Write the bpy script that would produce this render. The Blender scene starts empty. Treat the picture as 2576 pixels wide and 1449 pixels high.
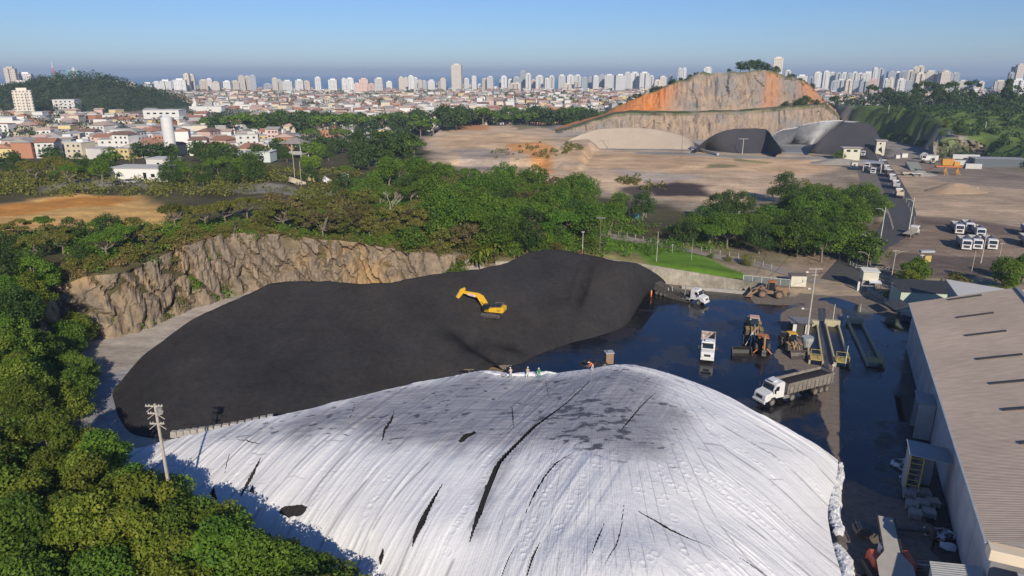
import bpy, math, random
import numpy as np
from mathutils import Vector, Matrix
R=math.radians
SC=bpy.context.scene; COL=SC.collection
rng=np.random.default_rng(11); random.seed(11)
# ---------------- camera, world, sun, exposure ----------------
PITCH=R(17.44); CAMH=50.0
cam=bpy.data.cameras.new('camera'); cam.lens=24; cam.sensor_width=36; cam.clip_end=90000; cam.clip_start=.5
camo=bpy.data.objects.new('camera',cam); COL.objects.link(camo)
camo.location=(0,0,CAMH); camo.rotation_euler=(R(90)-PITCH,0,0); SC.camera=camo
SUN_EL=27.0; SUN_AZ=-14.0      # azimuth in which shadows fall, measured from the view direction
sdir=Vector((-math.sin(R(SUN_AZ))*math.cos(R(SUN_EL)),-math.cos(R(SUN_AZ))*math.cos(R(SUN_EL)),math.sin(R(SUN_EL))))
sun=bpy.data.lights.new('sun','SUN'); sun.energy=5.0; sun.angle=R(.5); sun.color=(1,.885,.72)
suno=bpy.data.objects.new('sun',sun); COL.objects.link(suno); suno.rotation_euler=sdir.to_track_quat('Z','Y').to_euler()
W=bpy.data.worlds.new('World'); SC.world=W; W.use_nodes=True
nt=W.node_tree; nt.nodes.clear()
sky=nt.nodes.new('ShaderNodeTexSky'); sky.sky_type='NISHITA'; sky.sun_disc=False
sky.sun_elevation=R(SUN_EL); sky.sun_rotation=math.atan2(sdir.x,sdir.y); sky.altitude=0; sky.air_density=1.0; sky.dust_density=.1; sky.ozone_density=6.0
bg=nt.nodes.new('ShaderNodeBackground'); bg.inputs[1].default_value=.086
wo=nt.nodes.new('ShaderNodeOutputWorld'); tint=nt.nodes.new('ShaderNodeMix'); tint.data_type='RGBA'; tint.blend_type='MULTIPLY'; tint.inputs[0].default_value=1; tint.inputs[7].default_value=(.84,.95,1.20,1); nt.links.new(sky.outputs[0],tint.inputs[6]); nt.links.new(tint.outputs[2],bg.inputs[0]); nt.links.new(bg.outputs[0],wo.inputs[0])
SC.view_settings.view_transform='Standard'; SC.view_settings.look='None'; SC.view_settings.exposure=0; SC.view_settings.gamma=1
SC.cycles.max_bounces=6; SC.cycles.diffuse_bounces=2; SC.cycles.glossy_bounces=3; SC.cycles.transmission_bounces=2; SC.cycles.transparent_max_bounces=8; SC.cycles.volume_bounces=0
SC.cycles.use_adaptive_sampling=True
# ---------------- projection helpers: a picture coordinate (of a 2576 px wide view) to the place it stands ----------------
sp_,cp_=math.sin(PITCH),math.cos(PITCH)
def ray(u,v):
    x=(u-1288)/1717; y=(v-724.5)/1717
    return x, cp_-y*sp_, -(sp_+y*cp_)
def G(u,v,z=0.0):
    a,b,c=ray(u,v); t=(z-CAMH)/c
    return Vector((a*t,b*t,z))
def proj(p):
    x,y,z=p[0],p[1],p[2]-CAMH
    d=y*cp_-z*sp_; up=y*sp_+z*cp_
    return 1288+1717*x/d, 724.5-1717*up/d
# ---------------- noise ----------------
_tab=np.random.default_rng(5).random((256,256))
def vnoise(x,y):
    xi=np.floor(x).astype(int); yi=np.floor(y).astype(int); fx=x-xi; fy=y-yi
    fx=fx*fx*(3-2*fx); fy=fy*fy*(3-2*fy)
    a=_tab[xi&255,yi&255]; b=_tab[(xi+1)&255,yi&255]; c=_tab[xi&255,(yi+1)&255]; d=_tab[(xi+1)&255,(yi+1)&255]
    return (a*(1-fx)+b*fx)*(1-fy)+(c*(1-fx)+d*fx)*fy-.5
def fbm(x,y,o=4):
    x=np.asarray(x,float); y=np.asarray(y,float)
    s=0;a=1.;f=1.
    for i in range(o): s=s+a*vnoise(x*f+17.3*i,y*f+5.1*i); a*=.5; f*=2.03
    return s
def sst(a,b,x):
    t=np.clip((x-a)/(b-a),0,1); return t*t*(3-2*t)
def sdf(poly,X,Y):
    """signed distance to a polygon, positive inside"""
    X=np.asarray(X,float); Y=np.asarray(Y,float); d=np.full(X.shape,1e18); ins=np.zeros(X.shape,bool); n=len(poly)
    for i in range(n):
        x0,y0=poly[i][0],poly[i][1]; x1,y1=poly[(i+1)%n][0],poly[(i+1)%n][1]
        ex,ey=x1-x0,y1-y0; wx,wy=X-x0,Y-y0
        t=np.clip((wx*ex+wy*ey)/(ex*ex+ey*ey+1e-9),0,1)
        d=np.minimum(d,(wx-ex*t)**2+(wy-ey*t)**2)
        c=((y0<=Y)&(y1>Y))|((y1<=Y)&(y0>Y))
        with np.errstate(divide='ignore',invalid='ignore'):
            xc=x0+(Y-y0)/(y1-y0 if abs(y1-y0)>1e-9 else 1e-9)*ex
        ins^=c&(X<xc)
    d=np.sqrt(d); return np.where(ins,d,-d)
# ---------------- materials ----------------
MATS={}
def newmat(name):
    m=bpy.data.materials.new(name); m.use_nodes=True; t=m.node_tree
    b=t.nodes['Principled BSDF']; return m,t,b
def mat(name,c,rough=.7,metal=0,c2=None,scale=3,bump=0,bscale=None,spec=.5,stretch=(1,1,1),rand=0,emit=0,alpha=None,contrast=1.,coords='Object'):
    if name in MATS: return MATS[name]
    m,t,b=newmat(name); N=t.nodes; L=t.links
    b.inputs['Roughness'].default_value=rough; b.inputs['Metallic'].default_value=metal; b.inputs['Specular IOR Level'].default_value=spec
    b.inputs['Base Color'].default_value=(*c,1)
    tc=N.new('ShaderNodeTexCoord'); mp=N.new('ShaderNodeMapping'); mp.inputs['Scale'].default_value=stretch; L.new(tc.outputs[coords],mp.inputs[0])
    out=None
    if c2 is not None:
        n=N.new('ShaderNodeTexNoise'); n.inputs['Scale'].default_value=scale; n.inputs['Detail'].default_value=6; n.inputs['Roughness'].default_value=.65; L.new(mp.outputs[0],n.inputs[0])
        rr=N.new('ShaderNodeMapRange'); rr.inputs[1].default_value=.5-.22/contrast; rr.inputs[2].default_value=.5+.22/contrast; L.new(n.outputs[0],rr.inputs[0])
        mx=N.new('ShaderNodeMix'); mx.data_type='RGBA'; mx.inputs[6].default_value=(*c,1); mx.inputs[7].default_value=(*c2,1); L.new(rr.outputs[0],mx.inputs[0]); out=mx.outputs[2]
    if rand:
        oi=N.new('ShaderNodeObjectInfo'); hs=N.new('ShaderNodeHueSaturation'); r1=N.new('ShaderNodeMapRange'); r1.inputs[3].default_value=1-rand; r1.inputs[4].default_value=1+rand
        L.new(oi.outputs['Random'],r1.inputs[0]); L.new(r1.outputs[0],hs.inputs['Value'])
        if out is not None: L.new(out,hs.inputs['Color'])
        else: hs.inputs['Color'].default_value=(*c,1)
        out=hs.outputs[0]
    if out is not None: L.new(out,b.inputs['Base Color'])
    if bump:
        n2=N.new('ShaderNodeTexNoise'); n2.inputs['Scale'].default_value=bscale or scale*3; n2.inputs['Detail'].default_value=8; L.new(mp.outputs[0],n2.inputs[0])
        bp=N.new('ShaderNodeBump'); bp.inputs['Strength'].default_value=1; bp.inputs['Distance'].default_value=bump; L.new(n2.outputs[0],bp.inputs['Height']); L.new(bp.outputs[0],b.inputs['Normal'])
    MATS[name]=m; return m
# ---------------- mesh building ----------------
def link_obj(name,me,parent=None):
    o=bpy.data.objects.new(name,me); COL.objects.link(o)
    if parent is not None: o.parent=parent
    return o
def mesh_np(name,V,F,mats,parent=None,smooth=True,attrs=None,mi=None):
    """V (n,3) array, F (m,4) or (m,3) int array"""
    me=bpy.data.meshes.new(name); V=np.asarray(V,np.float32); F=np.asarray(F,np.int32); k=F.shape[1]
    me.vertices.add(len(V)); me.vertices.foreach_set('co',V.ravel())
    me.loops.add(F.size); me.loops.foreach_set('vertex_index',F.ravel())
    me.polygons.add(len(F)); me.polygons.foreach_set('loop_start',np.arange(0,F.size,k,dtype=np.int32))
    if mi is not None: me.polygons.foreach_set('material_index',np.asarray(mi,np.int32))
    me.update(calc_edges=True)
    me.polygons.foreach_set('use_smooth',np.full(len(F),smooth))
    for n,a in (attrs or {}).items():
        a=np.asarray(a,np.float32)
        if a.ndim==1: at=me.attributes.new(n,'FLOAT','POINT'); at.data.foreach_set('value',a)
        else:
            at=me.attributes.new(n,'FLOAT_COLOR','POINT'); c=np.ones((len(a),4),np.float32); c[:,:3]=a; at.data.foreach_set('color',c.ravel())
    for m in (mats if isinstance(mats,(list,tuple)) else [mats]): me.materials.append(m)
    me.validate(); return link_obj(name,me,parent)
def grid_faces(nr,nc):
    i=np.arange(nr-1)[:,None]*nc+np.arange(nc-1)[None,:]; i=i.ravel()
    return np.stack([i,i+1,i+nc+1,i+nc],1)
class MB:
    def __init__(s): s.v=[]; s.f=[]; s.m=[]; s.mats=[]; s.cur=0; s.M=Matrix.Identity(4)
    def use(s,m):
        if m not in s.mats: s.mats.append(m)
        s.cur=s.mats.index(m); return s
    def add(s,vs,fs):
        o=len(s.v); s.v+= [tuple(s.M@Vector(v)) for v in vs]; s.f+=[tuple(i+o for i in f) for f in fs]; s.m+=[s.cur]*len(fs); return s
    def box(s,c,d,rz=0,ry=0,rx=0,taper=1.0,bev=0):
        hx,hy,hz=d[0]/2,d[1]/2,d[2]/2; rot=Matrix.Rotation(rz,3,'Z')@Matrix.Rotation(ry,3,'Y')@Matrix.Rotation(rx,3,'X'); c=Vector(c)
        if bev:
            b=min(bev,hx*.49,hy*.49,hz*.49); vs=[];
            for z,k in ((-hz,1),(-hz+b,0),(hz-b,0),(hz,1)):
                tp=taper if z>0 else 1
                i=b if k else 0
                for x,y in ((-hx+b,-hy+i),(hx-b,-hy+i),(hx-i,-hy+b),(hx-i,hy-b),(hx-b,hy-i),(-hx+b,hy-i),(-hx+i,hy-b),(-hx+i,-hy+b)): vs.append(c+rot@Vector((x*tp,y*tp,z)))
            fs=[tuple(range(7,-1,-1)),tuple(range(24,32))]
            for r_ in range(3):
                for j in range(8): fs.append((r_*8+j,r_*8+(j+1)%8,r_*8+8+(j+1)%8,r_*8+8+j))
            return s.add(vs,fs)
        vs=[c+rot@Vector((x*(taper if z>0 else 1),y*(taper if z>0 else 1),z)) for z in(-hz,hz) for x,y in((-hx,-hy),(hx,-hy),(hx,hy),(-hx,hy))]
        return s.add(vs,[(3,2,1,0),(4,5,6,7),(0,1,5,4),(1,2,6,5),(2,3,7,6),(3,0,4,7)])
    def cyl(s,p0,p1,r0,r1=None,n=10,cap=True):
        r1=r0 if r1 is None else r1; p0=Vector(p0); p1=Vector(p1); d=(p1-p0).normalized(); q=d.to_track_quat('Z','Y').to_matrix(); vs=[]
        for p,r in((p0,r0),(p1,r1)):
            for i in range(n): a=2*math.pi*i/n; vs.append(p+q@Vector((math.cos(a)*r,math.sin(a)*r,0)))
        fs=[(i,(i+1)%n,n+(i+1)%n,n+i) for i in range(n)]
        if cap: fs+=[tuple(range(n-1,-1,-1)),tuple(range(n,2*n))]
        return s.add(vs,fs)
    def path(s,pts,r,n=6):
        for a,b in zip(pts[:-1],pts[1:]): s.cyl(a,b,r,n=n)
        return s
    def prism(s,prof,y0,y1,ax='y',inset=0):
        """side profile in (x,z), extruded from y0 to y1; optional inset bevel on both ends"""
        n=len(prof); cx=sum(p[0] for p in prof)/n; cz=sum(p[1] for p in prof)/n
        def P(x,z,y): return (x,y,z)
        def ins(x,z,k): d=math.hypot(x-cx,z-cz) or 1; f=max(0,(d-k)/d); return cx+(x-cx)*f,cz+(z-cz)*f
        rings=[]
        if inset: rings=[(y0,inset),(y0+inset*.9,0),(y1-inset*.9,0),(y1,inset)]
        else: rings=[(y0,0),(y1,0)]
        vs=[]
        for y,k in rings:
            for x,z in prof: xx,zz=ins(x,z,k); vs.append(P(xx,zz,y))
        fs=[tuple(range(n))]; m=len(rings)
        for r_ in range(m-1):
            for i in range(n): fs.append((r_*n+(i+1)%n,r_*n+i,r_*n+n+i,r_*n+n+(i+1)%n))
        fs.append(tuple(range(m*n-1,(m-1)*n-1,-1)))
        return s.add(vs,fs)
    def quad(s,a,b,c,d): return s.add([a,b,c,d],[(0,1,2,3)])
    def build(s,name,m=None,parent=None,smooth=False):
        me=bpy.data.meshes.new(name); me.from_pydata(s.v,[],s.f)
        if m is not None and not s.mats: me.materials.append(m)
        else:
            for k in s.mats: me.materials.append(k)
            me.polygons.foreach_set('material_index',s.m)
        if smooth: me.polygons.foreach_set('use_smooth',[True]*len(s.f))
        me.update(); return link_obj(name,me,parent)
def thing(name,label,cat,loc=(0,0,0),rz=0,group=None):
    o=bpy.data.objects.new(name,None); COL.objects.link(o); o.empty_display_size=.1
    o.location=loc; o.rotation_euler=(0,0,rz); return tag(o,label,cat,group)
def tag(o,label,cat,group=None,kind=None):
    if label: o['label']=label
    if cat: o['category']=cat
    if group: o['group']=group
    if kind: o['kind']=kind
    return o
def struct(o): o['kind']='structure'; return o
KIDS={}
def copy_tree(o,parent=None):
    c=o.copy(); COL.objects.link(c)
    if parent is not None: c.parent=parent; c.matrix_parent_inverse=o.matrix_parent_inverse.copy()
    for ch in o.children: copy_tree(ch,c)
    return c
def place(o,loc,rz=0,label=None,sc=None,group=None):
    o.location=loc; o.rotation_euler=(0,0,rz)
    if label: o['label']=label
    if group: o['group']=group
    if sc: o.scale=(sc,)*3 if not isinstance(sc,tuple) else sc
    return o
ORD='first second third fourth fifth sixth seventh eighth ninth tenth eleventh twelfth thirteenth fourteenth fifteenth sixteenth seventeenth eighteenth nineteenth'.split()
TENS={2:('twenty','twentieth'),3:('thirty','thirtieth'),4:('forty','fortieth'),5:('fifty','fiftieth'),6:('sixty','sixtieth'),7:('seventy','seventieth'),8:('eighty','eightieth'),9:('ninety','ninetieth')}
def ordw(n):
    if n<20: return ORD[n-1]
    if n>=100: return 'hundred and '+ordw(n-100) if n>100 else 'hundredth'
    return TENS[n//10][1] if n%10==0 else TENS[n//10][0]+'-'+ORD[n%10-1]
# ================= TERRAIN =================
PIT=[(-60,84),(-70,98),(-77,110),(-84,122),(-76,128),(-70,143),(-64,155),(-52,159),(-40,160),(-10,159),(10,161),(24,168),(45,161.5),(65,156),(75,152),(300,150),(300,-60),(-6,-60),(-6,45),(-14,53),(-28,62),(-40,70),(-50,77)]
UC=np.array([(-90,60,5),(-70,80,4.5),(-72,98,5),(-100,100,9),(-88,122,11),(-100,140,13.5),(-80,140,13),(-130,190,14),(-160,230,14),(-74,152,13.6),(-62,164,12),(-40,166,9.5),(-20,166,8.2),(0,165,6.6),(15,168,5.6),(40,167,3.6),(44,177,4.3),(60,168,2.2),(66,160,1.4),(80,160,.4),(100,160,.2),(60,190,2.5),(90,190,.8),(-60,60,2.5),(-30,45,2),(-10,30,1.5),(-90,200,13.5),(-90,260,12),(-40,200,11),(-30,250,9),(-150,330,8),(-90,330,7),(0,200,7.5),(0,240,7),(30,210,5),(60,230,2),(0,300,4),(50,280,1),(-100,420,3),(-200,420,3),(0,400,2),(100,260,.3),(130,200,.1),(150,150,0),(-260,300,9),(-300,200,13),(-350,450,2)],float)
def Ufield(X,Y):
    num=np.zeros(X.shape); den=np.full(X.shape,1e-12)
    for x,y,z in UC:
        d2=(X-x)**2+(Y-y)**2; w=1/(d2+60)**2
        num+=w*z; den+=w
    u=num/den
    far=sst(520,330,Y); u=u*far
    return u*sst(150,100,X)
PLAT=[(263,434),(290,436),(281,390),(274,350),(330,290),(800,290),(800,800),(322,760),(306,650),(314,593),(292,500)]
def H(X,Y,rough=True):
    X=np.asarray(X,float); Y=np.asarray(Y,float); shp=X.shape; X=np.atleast_1d(X); Y=np.atleast_1d(Y)
    z=np.zeros(X.shape)
    near=(Y<560)&(X<170)&(X>-1200)
    if near.any():
        x,y=X[near],Y[near]; d=-sdf(PIT,x,y)
        z[near]=Ufield(x,y)*sst(3.0,1,0)*0+Ufield(x,y)*sst(0,1,(d-3.0+2.6*sst(-17,-9,x))/(1.6+3.0*sst(-17,-9,x)))*(1+.10*fbm(x*.07,y*.07,3))
    # bench and cut bank in the sand quarry
    qb=[G(1085,345),G(1290,372),G(1392,392),G(1392,440),G(1290,415),G(1130,400)]
    m=(Y>300)&(Y<640)&(X>-60)&(X<120)
    if m.any():
        x,y=X[m],Y[m]; n=fbm(x*.05,y*.05,3)*6
        edge=sdf([(-70,352),(-20,372),(14,372),(22,350),(30,338),(37,338),(42,352),(44,390),(60,470),(70,640),(-70,640)],x,y)+n*.6
        z[m]=np.maximum(z[m],(5.5+.6*fbm(x*.1,y*.1,3))*sst(0,7,edge))
    m=(X>220)&(Y>250)&(X<1100)
    if m.any():
        x,y=X[m],Y[m]; d=sdf(PLAT,x,y)+fbm(x*.04,y*.04,3)*7
        z[m]+=(np.clip(10+(y-434)*.12,8.5,22)*sst(3.5,8,d))*(1+.08*fbm(x*.05,y*.05,3))*sst(900,640,y)
    # forested hill on the left
    z+=38*np.exp(-(((X+565)/118)**2+((Y-930)/95)**2)*1.0)*(1+.25*fbm(X*.012,Y*.012,3))
    z+=25*np.exp(-(((X+720)/130)**2+((Y-1050)/110)**2))
    # outside pit tiny roughness
    if rough:
        z+=np.where((Y>172)|(X<-90),.18*fbm(X*.2,Y*.2,3),0)*sst(1500,400,Y)
    return z.reshape(shp) if shp else float(z[0])
def GT(u,v):
    """point of the terrain seen at (u,v)"""
    a,b,c=ray(u,v); t=np.arange(45,1500,.8); h=H(a*t,b*t,False); z=CAMH+c*t; k=np.nonzero(z<=h)[0]
    if len(k)==0: return G(u,v)
    t0=t[k[0]]; return Vector((a*t0,b*t0,float(h[k[0]])))
def graded(lo,a,b,hi,step,g):
    c=list(np.arange(a,b+1e-6,step)); s=step; x=c[-1]
    while x<hi: s=s*g; x+=s; c.append(x)
    s=step; x=c[0]; pre=[]
    while x>lo: s=s*g*1.03; x-=s; pre.append(x)
    return np.array(pre[::-1]+c)
gx=graded(-30000,-110,110,30000,.9,1.022); gy=graded(-200,40,185,30000,.9,1.0115)
XX,YY=np.meshgrid(gx,gy); X1,Y1=XX.ravel(),YY.ravel(); Z1=H(X1,Y1)
col=np.tile(np.array([.34,.27,.19]),(len(X1),1))
city=(Y1>430); col[city]=(.30,.27,.24)
def paint(poly,c,w=2.,amp=3.,fr=.08,k=1.,world=False,zz=0.):
    global col
    P=[(p[0],p[1]) for p in poly] if world else [tuple(G(u,v,zz))[:2] for u,v in poly]
    xs=[p[0] for p in P]; ys=[p[1] for p in P]; m=(X1>min(xs)-25)&(X1<max(xs)+25)&(Y1>min(ys)-25)&(Y1<max(ys)+25)
    if not m.any(): return
    x,y=X1[m],Y1[m]; a=sst(-w,w,sdf(P,x,y)+amp*fbm(x*fr,y*fr,4))*k
    col[m]=col[m]*(1-a)[:,None]+np.array(c)[None]*a[:,None]
FOREST=(.085,.075,.035)
paint([(-400,20),(-5,20),(-5,50),(-40,72),(-62,84),(-84,120),(-75,130),(-66,160),(-40,163),(10,164),(30,176),(44,190),(70,205),(60,260),(20,300),(-45,350),(-62,560),(-160,560),(-420,420)],FOREST,4,5,world=True)
paint([(60,186),(104,182),(120,205),(135,250),(120,262),(80,250),(62,225)],FOREST,3,4,world=True)
paint([(40,175),(66,170),(100,182),(60,190)],(.20,.17,.10),2,2,world=True)
# orange clearing on the plateau
OF=[(-30,520),(90,498),(200,488),(300,492),(350,492),(400,510),(430,545),(420,570),(330,590),(250,575),(200,560),(100,570),(-60,590)]
paint(OF,(.60,.37,.13),3,3,zz=14)
paint([(-30,545),(-30,518),(120,500),(260,492),(350,500),(280,520),(150,525),(60,545)],(.60,.26,.05),2,3,zz=14,k=.9)
paint([(-30,560),(300,552),(300,560),(-30,572)],(.60,.32,.14),2,3,zz=14,k=.6)
paint([(120,470),(300,455),(430,455),(640,462),(760,470),(870,470),(870,490),(600,492),(430,480),(300,478),(120,500)],(.26,.24,.20),2,3,zz=12)
# quarry floor
QF=[(1075,345),(1180,335),(1300,322),(1420,350),(1500,378),(2110,392),(2120,420),(1960,470),(1850,520),(1600,505),(1500,480),(1390,480),(1270,470),(1150,430),(1060,390)]
paint(QF,(.60,.44,.29),4,6,.05)
paint([(1080,345),(1300,335),(1400,360),(1380,385),(1100,370)],(.68,.47,.27),4,6,.05,zz=5)
paint([(1140,335),(1200,318),(1235,330),(1230,345),(1150,345)],(.60,.30,.13),4,4,.06,k=.9)
paint([(1240,322),(1310,303),(1480,296),(1530,310),(1400,325)],(.66,.33,.14),4,5,.06,k=.9)
paint([(1120,400),(1270,395),(1300,450),(1200,450)],(.34,.29,.25),4,6,.06,k=.8)
paint([(1270,372),(1350,366),(1392,380),(1395,440),(1360,446),(1330,400),(1285,390)],(.70,.34,.12),3,3,.08,zz=3)
paint([(1395,400),(1450,385),(2090,405),(2080,440),(1700,445),(1400,430)],(.66,.44,.25),4,8,.05,k=.8)
paint([(1600,385),(1900,392),(2110,395),(2110,402),(1800,398),(1600,392)],(.33,.31,.27),3,5,.05)
paint([(1625,475),(1700,468),(1790,475),(1780,500),(1640,500)],(.07,.05,.045),3,5,.06)
paint([(1560,480),(1620,476),(1640,505),(1570,505)],(.10,.075,.06),3,5,.06)
paint([(1550,440),(1800,455),(1650,470),(1560,462)],(.46,.41,.36),3,6,.06,k=.7)
paint([(1770,425),(1850,420),(1840,432),(1780,435)],(.12,.14,.05),2,5,.08,k=.8)
paint([(1850,400),(1945,408),(1940,414),(1850,408)],(.22,.22,.07),2,4,.06,k=.8)
paint([(1280,325),(1370,312),(1400,335),(1300,345)],(.14,.15,.06),2,5,.08,k=.7)
# right hand dirt yards
paint([(2170,415),(2260,415),(2600,470),(2600,560),(2290,545),(2240,480)],(.46,.345,.235),3,4,.05)
paint([(2230,395),(2470,395),(2560,420),(2600,430),(2600,480),(2400,462),(2270,430)],(.28,.23,.18),3,5,.05)
paint([(2290,540),(2380,548),(2600,575),(2600,600),(2440,600),(2300,572)],(.17,.125,.10),1.5,3,.08,k=.9)
paint([(2110,600),(2300,560),(2600,600),(2600,690),(2300,650),(2100,700),(1990,720),(1960,690),(2010,650)],(.29,.215,.16),2,3,.07,k=.8)
paint([(2250,640),(2600,650),(2600,700),(2300,700),(2210,690)],(.13,.10,.085),1.5,3,.08,k=.8)
paint([(2180,565),(2300,560),(2280,620),(2150,650),(2090,640)],(.20,.15,.12),1.5,3,.08,k=.7)
paint([(1950,600),(2100,560),(2130,590),(2010,640)],(.38,.29,.20),1.5,2,.07)
paint([(2080,585),(2160,560),(2170,540),(2130,540),(2070,560)],(.16,.14,.12),1.5,2,.07,k=.8)
paint([(2100,548),(2140,545),(2170,530),(2160,500),(2120,510)],(.12,.17,.04),1.5,2,.1)
# coal dusted floor of the far stockyard, wet
paint([(1960,345),(2060,350),(2230,375),(2240,400),(2190,402),(1990,388),(1900,384)],(.030,.031,.036),3,4,.05)
paint([(1960,362),(2040,365),(2050,384),(1970,384)],(.30,.31,.34),2,4,.05,k=.8)
paint([(1390,362),(1700,372),(1770,378),(1900,388),(2100,392),(2100,386),(1900,380),(1780,345),(1420,340)],(.46,.40,.33),2,3,.05,k=.85)
# plateau grass
paint([(262,440),(290,440),(300,600),(330,700),(520,760),(700,700),(700,300),(330,292),(276,352),(284,400),(292,436)],(.13,.19,.045),6,8,world=True)
paint([(2100,283),(2310,290),(2300,272),(2100,268)],(.20,.22,.06),5,8,.04)
# slopes of the forested hill
hm=sst(3,9,Z1)*(Y1>600)*(X1<-200); col=col*(1-hm[:,None])+np.array([.05,.07,.03])*hm[:,None]
# lawn
LAWN=[(1530,608),(1600,612),(1700,632),(1800,652),(1900,682),(1962,706),(1880,690),(1780,684),(1660,668),(1540,652),(1515,640)]
paint(LAWN,(.105,.21,.02),.4,.4,.3,zz=3.6)
paint([(20,166),(34,166),(34,178),(16,176)],(.22,.20,.08),1,1.5,.2,world=True)
# light pit floor along the cliff
PF=[(-62,84),(-72,98),(-78,110),(-86,122),(-78,128),(-72,143),(-64,157),(-40,162),(0,163),(24,168),(20,150),(-60,120),(-50,84)]
paint(PF,(.44,.39,.33),1,1.2,.2,world=True)
paint([(-60,86),(-72,100),(-76,110),(-64,112),(-60,100),(-52,90)],(.30,.31,.33),2,3,.2,world=True)
m,t,b=newmat('earth'); N=t.nodes; L=t.links
at=N.new('ShaderNodeAttribute'); at.attribute_name='col'
tc=N.new('ShaderNodeNewGeometry')
def noi(scale,det=6,ro=.6,src=None):
    n=N.new('ShaderNodeTexNoise'); n.inputs['Scale'].default_value=scale; n.inputs['Detail'].default_value=det; n.inputs['Roughness'].default_value=ro; L.new(src or tc.outputs['Position'],n.inputs[0]); return n
def rng_(n,a,bb,c,d):
    r=N.new('ShaderNodeMapRange'); r.inputs[1].default_value=a; r.inputs[2].default_value=bb; r.inputs[3].default_value=c; r.inputs[4].default_value=d; L.new(n,r.inputs[0]); return r.outputs[0]
def mul(a,c):
    k=N.new('ShaderNodeVectorMath'); k.operation='SCALE'; L.new(a,k.inputs[0]); L.new(c,k.inputs['Scale']); return k.outputs[0]
mpx=N.new('ShaderNodeMapping'); mpx.inputs['Scale'].default_value=(.3,1.6,1); mpx.inputs['Rotation'].default_value=(0,0,.12); L.new(tc.outputs['Position'],mpx.inputs[0])
c1=mul(at.outputs['Color'],rng_(noi(.05).outputs[0],.3,.7,.72,1.25)); c1=mul(c1,rng_(noi(.5,8,.7).outputs[0],.3,.7,.82,1.18)); c1=mul(c1,rng_(noi(.22,6,.6,mpx.outputs[0]).outputs[0],.35,.65,.80,1.14))
c1=mul(c1,rng_(noi(.018,8,.7).outputs[0],.4,.6,.86,1.10)); L.new(c1,b.inputs['Base Color']); b.inputs['Roughness'].default_value=.95; b.inputs['Specular IOR Level'].default_value=.2
bp=N.new('ShaderNodeBump'); bp.inputs['Distance'].default_value=.25; L.new(noi(.8,9,.65).outputs[0],bp.inputs['Height']); L.new(bp.outputs[0],b.inputs['Normal'])
EARTH=m
ground=struct(mesh_np('ground',np.stack([X1,Y1,Z1],1),grid_faces(len(gy),len(gx)),EARTH,attrs={'col':col}))
# sea
m,t,b=newmat('sea_water'); b.inputs['Base Color'].default_value=(.06,.17,.30,1); b.inputs['Roughness'].default_value=.35; b.inputs['IOR'].default_value=1.33
sx=np.array([-30000,-8000,-3000,3000,8000,30000.]); sy=np.array([2150,4000,9000,30000.]); a,bb=np.meshgrid(sx,sy)
bb[0]=[2600,2400,2250,2250,2500,2700]
struct(mesh_np('sea',np.stack([a.ravel(),bb.ravel(),np.full(a.size,1.0)],1),grid_faces(4,6),m))

# ================= WET YARD =================
YP=[(-14,98),(-10,92),G(1290,925),G(1360,880),G(1500,830),G(1590,790),G(1590,735),G(1620,700),G(1700,716),G(1780,722),G(1900,742),G(2010,752),G(2030,728),G(2110,724),G(2150,726),G(2200,760),G(2290,800),(78,121),(62,90),(50,62),(42,44),(20,44),(20,80)]
x0,x1,y0,y1=-16,95,42,170
ax=np.arange(x0,x1,.5); ay=np.arange(y0,y1,.5); AX,AY=np.meshgrid(ax,ay); fx,fy=AX.ravel(),AY.ravel()
sd=sdf([(p[0],p[1]) for p in YP],fx,fy)
ins=sd>-1.2
F=grid_faces(len(ay),len(ax)); F=F[ins[F].all(1)]
idx=-np.ones(len(fx),int); use=np.unique(F); idx[use]=np.arange(len(use)); F=idx[F]
def dry(poly,w=.6,amp=1.0,fr=.35): return sst(-w,w,sdf([tuple(G(u,v))[:2] for u,v in poly],fx,fy)+amp*fbm(fx*fr,fy*fr,4))
wet=np.ones(len(fx))
for pl,k in [([(1958,800),(1985,775),(2030,762),(2075,758),(2118,780),(2120,905),(2121,990),(2050,990),(2020,950),(1970,935),(1950,900),(1975,850)],1.),
             ([(2040,940),(2120,930),(2120,1160),(2110,1280),(2095,1160),(2060,1040)],.75),
             ([(2070,724),(2150,728),(2270,780),(2230,800),(2150,765),(2090,745)],.9),
             ([(1880,742),(2010,742),(2030,728),(2140,728),(2110,742),(1990,770),(1900,765)],.8),
             ([(1590,712),(1700,714),(1890,732),(1890,742),(1700,730),(1600,735)],.8),
             ([(2100,1180),(2200,1240),(2330,1300),(2380,1449),(2100,1449)],.8),
             ([(2200,1060),(2330,1060),(2400,1300),(2200,1260)],.45)]:
    wet=wet*(1-k*dry(pl))
ye=np.maximum(sst(-1.2,.8,sd+.5*fbm(fx*.4,fy*.4,3)),sst(20,8,fx))

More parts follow.
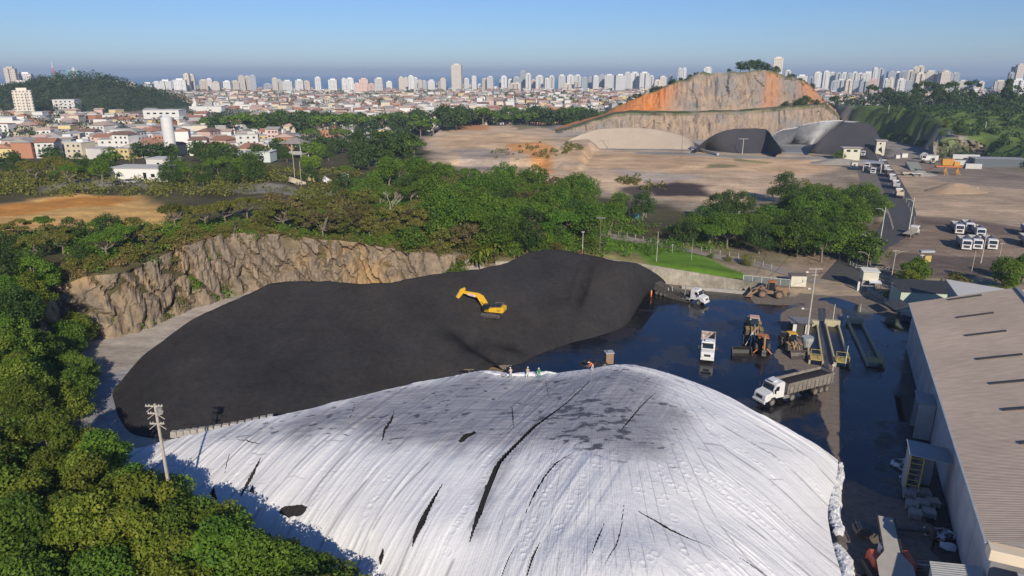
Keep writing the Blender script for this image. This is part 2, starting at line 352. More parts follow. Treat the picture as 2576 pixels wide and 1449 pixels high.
m,t,b=newmat('wet_asphalt'); N=t.nodes; L=t.links
tc=N.new('ShaderNodeNewGeometry'); aw=N.new('ShaderNodeAttribute'); aw.attribute_name='wet'
n1=noi(.35,7,.65); n2=noi(.07,4,.5)
ad=N.new('ShaderNodeMath'); ad.operation='MULTIPLY_ADD'; L.new(n1.outputs[0],ad.inputs[0]); ad.inputs[1].default_value=.9; L.new(aw.outputs['Fac'],ad.inputs[2])
wf=rng_(ad.outputs[0],.82,1.06,0,1)
mx=N.new('ShaderNodeMix'); mx.data_type='RGBA'; L.new(wf,mx.inputs[0]); mx.inputs[6].default_value=(.20,.165,.135,1); mx.inputs[7].default_value=(.0045,.0065,.012,1)
n3=noi(.11,6,.7); damp=rng_(n3.outputs[0],.48,.57,0,1); mxd=N.new('ShaderNodeMix'); mxd.data_type='RGBA'; L.new(damp,mxd.inputs[0]); L.new(mx.outputs[2],mxd.inputs[6]); mxd.inputs[7].default_value=(.028,.024,.021,1)
mdd=N.new('ShaderNodeMix'); mdd.data_type='RGBA'; L.new(wf,mdd.inputs[0]); L.new(mx.outputs[2],mdd.inputs[6]); L.new(mxd.outputs[2],mdd.inputs[7])
cc=mul(mdd.outputs[2],rng_(noi(1.2,8,.7).outputs[0],.3,.7,.7,1.25)); L.new(cc,b.inputs['Base Color'])
rw=rng_(n2.outputs[0],.40,.62,.045,.16)
mr=N.new('ShaderNodeMix'); mr.data_type='FLOAT'; L.new(wf,mr.inputs[0]); mr.inputs[2].default_value=.9; dr=N.new('ShaderNodeMath'); dr.operation='MULTIPLY_ADD'; L.new(damp,dr.inputs[0]); dr.inputs[1].default_value=.22; L.new(rw,dr.inputs[2]); L.new(dr.outputs[0],mr.inputs[3]); L.new(mr.outputs[0],b.inputs['Roughness'])
ms=N.new('ShaderNodeMix'); ms.data_type='FLOAT'; L.new(wf,ms.inputs[0]); ms.inputs[2].default_value=.1; ms.inputs[3].default_value=.55; L.new(ms.outputs[0],b.inputs['Specular IOR Level'])
b.inputs['Specular Tint'].default_value=(.72,.83,1,1)
bp=N.new('ShaderNodeBump'); bp.inputs['Distance'].default_value=.010; bp.inputs['Strength'].default_value=.25; L.new(noi(.6,5,.6).outputs[0],bp.inputs['Height']); L.new(bp.outputs[0],b.inputs['Normal'])
WETM=m
struct(mesh_np('yard',np.stack([fx[use],fy[use],np.full(len(use),.03)],1),F,WETM,attrs={'wet':wet[use]*ye[use]}))

# ================= ROADS =================
asph=mat('asphalt_road',(.055,.055,.058),.8,c2=(.085,.08,.075),scale=.6,bump=.01,coords='Object')
asphl=mat('worn_asphalt',(.22,.19,.165),.9,c2=(.30,.26,.21),scale=.4,bump=.01)
conc=mat('concrete',(.42,.40,.36),.85,c2=(.30,.28,.25),scale=.6,bump=.02)
white=mat('white_paint',(.78,.78,.75),.5,c2=(.62,.60,.56),scale=1.2)
yellowp=mat('yellow_paint',(.62,.42,.05),.55,c2=(.45,.30,.07),scale=1.5)
def strip(name,pts,w,m,lift=.06,step=1.5,parent=None,fn=None):
    P=[Vector((p[0],p[1],0)) for p in pts]; C=[]
    for a,b_ in zip(P[:-1],P[1:]):
        n=max(1,int((b_-a).length/step))
        for i in range(n): C.append(a+(b_-a)*i/n)
    C.append(P[-1]); V=[];nc=max(2,int(w/1.2)+1)
    for i,c in enumerate(C):
        d=(C[min(i+1,len(C)-1)]-C[max(i-1,0)]).normalized(); n=Vector((-d.y,d.x,0))
        for j in range(nc): q=c+n*w*(j/(nc-1)-.5); V.append((q.x,q.y,0))
    V=np.array(V); V[:,2]=H(V[:,0],V[:,1])+lift
    return mesh_np(name,V,grid_faces(len(C),nc),m,parent)
road1=struct(strip('lane',[GT(1480,585),GT(1560,600),GT(1640,612),GT(1760,638),GT(1860,655),GT(1960,682),GT(2060,712)],5.2,asphl,.12))
rd=[G(2115,715),G(2150,672),G(2190,620),G(2250,585),G(2268,535),G(2262,500),G(2240,455),G(2215,415),G(2195,385)]
road2=struct(strip('road',rd,9.5,asph,.08))
road3=struct(strip('side_road',[G(2110,600),G(2160,560),G(2200,520),G(2195,470),G(2180,430)],9,mat('dusty_asphalt',(.13,.11,.095),.9,c2=(.20,.165,.13),scale=.35),.05))
# painted lines on the road
ln=MB().use(white)
for i in range(9):
    a=G(2262,500)+(G(2215,415)-G(2262,500))*(i/9.); d=(G(2215,415)-G(2262,500)).normalized(); n=Vector((-d.y,d.x,0)); c=a+n*1.0
    q=Vector((0,0,.11)); ln.quad(c+q,c+q+d*4,c+q+d*4+n*.15,c+q+n*.15)
struct(ln.build('road_marking'))

# ================= CLIFFS =================
def voro(x,y,seed,n,xr,yr):
    g=np.random.default_rng(seed); px=g.uniform(*xr,n); py=g.uniform(*yr,n); r=g.random(n)
    d=(x[:,None]-px)**2+(y[:,None]-py)**2; k=np.argpartition(d,2,axis=1)[:,:2]; dd=np.sqrt(np.take_along_axis(d,k,1)); o=np.argsort(dd,1)
    dd=np.take_along_axis(dd,o,1); k=np.take_along_axis(k,o,1); return dd[:,1]-dd[:,0], r[k[:,0]]
def cliff(name,base,top,ztop,mt,seed,rows=50,step=.45,blk=1.5,crack=1.,att=None,zb=-.3):
    base=np.array([(p[0],p[1]) for p in base],float); top=np.array([(p[0],p[1]) for p in top],float); ztop=np.array(ztop,float)
    s=np.r_[0,np.cumsum(np.hypot(*np.diff(base,axis=0).T))]; ss=np.arange(0,s[-1],step); n=len(ss)
    B=np.stack([np.interp(ss,s,base[:,i]) for i in(0,1)],1); T=np.stack([np.interp(ss,s,top[:,i]) for i in(0,1)],1); Z=np.interp(ss,s,ztop)+1.0*fbm(ss*.13,ss*0+seed,3)
    k=max(1,int(3/step)); ker=np.ones(2*k+1)/(2*k+1)
    for A in (B,T):
        for i in(0,1): A[:,i]=np.convolve(np.pad(A[:,i],k,mode='edge'),ker,'valid')
    tt=np.linspace(0,1,rows); S,TT=np.meshgrid(ss,tt); P=B[None]*(1-TT[...,None])+T[None]*TT[...,None]; ZZ=zb+(Z[None]-zb)*TT
    d=T-B; d=d/np.maximum(np.hypot(d[:,0],d[:,1]),1e-6)[:,None]; nrm=-d
    sf,zf=S.ravel(),ZZ.ravel(); L_=ss[-1]; zm=float(Z.max())
    ncell=int(L_*zm/14); f1,r1=voro((sf+.35*zf)/3.4+.55*fbm(sf*.22,zf*.22,4),zf/6.8+.35*fbm(sf*.4+9,zf*.3,4),seed,int(L_*zm/21),(0,L_/3.4+1.5),(0,zm/6.8))
    f2,r2=voro(sf/1.3+.2*fbm(sf,zf,2),zf/3.6+.3*fbm(sf*.8,zf*.8,3),seed+1,ncell*3,(0,L_/1.3),(0,zm/3.6))
    a=np.ones(len(sf)) if att is None else att(sf,zf)
    off=blk*(r1-.5)*1.6*a - crack*1.7*np.exp(-(f1/.17)**2)*a+.35*blk*(r2-.5)*a-.5*crack*np.exp(-(f2/.14)**2)*a+.9*fbm(sf*.22,zf*.12,5)+.35*fbm(sf*.9,zf*.25,4)
    off=off*sst(1.02,.93,TT.ravel())*(.3+.7*sst(-.02,.08,TT.ravel()))
    Pf=P.reshape(-1,2)+np.tile(nrm,(rows,1))*off[:,None]
    V=np.c_[Pf,zf+.25*fbm(sf*.5,zf*.5,3)]
    return struct(mesh_np(name,V,grid_faces(rows,n),mt,attrs={'hard':a},smooth=False))
def rockmat(name,ca,cb,stain,stretch=(.9,.9,.12),thr=(.5,.62),dark=(.05,.045,.04)):
    m,t,b=newmat(name); N=t.nodes; L=t.links; g=N.new('ShaderNodeNewGeometry')
    mp=N.new('ShaderNodeMapping'); mp.inputs['Scale'].default_value=stretch; L.new(g.outputs['Position'],mp.inputs[0])
    def nz(s,src,d=7,r=.65):
        n=N.new('ShaderNodeTexNoise'); n.inputs['Scale'].default_value=s; n.inputs['Detail'].default_value=d; n.inputs['Roughness'].default_value=r; L.new(src,n.inputs[0]); return n.outputs[0]
    def mr(x,a,b_,c=0,d=1):
        r=N.new('ShaderNodeMapRange'); r.inputs[1].default_value=a; r.inputs[2].default_value=b_; r.inputs[3].default_value=c; r.inputs[4].default_value=d; L.new(x,r.inputs[0]); return r.outputs[0]
    def mix(f,a,c):
        k=N.new('ShaderNodeMix'); k.data_type='RGBA'; L.new(f,k.inputs[0])
        for i,v in((6,a),(7,c)):
            if isinstance(v,tuple): k.inputs[i].default_value=(*v,1)
            else: L.new(v,k.inputs[i])
        return k.outputs[2]
    c=mix(mr(nz(.5,mp.outputs[0]),.4,.6),ca,cb)
    c=mix(mr(nz(.035 if thr[0]<.9 else 1,g.outputs['Position'],4),thr[0],thr[1]),c,stain)
    c=mix(mr(nz(1.4,mp.outputs[0],8,.7),.60,.72,0,.55),c,dark)
    v=N.new('ShaderNodeVectorMath'); v.operation='SCALE'; L.new(c,v.inputs[0]); L.new(mr(nz(.9,g.outputs['Position'],9,.7),.3,.7,.75,1.2),v.inputs['Scale'])
    L.new(v.outputs[0],b.inputs['Base Color']); b.inputs['Roughness'].default_value=.9; b.inputs['Specular IOR Level'].default_value=.2
    bp=N.new('ShaderNodeBump'); bp.inputs['Distance'].default_value=.5; L.new(nz(.7,mp.outputs[0],9,.7),bp.inputs['Height']); L.new(bp.outputs[0],b.inputs['Normal']); return m
rockA=rockmat('pit_rock',(.20,.165,.125),(.30,.235,.165),(.41,.27,.13),thr=(.52,.64))
cb=[(-66,92),(-72,102),(-79,112),(-84.5,122),(-76,127.5),(-70.5,143),(-64.5,154.5),(-52,158.5),(-40,159.5),(-13,158.5)]
ct=[(-69,92),(-76,103),(-83,113),(-88,124),(-78,131),(-72.5,146),(-67,158.5),(-53,162),(-40,163),(-13,162)]
cliff('rock_cliff',cb,ct,[4.6,6,9,11.5,12.6,13.6,13.9,12.4,10.4,7.4],rockA,3,blk=1.15,crack=1.2,att=lambda s,z:.25+.75*sst(128,98,s))
# quarry walls: (u, v_base, v_benchfront, v_crest)
QW=[(1370,352,345,343),(1400,356,334,331),(1450,352,318,314),(1500,350,303,298),(1545,350,288,270),(1590,350,283,252),(1640,350,284,232),(1700,350,285,206),(1760,350,284,188),(1850,350,282,178),(1930,348,275,178),(1985,346,270,190),(2030,344,266,205),(2056,342,264,230),(2075,340,263,255),(2100,336,285,280),(2112,330,300,296)]
def qwall():
    K=[];
    for u,vb,vf,vc in QW:
        pb=G(u,vb); Yb=pb.y
        def at(v,Y): a,b_,c=ray(u,v); t=Y/b_; return np.array([a*t,Y,CAMH+c*t])
        pf=at(vf,Yb+8); pk=at(vf-2.5,Yb+34); pk[2]=pf[2]+.5; pc=at(vc,Yb+52); pc[2]=max(pc[2],pk[2]+.3); pe=pc.copy(); pe[0]+=6; pe[1]+=60; pe[2]=pc[2]-4 ; pz=pe.copy(); pz[1]+=90; pz[2]=0
        K.append(np.array([[pb.x,pb.y,-.5],pf,pk,pc,pe,pz]))
    K=np.array(K); us=np.r_[0,np.cumsum(np.hypot(np.diff(K[:,0,0]),np.diff(K[:,0,1])))]; ss=np.arange(0,us[-1],1.1); n=len(ss)
    Kc=np.stack([[np.interp(ss,us,K[:,r,i]) for i in range(3)] for r in range(6)]) # 6,3,n
    fr=[(0,1,26),(1,2,8),(2,3,40),(3,4,12),(4,5,8)]; rowsP=[];kind=[];tv=[]
    for a,b_,c in fr:
        for j in range(c): q=j/c; rowsP.append(Kc[a]*(1-q)+Kc[b_]*q); kind.append(a); tv.append(q)
    rowsP.append(Kc[5]); kind.append(4); tv.append(1)
    P=np.array(rowsP).transpose(0,2,1); k=np.repeat(kind,n); tq=np.repeat(tv,n); P=P.reshape(-1,3); sf=np.tile(ss,len(kind)); zf=P[:,2]
    face=((k==0)|(k==2)); w=np.where(face,np.clip(np.minimum(tq,1-tq)*8,.15,1),0)
    f1,r1=voro(sf/7+.4*fbm(sf*.1,zf*.1,3),zf/12,21,int(us[-1]*60/90),(0,us[-1]/7),(0,60/12))
    off=w*(2.2*(r1-.5)+7*fbm(sf*.05,zf*.02,4)+3.0*np.abs(fbm(sf*.22,zf*.035,4))+2.2*fbm(sf*.5,zf*.12,3))
    P[:,1]-=off; P[:,2]+=np.where(face,0,.8*fbm(sf*.15,P[:,1]*.15,3))+np.where(k>=2,2.6*fbm(sf*.08,sf*0,3)*np.where(k==2,tq,1),0)
    flat=((k==1)|(k>=3)).astype(float); flat=np.where((k==2)&(tq>.9),sst(.9,1,tq),flat); flat=np.where((k==0)&(tq>.90),.6,flat); flat=flat*np.clip(.75+1.6*fbm(sf*.12,P[:,1]*.12,4),0,1)
    og=np.zeros(len(P)); uu=np.tile(np.interp(ss,us,[q[0] for q in QW]),len(kind))
    og=np.maximum(sst(1735,1640,uu+40*fbm(sf*.04,zf*.05,4))*(k>=2),.55*sst(34,4,abs(uu-1935-(zf-35)*.6+22*fbm(sf*.05,zf*.03,3)))*(k==2))
    og=np.maximum(og,.55*(k==2)*sst(1990,2040,uu))
    return P,len(kind),n,flat,og
P,nr,nc,flat,og=qwall()
m=rockmat('quarry_rock',(.26,.20,.155),(.38,.29,.21),(.25,.23,.21),(.35,.35,.04),(.48,.6),(.15,.12,.10)); t=m.node_tree; N=t.nodes; L=t.links; b=N['Principled BSDF']
src=b.inputs['Base Color'].links[0].from_socket
ao=N.new('ShaderNodeAttribute'); ao.attribute_name='og'; ag=N.new('ShaderNodeAttribute'); ag.attribute_name='flat'
g=N.new('ShaderNodeNewGeometry'); mpp=N.new('ShaderNodeMapping'); mpp.inputs['Scale'].default_value=(.3,.3,.05); L.new(g.outputs['Position'],mpp.inputs[0])
nn=N.new('ShaderNodeTexNoise'); nn.inputs['Scale'].default_value=.5; nn.inputs['Detail'].default_value=7; L.new(mpp.outputs[0],nn.inputs[0])
oc=N.new('ShaderNodeMix'); oc.data_type='RGBA'; L.new(nn.outputs[0],oc.inputs[0]); oc.inputs[6].default_value=(.58,.15,.02,1); oc.inputs[7].default_value=(.50,.27,.11,1)
k1=N.new('ShaderNodeMix'); k1.data_type='RGBA'; L.new(ao.outputs['Fac'],k1.inputs[0]); L.new(src,k1.inputs[6]); L.new(oc.outputs[2],k1.inputs[7])
k2=N.new('ShaderNodeMix'); k2.data_type='RGBA'; L.new(ag.outputs['Fac'],k2.inputs[0]); L.new(k1.outputs[2],k2.inputs[6]); k2.inputs[7].default_value=(.075,.10,.03,1); L.new(k2.outputs[2],b.inputs['Base Color'])
struct(mesh_np('quarry_hill',P,grid_faces(nr,nc),m,attrs={'og':og,'flat':flat},smooth=False))
rockB=rockmat('dark_rock',(.24,.20,.16),(.34,.28,.21),(.09,.10,.05),thr=(.45,.55))
cliff('quarry_bluff',[(262,431),(276,433),(291,434),(300,430)],[(264,437),(277,439),(292,440),(302,436)],[8.5,10.5,10,5],rockB,9,rows=26,step=.9,blk=2.4,crack=1.4)

# ================= STOCKPILES =================
def cat(P,m):
    """resample rows of control points (k,3) with Catmull-Rom to m samples"""
    P=np.asarray(P,float); k=len(P); t=np.linspace(0,k-1-1e-9,m); i=t.astype(int); f=(t-i)[:,None]
    g=lambda j:P[np.clip(j,0,k-1)]
    a,b_,c,d=g(i-1),g(i),g(i+1),g(i+2)
    return .5*((2*b_)+(-a+c)*f+(2*a-5*b_+4*c-d)*f*f+(-a+3*b_-3*c+d)*f**3)
ridge=[(285,985,.3),(345,912,2.3),(400,865,5.2),(490,800,9.3),(600,752,10.8),(700,712,12),(790,708,12),(880,713,12),(960,712,12),(1030,702,12),(1150,684,12),(1270,660,12),(1340,636,12),(1400,628,12),(1460,638,11.5),(1530,652,10.5),(1600,663,9),(1650,688,5),(1676,712,1.0)]
foot=[(283,1000),(288,1035),(300,1065),(335,1100),(430,1112),(540,1102),(650,1086),(760,1068),(860,1045),(960,1020),(1080,985),(1200,950),(1290,928),(1350,898),(1430,868),(1500,850),(1565,826),(1596,790),(1616,742)]
rid=np.array([tuple(G(*r)) for r in ridge]); fo=np.array([tuple(G(*f,-.15)) for f in foot])
NS=420; rid=cat(rid,NS); fo=cat(fo,NS); bk=rid.copy(); bk[:,1]+=1.5*rid[:,2]+.5; bk[:,0]-=.1*rid[:,2]; bk[:,2]=-.3
rows=[]; ex_=.84+.34*sst(.35,.7,np.linspace(0,1,NS))
for q in np.linspace(0,1,70):
    p=fo*(1-q)+rid*q; p[:,2]=fo[:,2]+(rid[:,2]-fo[:,2])*(1-(1-q)**ex_); rows.append(p)
for q in np.linspace(0,1,26)[1:]:
    p=rid*(1-q)+bk*q; p[:,2]=bk[:,2]+(rid[:,2]-bk[:,2])*(1-q**1.15); rows.append(p)
CP=np.array(rows); qq=np.r_[np.linspace(0,1,70),np.linspace(1,0,26)[1:]][:,None]
x,y=CP[...,0],CP[...,1]; w=sst(0,.25,qq)
CP[...,2]+=w*(.55*fbm(x*.06,y*.06,4)+.12*fbm(x*.6,y*.6,3)+.22*np.abs(fbm(x*.16+.3*y*.16,y*.04,3)))
CP[69,:,2]+=.30*fbm(np.arange(NS)*.10,np.zeros(NS),3)*sst(0,.2,np.minimum(np.linspace(0,1,NS),1-np.linspace(0,1,NS)))
# hollow dug out in front of the excavator, spoil beside it
EX=G(1238,800,8.0)
def gauss(cx,cy,rx,ry,ang=0):
    ca,sa=math.cos(ang),math.sin(ang); dx=(x-cx)*ca+(y-cy)*sa; dy=-(x-cx)*sa+(y-cy)*ca; return np.exp(-(dx/rx)**2-(dy/ry)**2)
p1=G(1165,800,8); p2=G(1250,850,6); p3=G(1282,782,9)
CP[...,2]-=1.9*gauss(p1.x+1.2,p1.y+1.0,2.6,2.4)
CP[...,2]+=1.5*gauss(p2.x-.5,p2.y-1.5,7.5,1.3,-.45)-1.1*gauss(p2.x+1,p2.y+1.6,7,1.2,-.45)
CP[...,2]-=.45*gauss(p3.x,p3.y,2.6,1.0)
p4=G(1470,700,9); p5=G(1425,730,8); CP[...,2]-=.7*gauss(p4.x,p4.y,.8,7,-.3); CP[...,2]+=.5*gauss(p4.x-1.6,p4.y,.9,7,-.3)
fresh=np.clip(.9*gauss(p1.x,p1.y+.5,3.2,2.6)+1.0*gauss(p2.x,p2.y,8,2.4,-.45)+.8*gauss(p3.x,p3.y,2.8,1.1)+.85*gauss(p4.x,p4.y,1.1,8,-.3)+.5*gauss(p5.x,p5.y,3,1.2,.4),0,1)*sst(-.5,.3,fbm(x*.5,y*.5,3))
coalm,t,b=newmat('iron_ore'); N=t.nodes; L=t.links; tc=N.new('ShaderNodeNewGeometry')
cr=N.new('ShaderNodeMix'); cr.data_type='RGBA'; L.new(rng_(noi(.05,4).outputs[0],.35,.65,0,1),cr.inputs[0]); cr.inputs[6].default_value=(.030,.030,.0315,1); cr.inputs[7].default_value=(.038,.034,.033,1)
af=N.new('ShaderNodeAttribute'); af.attribute_name='fresh'
L.new(mul(mul(mul(cr.outputs[2],rng_(noi(1.1,10,.8).outputs[0],.3,.7,.70,1.30)),rng_(noi(.09,7,.65).outputs[0],.35,.65,.82,1.25)),rng_(af.outputs['Fac'],0,1,1,.35)),b.inputs['Base Color']); b.inputs['Roughness'].default_value=.9; b.inputs['Specular IOR Level'].default_value=.15
bp=N.new('ShaderNodeBump'); bp.inputs['Distance'].default_value=.30; L.new(noi(1.2,10,.78).outputs[0],bp.inputs['Height']); L.new(bp.outputs[0],b.inputs['Normal'])
tag(mesh_np('stockpile',CP.reshape(-1,3),grid_faces(len(CP),NS),coalm,attrs={'fresh':fresh.ravel()}),'huge dark coal stockpile with the yellow excavator digging on it','stockpile')
from mathutils.bvhtree import BVHTree
CPb=BVHTree.FromPolygons([Vector(p) for p in CP.reshape(-1,3)[:]],[tuple(int(i) for i in f) for f in grid_faces(len(CP),NS)])
def on(b_,X,Y):
    h=b_.ray_cast(Vector((X,Y,90)),Vector((0,0,-1))); return h[0].z if h[0] is not None else 0.
def hit(b_,u,v):
    h=b_.ray_cast(Vector((0,0,CAMH)),Vector(ray(u,v)).normalized()); return h[0]
# small heap at the tipping truck
def heap(name,label,c,rx,ry,h,mt,seed,n=48,rot=0,cat_='stockpile',sharp=1.0,struct_=False):
    V=[];F=[];a=np.linspace(0,2*np.pi,n,endpoint=False); rr=np.linspace(0,1,22)
    for r in rr:
        w_=1+.16*fbm(np.cos(a)*1.5+seed,np.sin(a)*1.5,3)
        px=rx*r*w_*np.cos(a); py=ry*r*w_*np.sin(a); z=h*(1-r)**sharp*(1-.25*np.exp(-(r/.15)**2))+.08*h*fbm(px*.6+seed,py*.6,3)*(1-r)
        ca,sa=math.cos(rot),math.sin(rot); V.append(np.stack([px*ca-py*sa,px*sa+py*ca,z-.05-.3*(r>=1)],1))
    V=np.concatenate(V)
    for i in range(21):
        for j in range(n): F.append((i*n+j,i*n+(j+1)%n,(i+1)*n+(j+1)%n,(i+1)*n+j))
    o=mesh_np(name,V,np.array(F)[:,::-1],mt); o.location=c; tag(o,label,cat_); return o
heap('ore_heap','small black heap of ore dumped behind the raised tipper trailer',G(1632,700),5.5,4,2.8,coalm,3)
# ================= WHITE COVERED STOCKPILE =================
A=[(300,1142,.4),(420,1112,1.5),(500,1092,2.5),(600,1068,3.5),(700,1047,4.5),(850,1010,5.5),(1000,975,6),(1130,950,6.3),(1230,935,6.6),(1330,946,6.4),(1460,930,7.5),(1560,918,8.5),(1660,935,8.2),(1750,965,7.5),(1830,1000,6.6),(1900,1040,5.5),(1975,1078,4.2),(2050,1118,2.8),(2108,1160,1.2)]
M1=[(290,1155,.2),(400,1147,1.3),(480,1140,2.3),(570,1130,3.4),(660,1120,4.3),(790,1115,5.3),(930,1110,6.1),(1050,1105,6.8),(1150,1100,7.4),(1260,1100,7.7),(1390,1110,8.3),(1500,1120,8.9),(1610,1140,9.0),(1700,1150,8.5),(1780,1160,7.6),(1860,1170,6.4),(1940,1180,5.1),(2020,1190,3.2),(2104,1200,.9)]
M2=[(330,1200,0.1),(400,1215,.4),(470,1230,1),(540,1250,1.5),(620,1260,2.1),(740,1270,2.9),(860,1280,3.8),(970,1290,4.8),(1070,1290,5.7),(1180,1290,6.6),(1310,1295,7.5),(1430,1300,8.2),(1550,1300,8.5),(1650,1300,8.1),(1740,1300,7.3),(1830,1300,6.1),(1920,1300,4.8),(2000,1300,3),(2082,1300,.7)]
M3=[(360,1240,0),(430,1270,0),(500,1300,.1),(580,1330,.3),(660,1360,.5),(770,1400,.8),(880,1430,1.3),(980,1460,2),(1075,1470,2.8),(1180,1470,4),(1300,1480,5.6),(1420,1480,7),(1540,1480,7.8),(1650,1480,7.6),(1750,1480,6.6),(1850,1480,5.2),(1950,1480,3.7),(2040,1480,2.2),(2124,1470,.5)]
rA,r1_,r2_,r3_=[np.array([tuple(G(*p)) for p in q]) for q in (A,M1,M2,M3)]
rB=rA.copy(); rB[:,1]+=1.5*rA[:,2]+.6; rB[:,2]=-.1
rB[16:,0]+=np.array([1,1.2,1.2]); 
rF=r3_.copy(); rF[:,1]-=4+1.3*r3_[:,2]; rF[:,2]=-.2
ctrl=np.stack([rB,rA,r1_,r2_,r3_,rF]) # 6,19,3
NU=860
cu=np.stack([cat(c,NU) for c in ctrl]) # 6,NU,3
seg=[(0,1,26),(1,2,175),(2,3,150),(3,4,120),(4,5,36)]
rows=[]
g=lambda j:cu[min(max(j,0),5)]
for a,b_,c in seg:
    for j in range(c):
        f=j/c; P0,P1,P2,P3=g(a-1) if a!=1 else 2*cu[1]-cu[2],g(a),g(b_),g(b_+1)
        if a==0: rows.append(P1*(1-f)+P2*f)
        else: rows.append(.5*((2*P1)+(-P0+P2)*f+(2*P0-5*P1+4*P2-P3)*f*f+(-P0+3*P1-3*P2+P3)*f**3))
rows.append(cu[5]); TP=np.array(rows); nrw=len(TP); base=TP.copy()
x,y=TP[...,0],TP[...,1]; X_,Y_=x.ravel(),y.ravel()
q=np.linspace(0,1,nrw)[:,None]*np.ones((1,NU)); s_=np.linspace(0,18,NU)[None]*np.ones((nrw,1))
edge=sst(0,.04,np.linspace(0,1,nrw))[:,None]*np.ones((1,NU))
# folds run down the slopes: along the columns of the loft on the left, swinging across on the right flank
fr=s_*1.0-.6*np.clip(s_-9,0,9)*0
dirx=np.where(s_<11,1,1); 
u1=X_.reshape(x.shape)*.83+Y_.reshape(x.shape)*.0; 
# fold coordinate: perpendicular to the fall line (left: lines lean down-left, right: lines lean down-right)
mixr=sst(-2,26,x-.15*(y-70)); aL=R(62); aR=R(-38)
cL=x*math.sin(aL)-y*math.cos(aL); cR=x*math.sin(aR)*-1+y*math.cos(aR)*1
def folds(c,al,k):
    r=lambda f,g,s:np.clip(1-2.6*np.abs(fbm(c*f+s,al*g+k,3)),0,1)**2
    md=.25+.9*sst(-.25,.35,fbm(c*.09+k,al*.07+3,3)); return (.15*r(.42,.03,3)+.085*r(1.1,.055,11)+.04*r(2.6,.10,23))*md+.20*fbm(c*.22,al*.03+k,3)+.04*np.abs(fbm(c*.8,al*.5+k,3))
    return .11*np.abs(fbm(c*.75,al*.05+k,4))+.05*np.abs(fbm(c*2.2,al*.10+k+5,3))+.10*fbm(c*.30,al*.03+k,2)
fL=folds(cL,x*math.cos(aL)+y*math.sin(aL),0.); fR=folds(cR,x*math.cos(aR)+y*math.sin(aR),30.)
wr=fL*(1-mixr)+fR*mixr*1.15
topm=sst(6.5,10,TP[...,2]); crump=.10*np.abs(fbm(x*.9,y*.9,4))+.07*np.abs(fbm(x*.35+8,y*.8,3))
disp=(wr*1.0+crump*.28+.28*fbm(x*.13,y*.13,3))*edge
rg=np.random.default_rng(8)
flatx,flaty=x.ravel(),y.ravel(); D=disp.ravel().copy()
# rings pressed into the sheet by the tyres that weigh it down from below
lines=[[(1240,1160),(1200,1230),(1150,1330),(1110,1430)],[(1400,1190),(1360,1270),(1330,1330),(1300,1420)],[(1560,1130),(1480,1190),(1440,1260),(1400,1350)],[(1660,1180),(1700,1260),(1690,1330),(1650,1400),(1600,1440)],[(1700,1170),(1800,1230),(1900,1300),(2000,1370)],[(1660,1120),(1770,1190),(1900,1260),(2030,1330)],[(1750,1010),(1880,1110),(1990,1190),(2080,1250)],[(1720,1380),(1740,1440),(1850,1420),(1950,1440)],[(1600,1230),(1660,1260),(1700,1230),(1760,1250)],[(1730,1040),(1840,1120),(1960,1200)],[(640,1150),(560,1230)],[(820,1180),(780,1290)],[(980,1200),(900,1330)]]
Tb=BVHTree.FromPolygons([Vector(p) for p in TP[::3,::3].reshape(-1,3)],[tuple(int(i) for i in f) for f in grid_faces(len(TP[::3]),len(TP[0,::3]))])
rings=[]
for ln_ in lines:
    for (a,b_),(c,d) in zip(ln_[:-1],ln_[1:]):
        n=max(2,int(math.hypot(c-a,d-b_)/17))
        for i in range(n):
            if rg.random()<.25: continue
            h=hit(Tb,a+(c-a)*i/n+rg.normal(0,5),b_+(d-b_)*i/n+rg.normal(0,5))
            if h: rings.append((h.x,h.y))
for rx_,ry_ in rings:
    m_=np.abs(flatx-rx_)<1; m_&=np.abs(flaty-ry_)<1; d_=np.hypot(flatx[m_]-rx_,flaty[m_]-ry_); D[m_]+=.035*np.exp(-((d_-.42)/.09)**2)-.03*np.exp(-(d_/.3)**2)
TP[...,2]+=D.reshape(x.shape)*.9
# overlapping sheets: small saw-tooth steps across the columns and down the slope
scol=(np.linspace(0,18,NU)[None]*np.ones((nrw,1))).ravel(); colw=((cL*(1-mixr)+cR*mixr).ravel())/5.2+.16*fbm(flatx*.10,flaty*.10,3); st=colw-np.floor(colw); D+=.17*(st**3)*edge.ravel()+.05*np.sin(np.floor(colw)*2.3)*edge.ravel()
qn=(np.linspace(0,1,nrw)[:,None]*np.ones((1,NU))).ravel(); rowc=qn*5.3+.5*np.floor(colw)*.37+.10*fbm(flatx*.25,flaty*.25,3); st2=rowc-np.floor(rowc); D+=.14*(1-st2)**6*edge.ravel()
seam=np.exp(-(np.minimum(st,1-st)/.03)**2)*sst(-.25,.15,fbm(flatx*.35,flaty*.35,3))*.8; seam=np.maximum(seam,.7*np.exp(-(np.minimum(st2,1-st2)/.016)**2)*sst(0,.2,fbm(flatx*.25+9,flaty*.25,3))*sst(.75,.4,qn))
wx_=fbm(flatx*.22+40,flaty*.22,3)*3; D+=.05*np.abs(fbm(flatx*.4+wx_,flaty*.4-wx_,3))
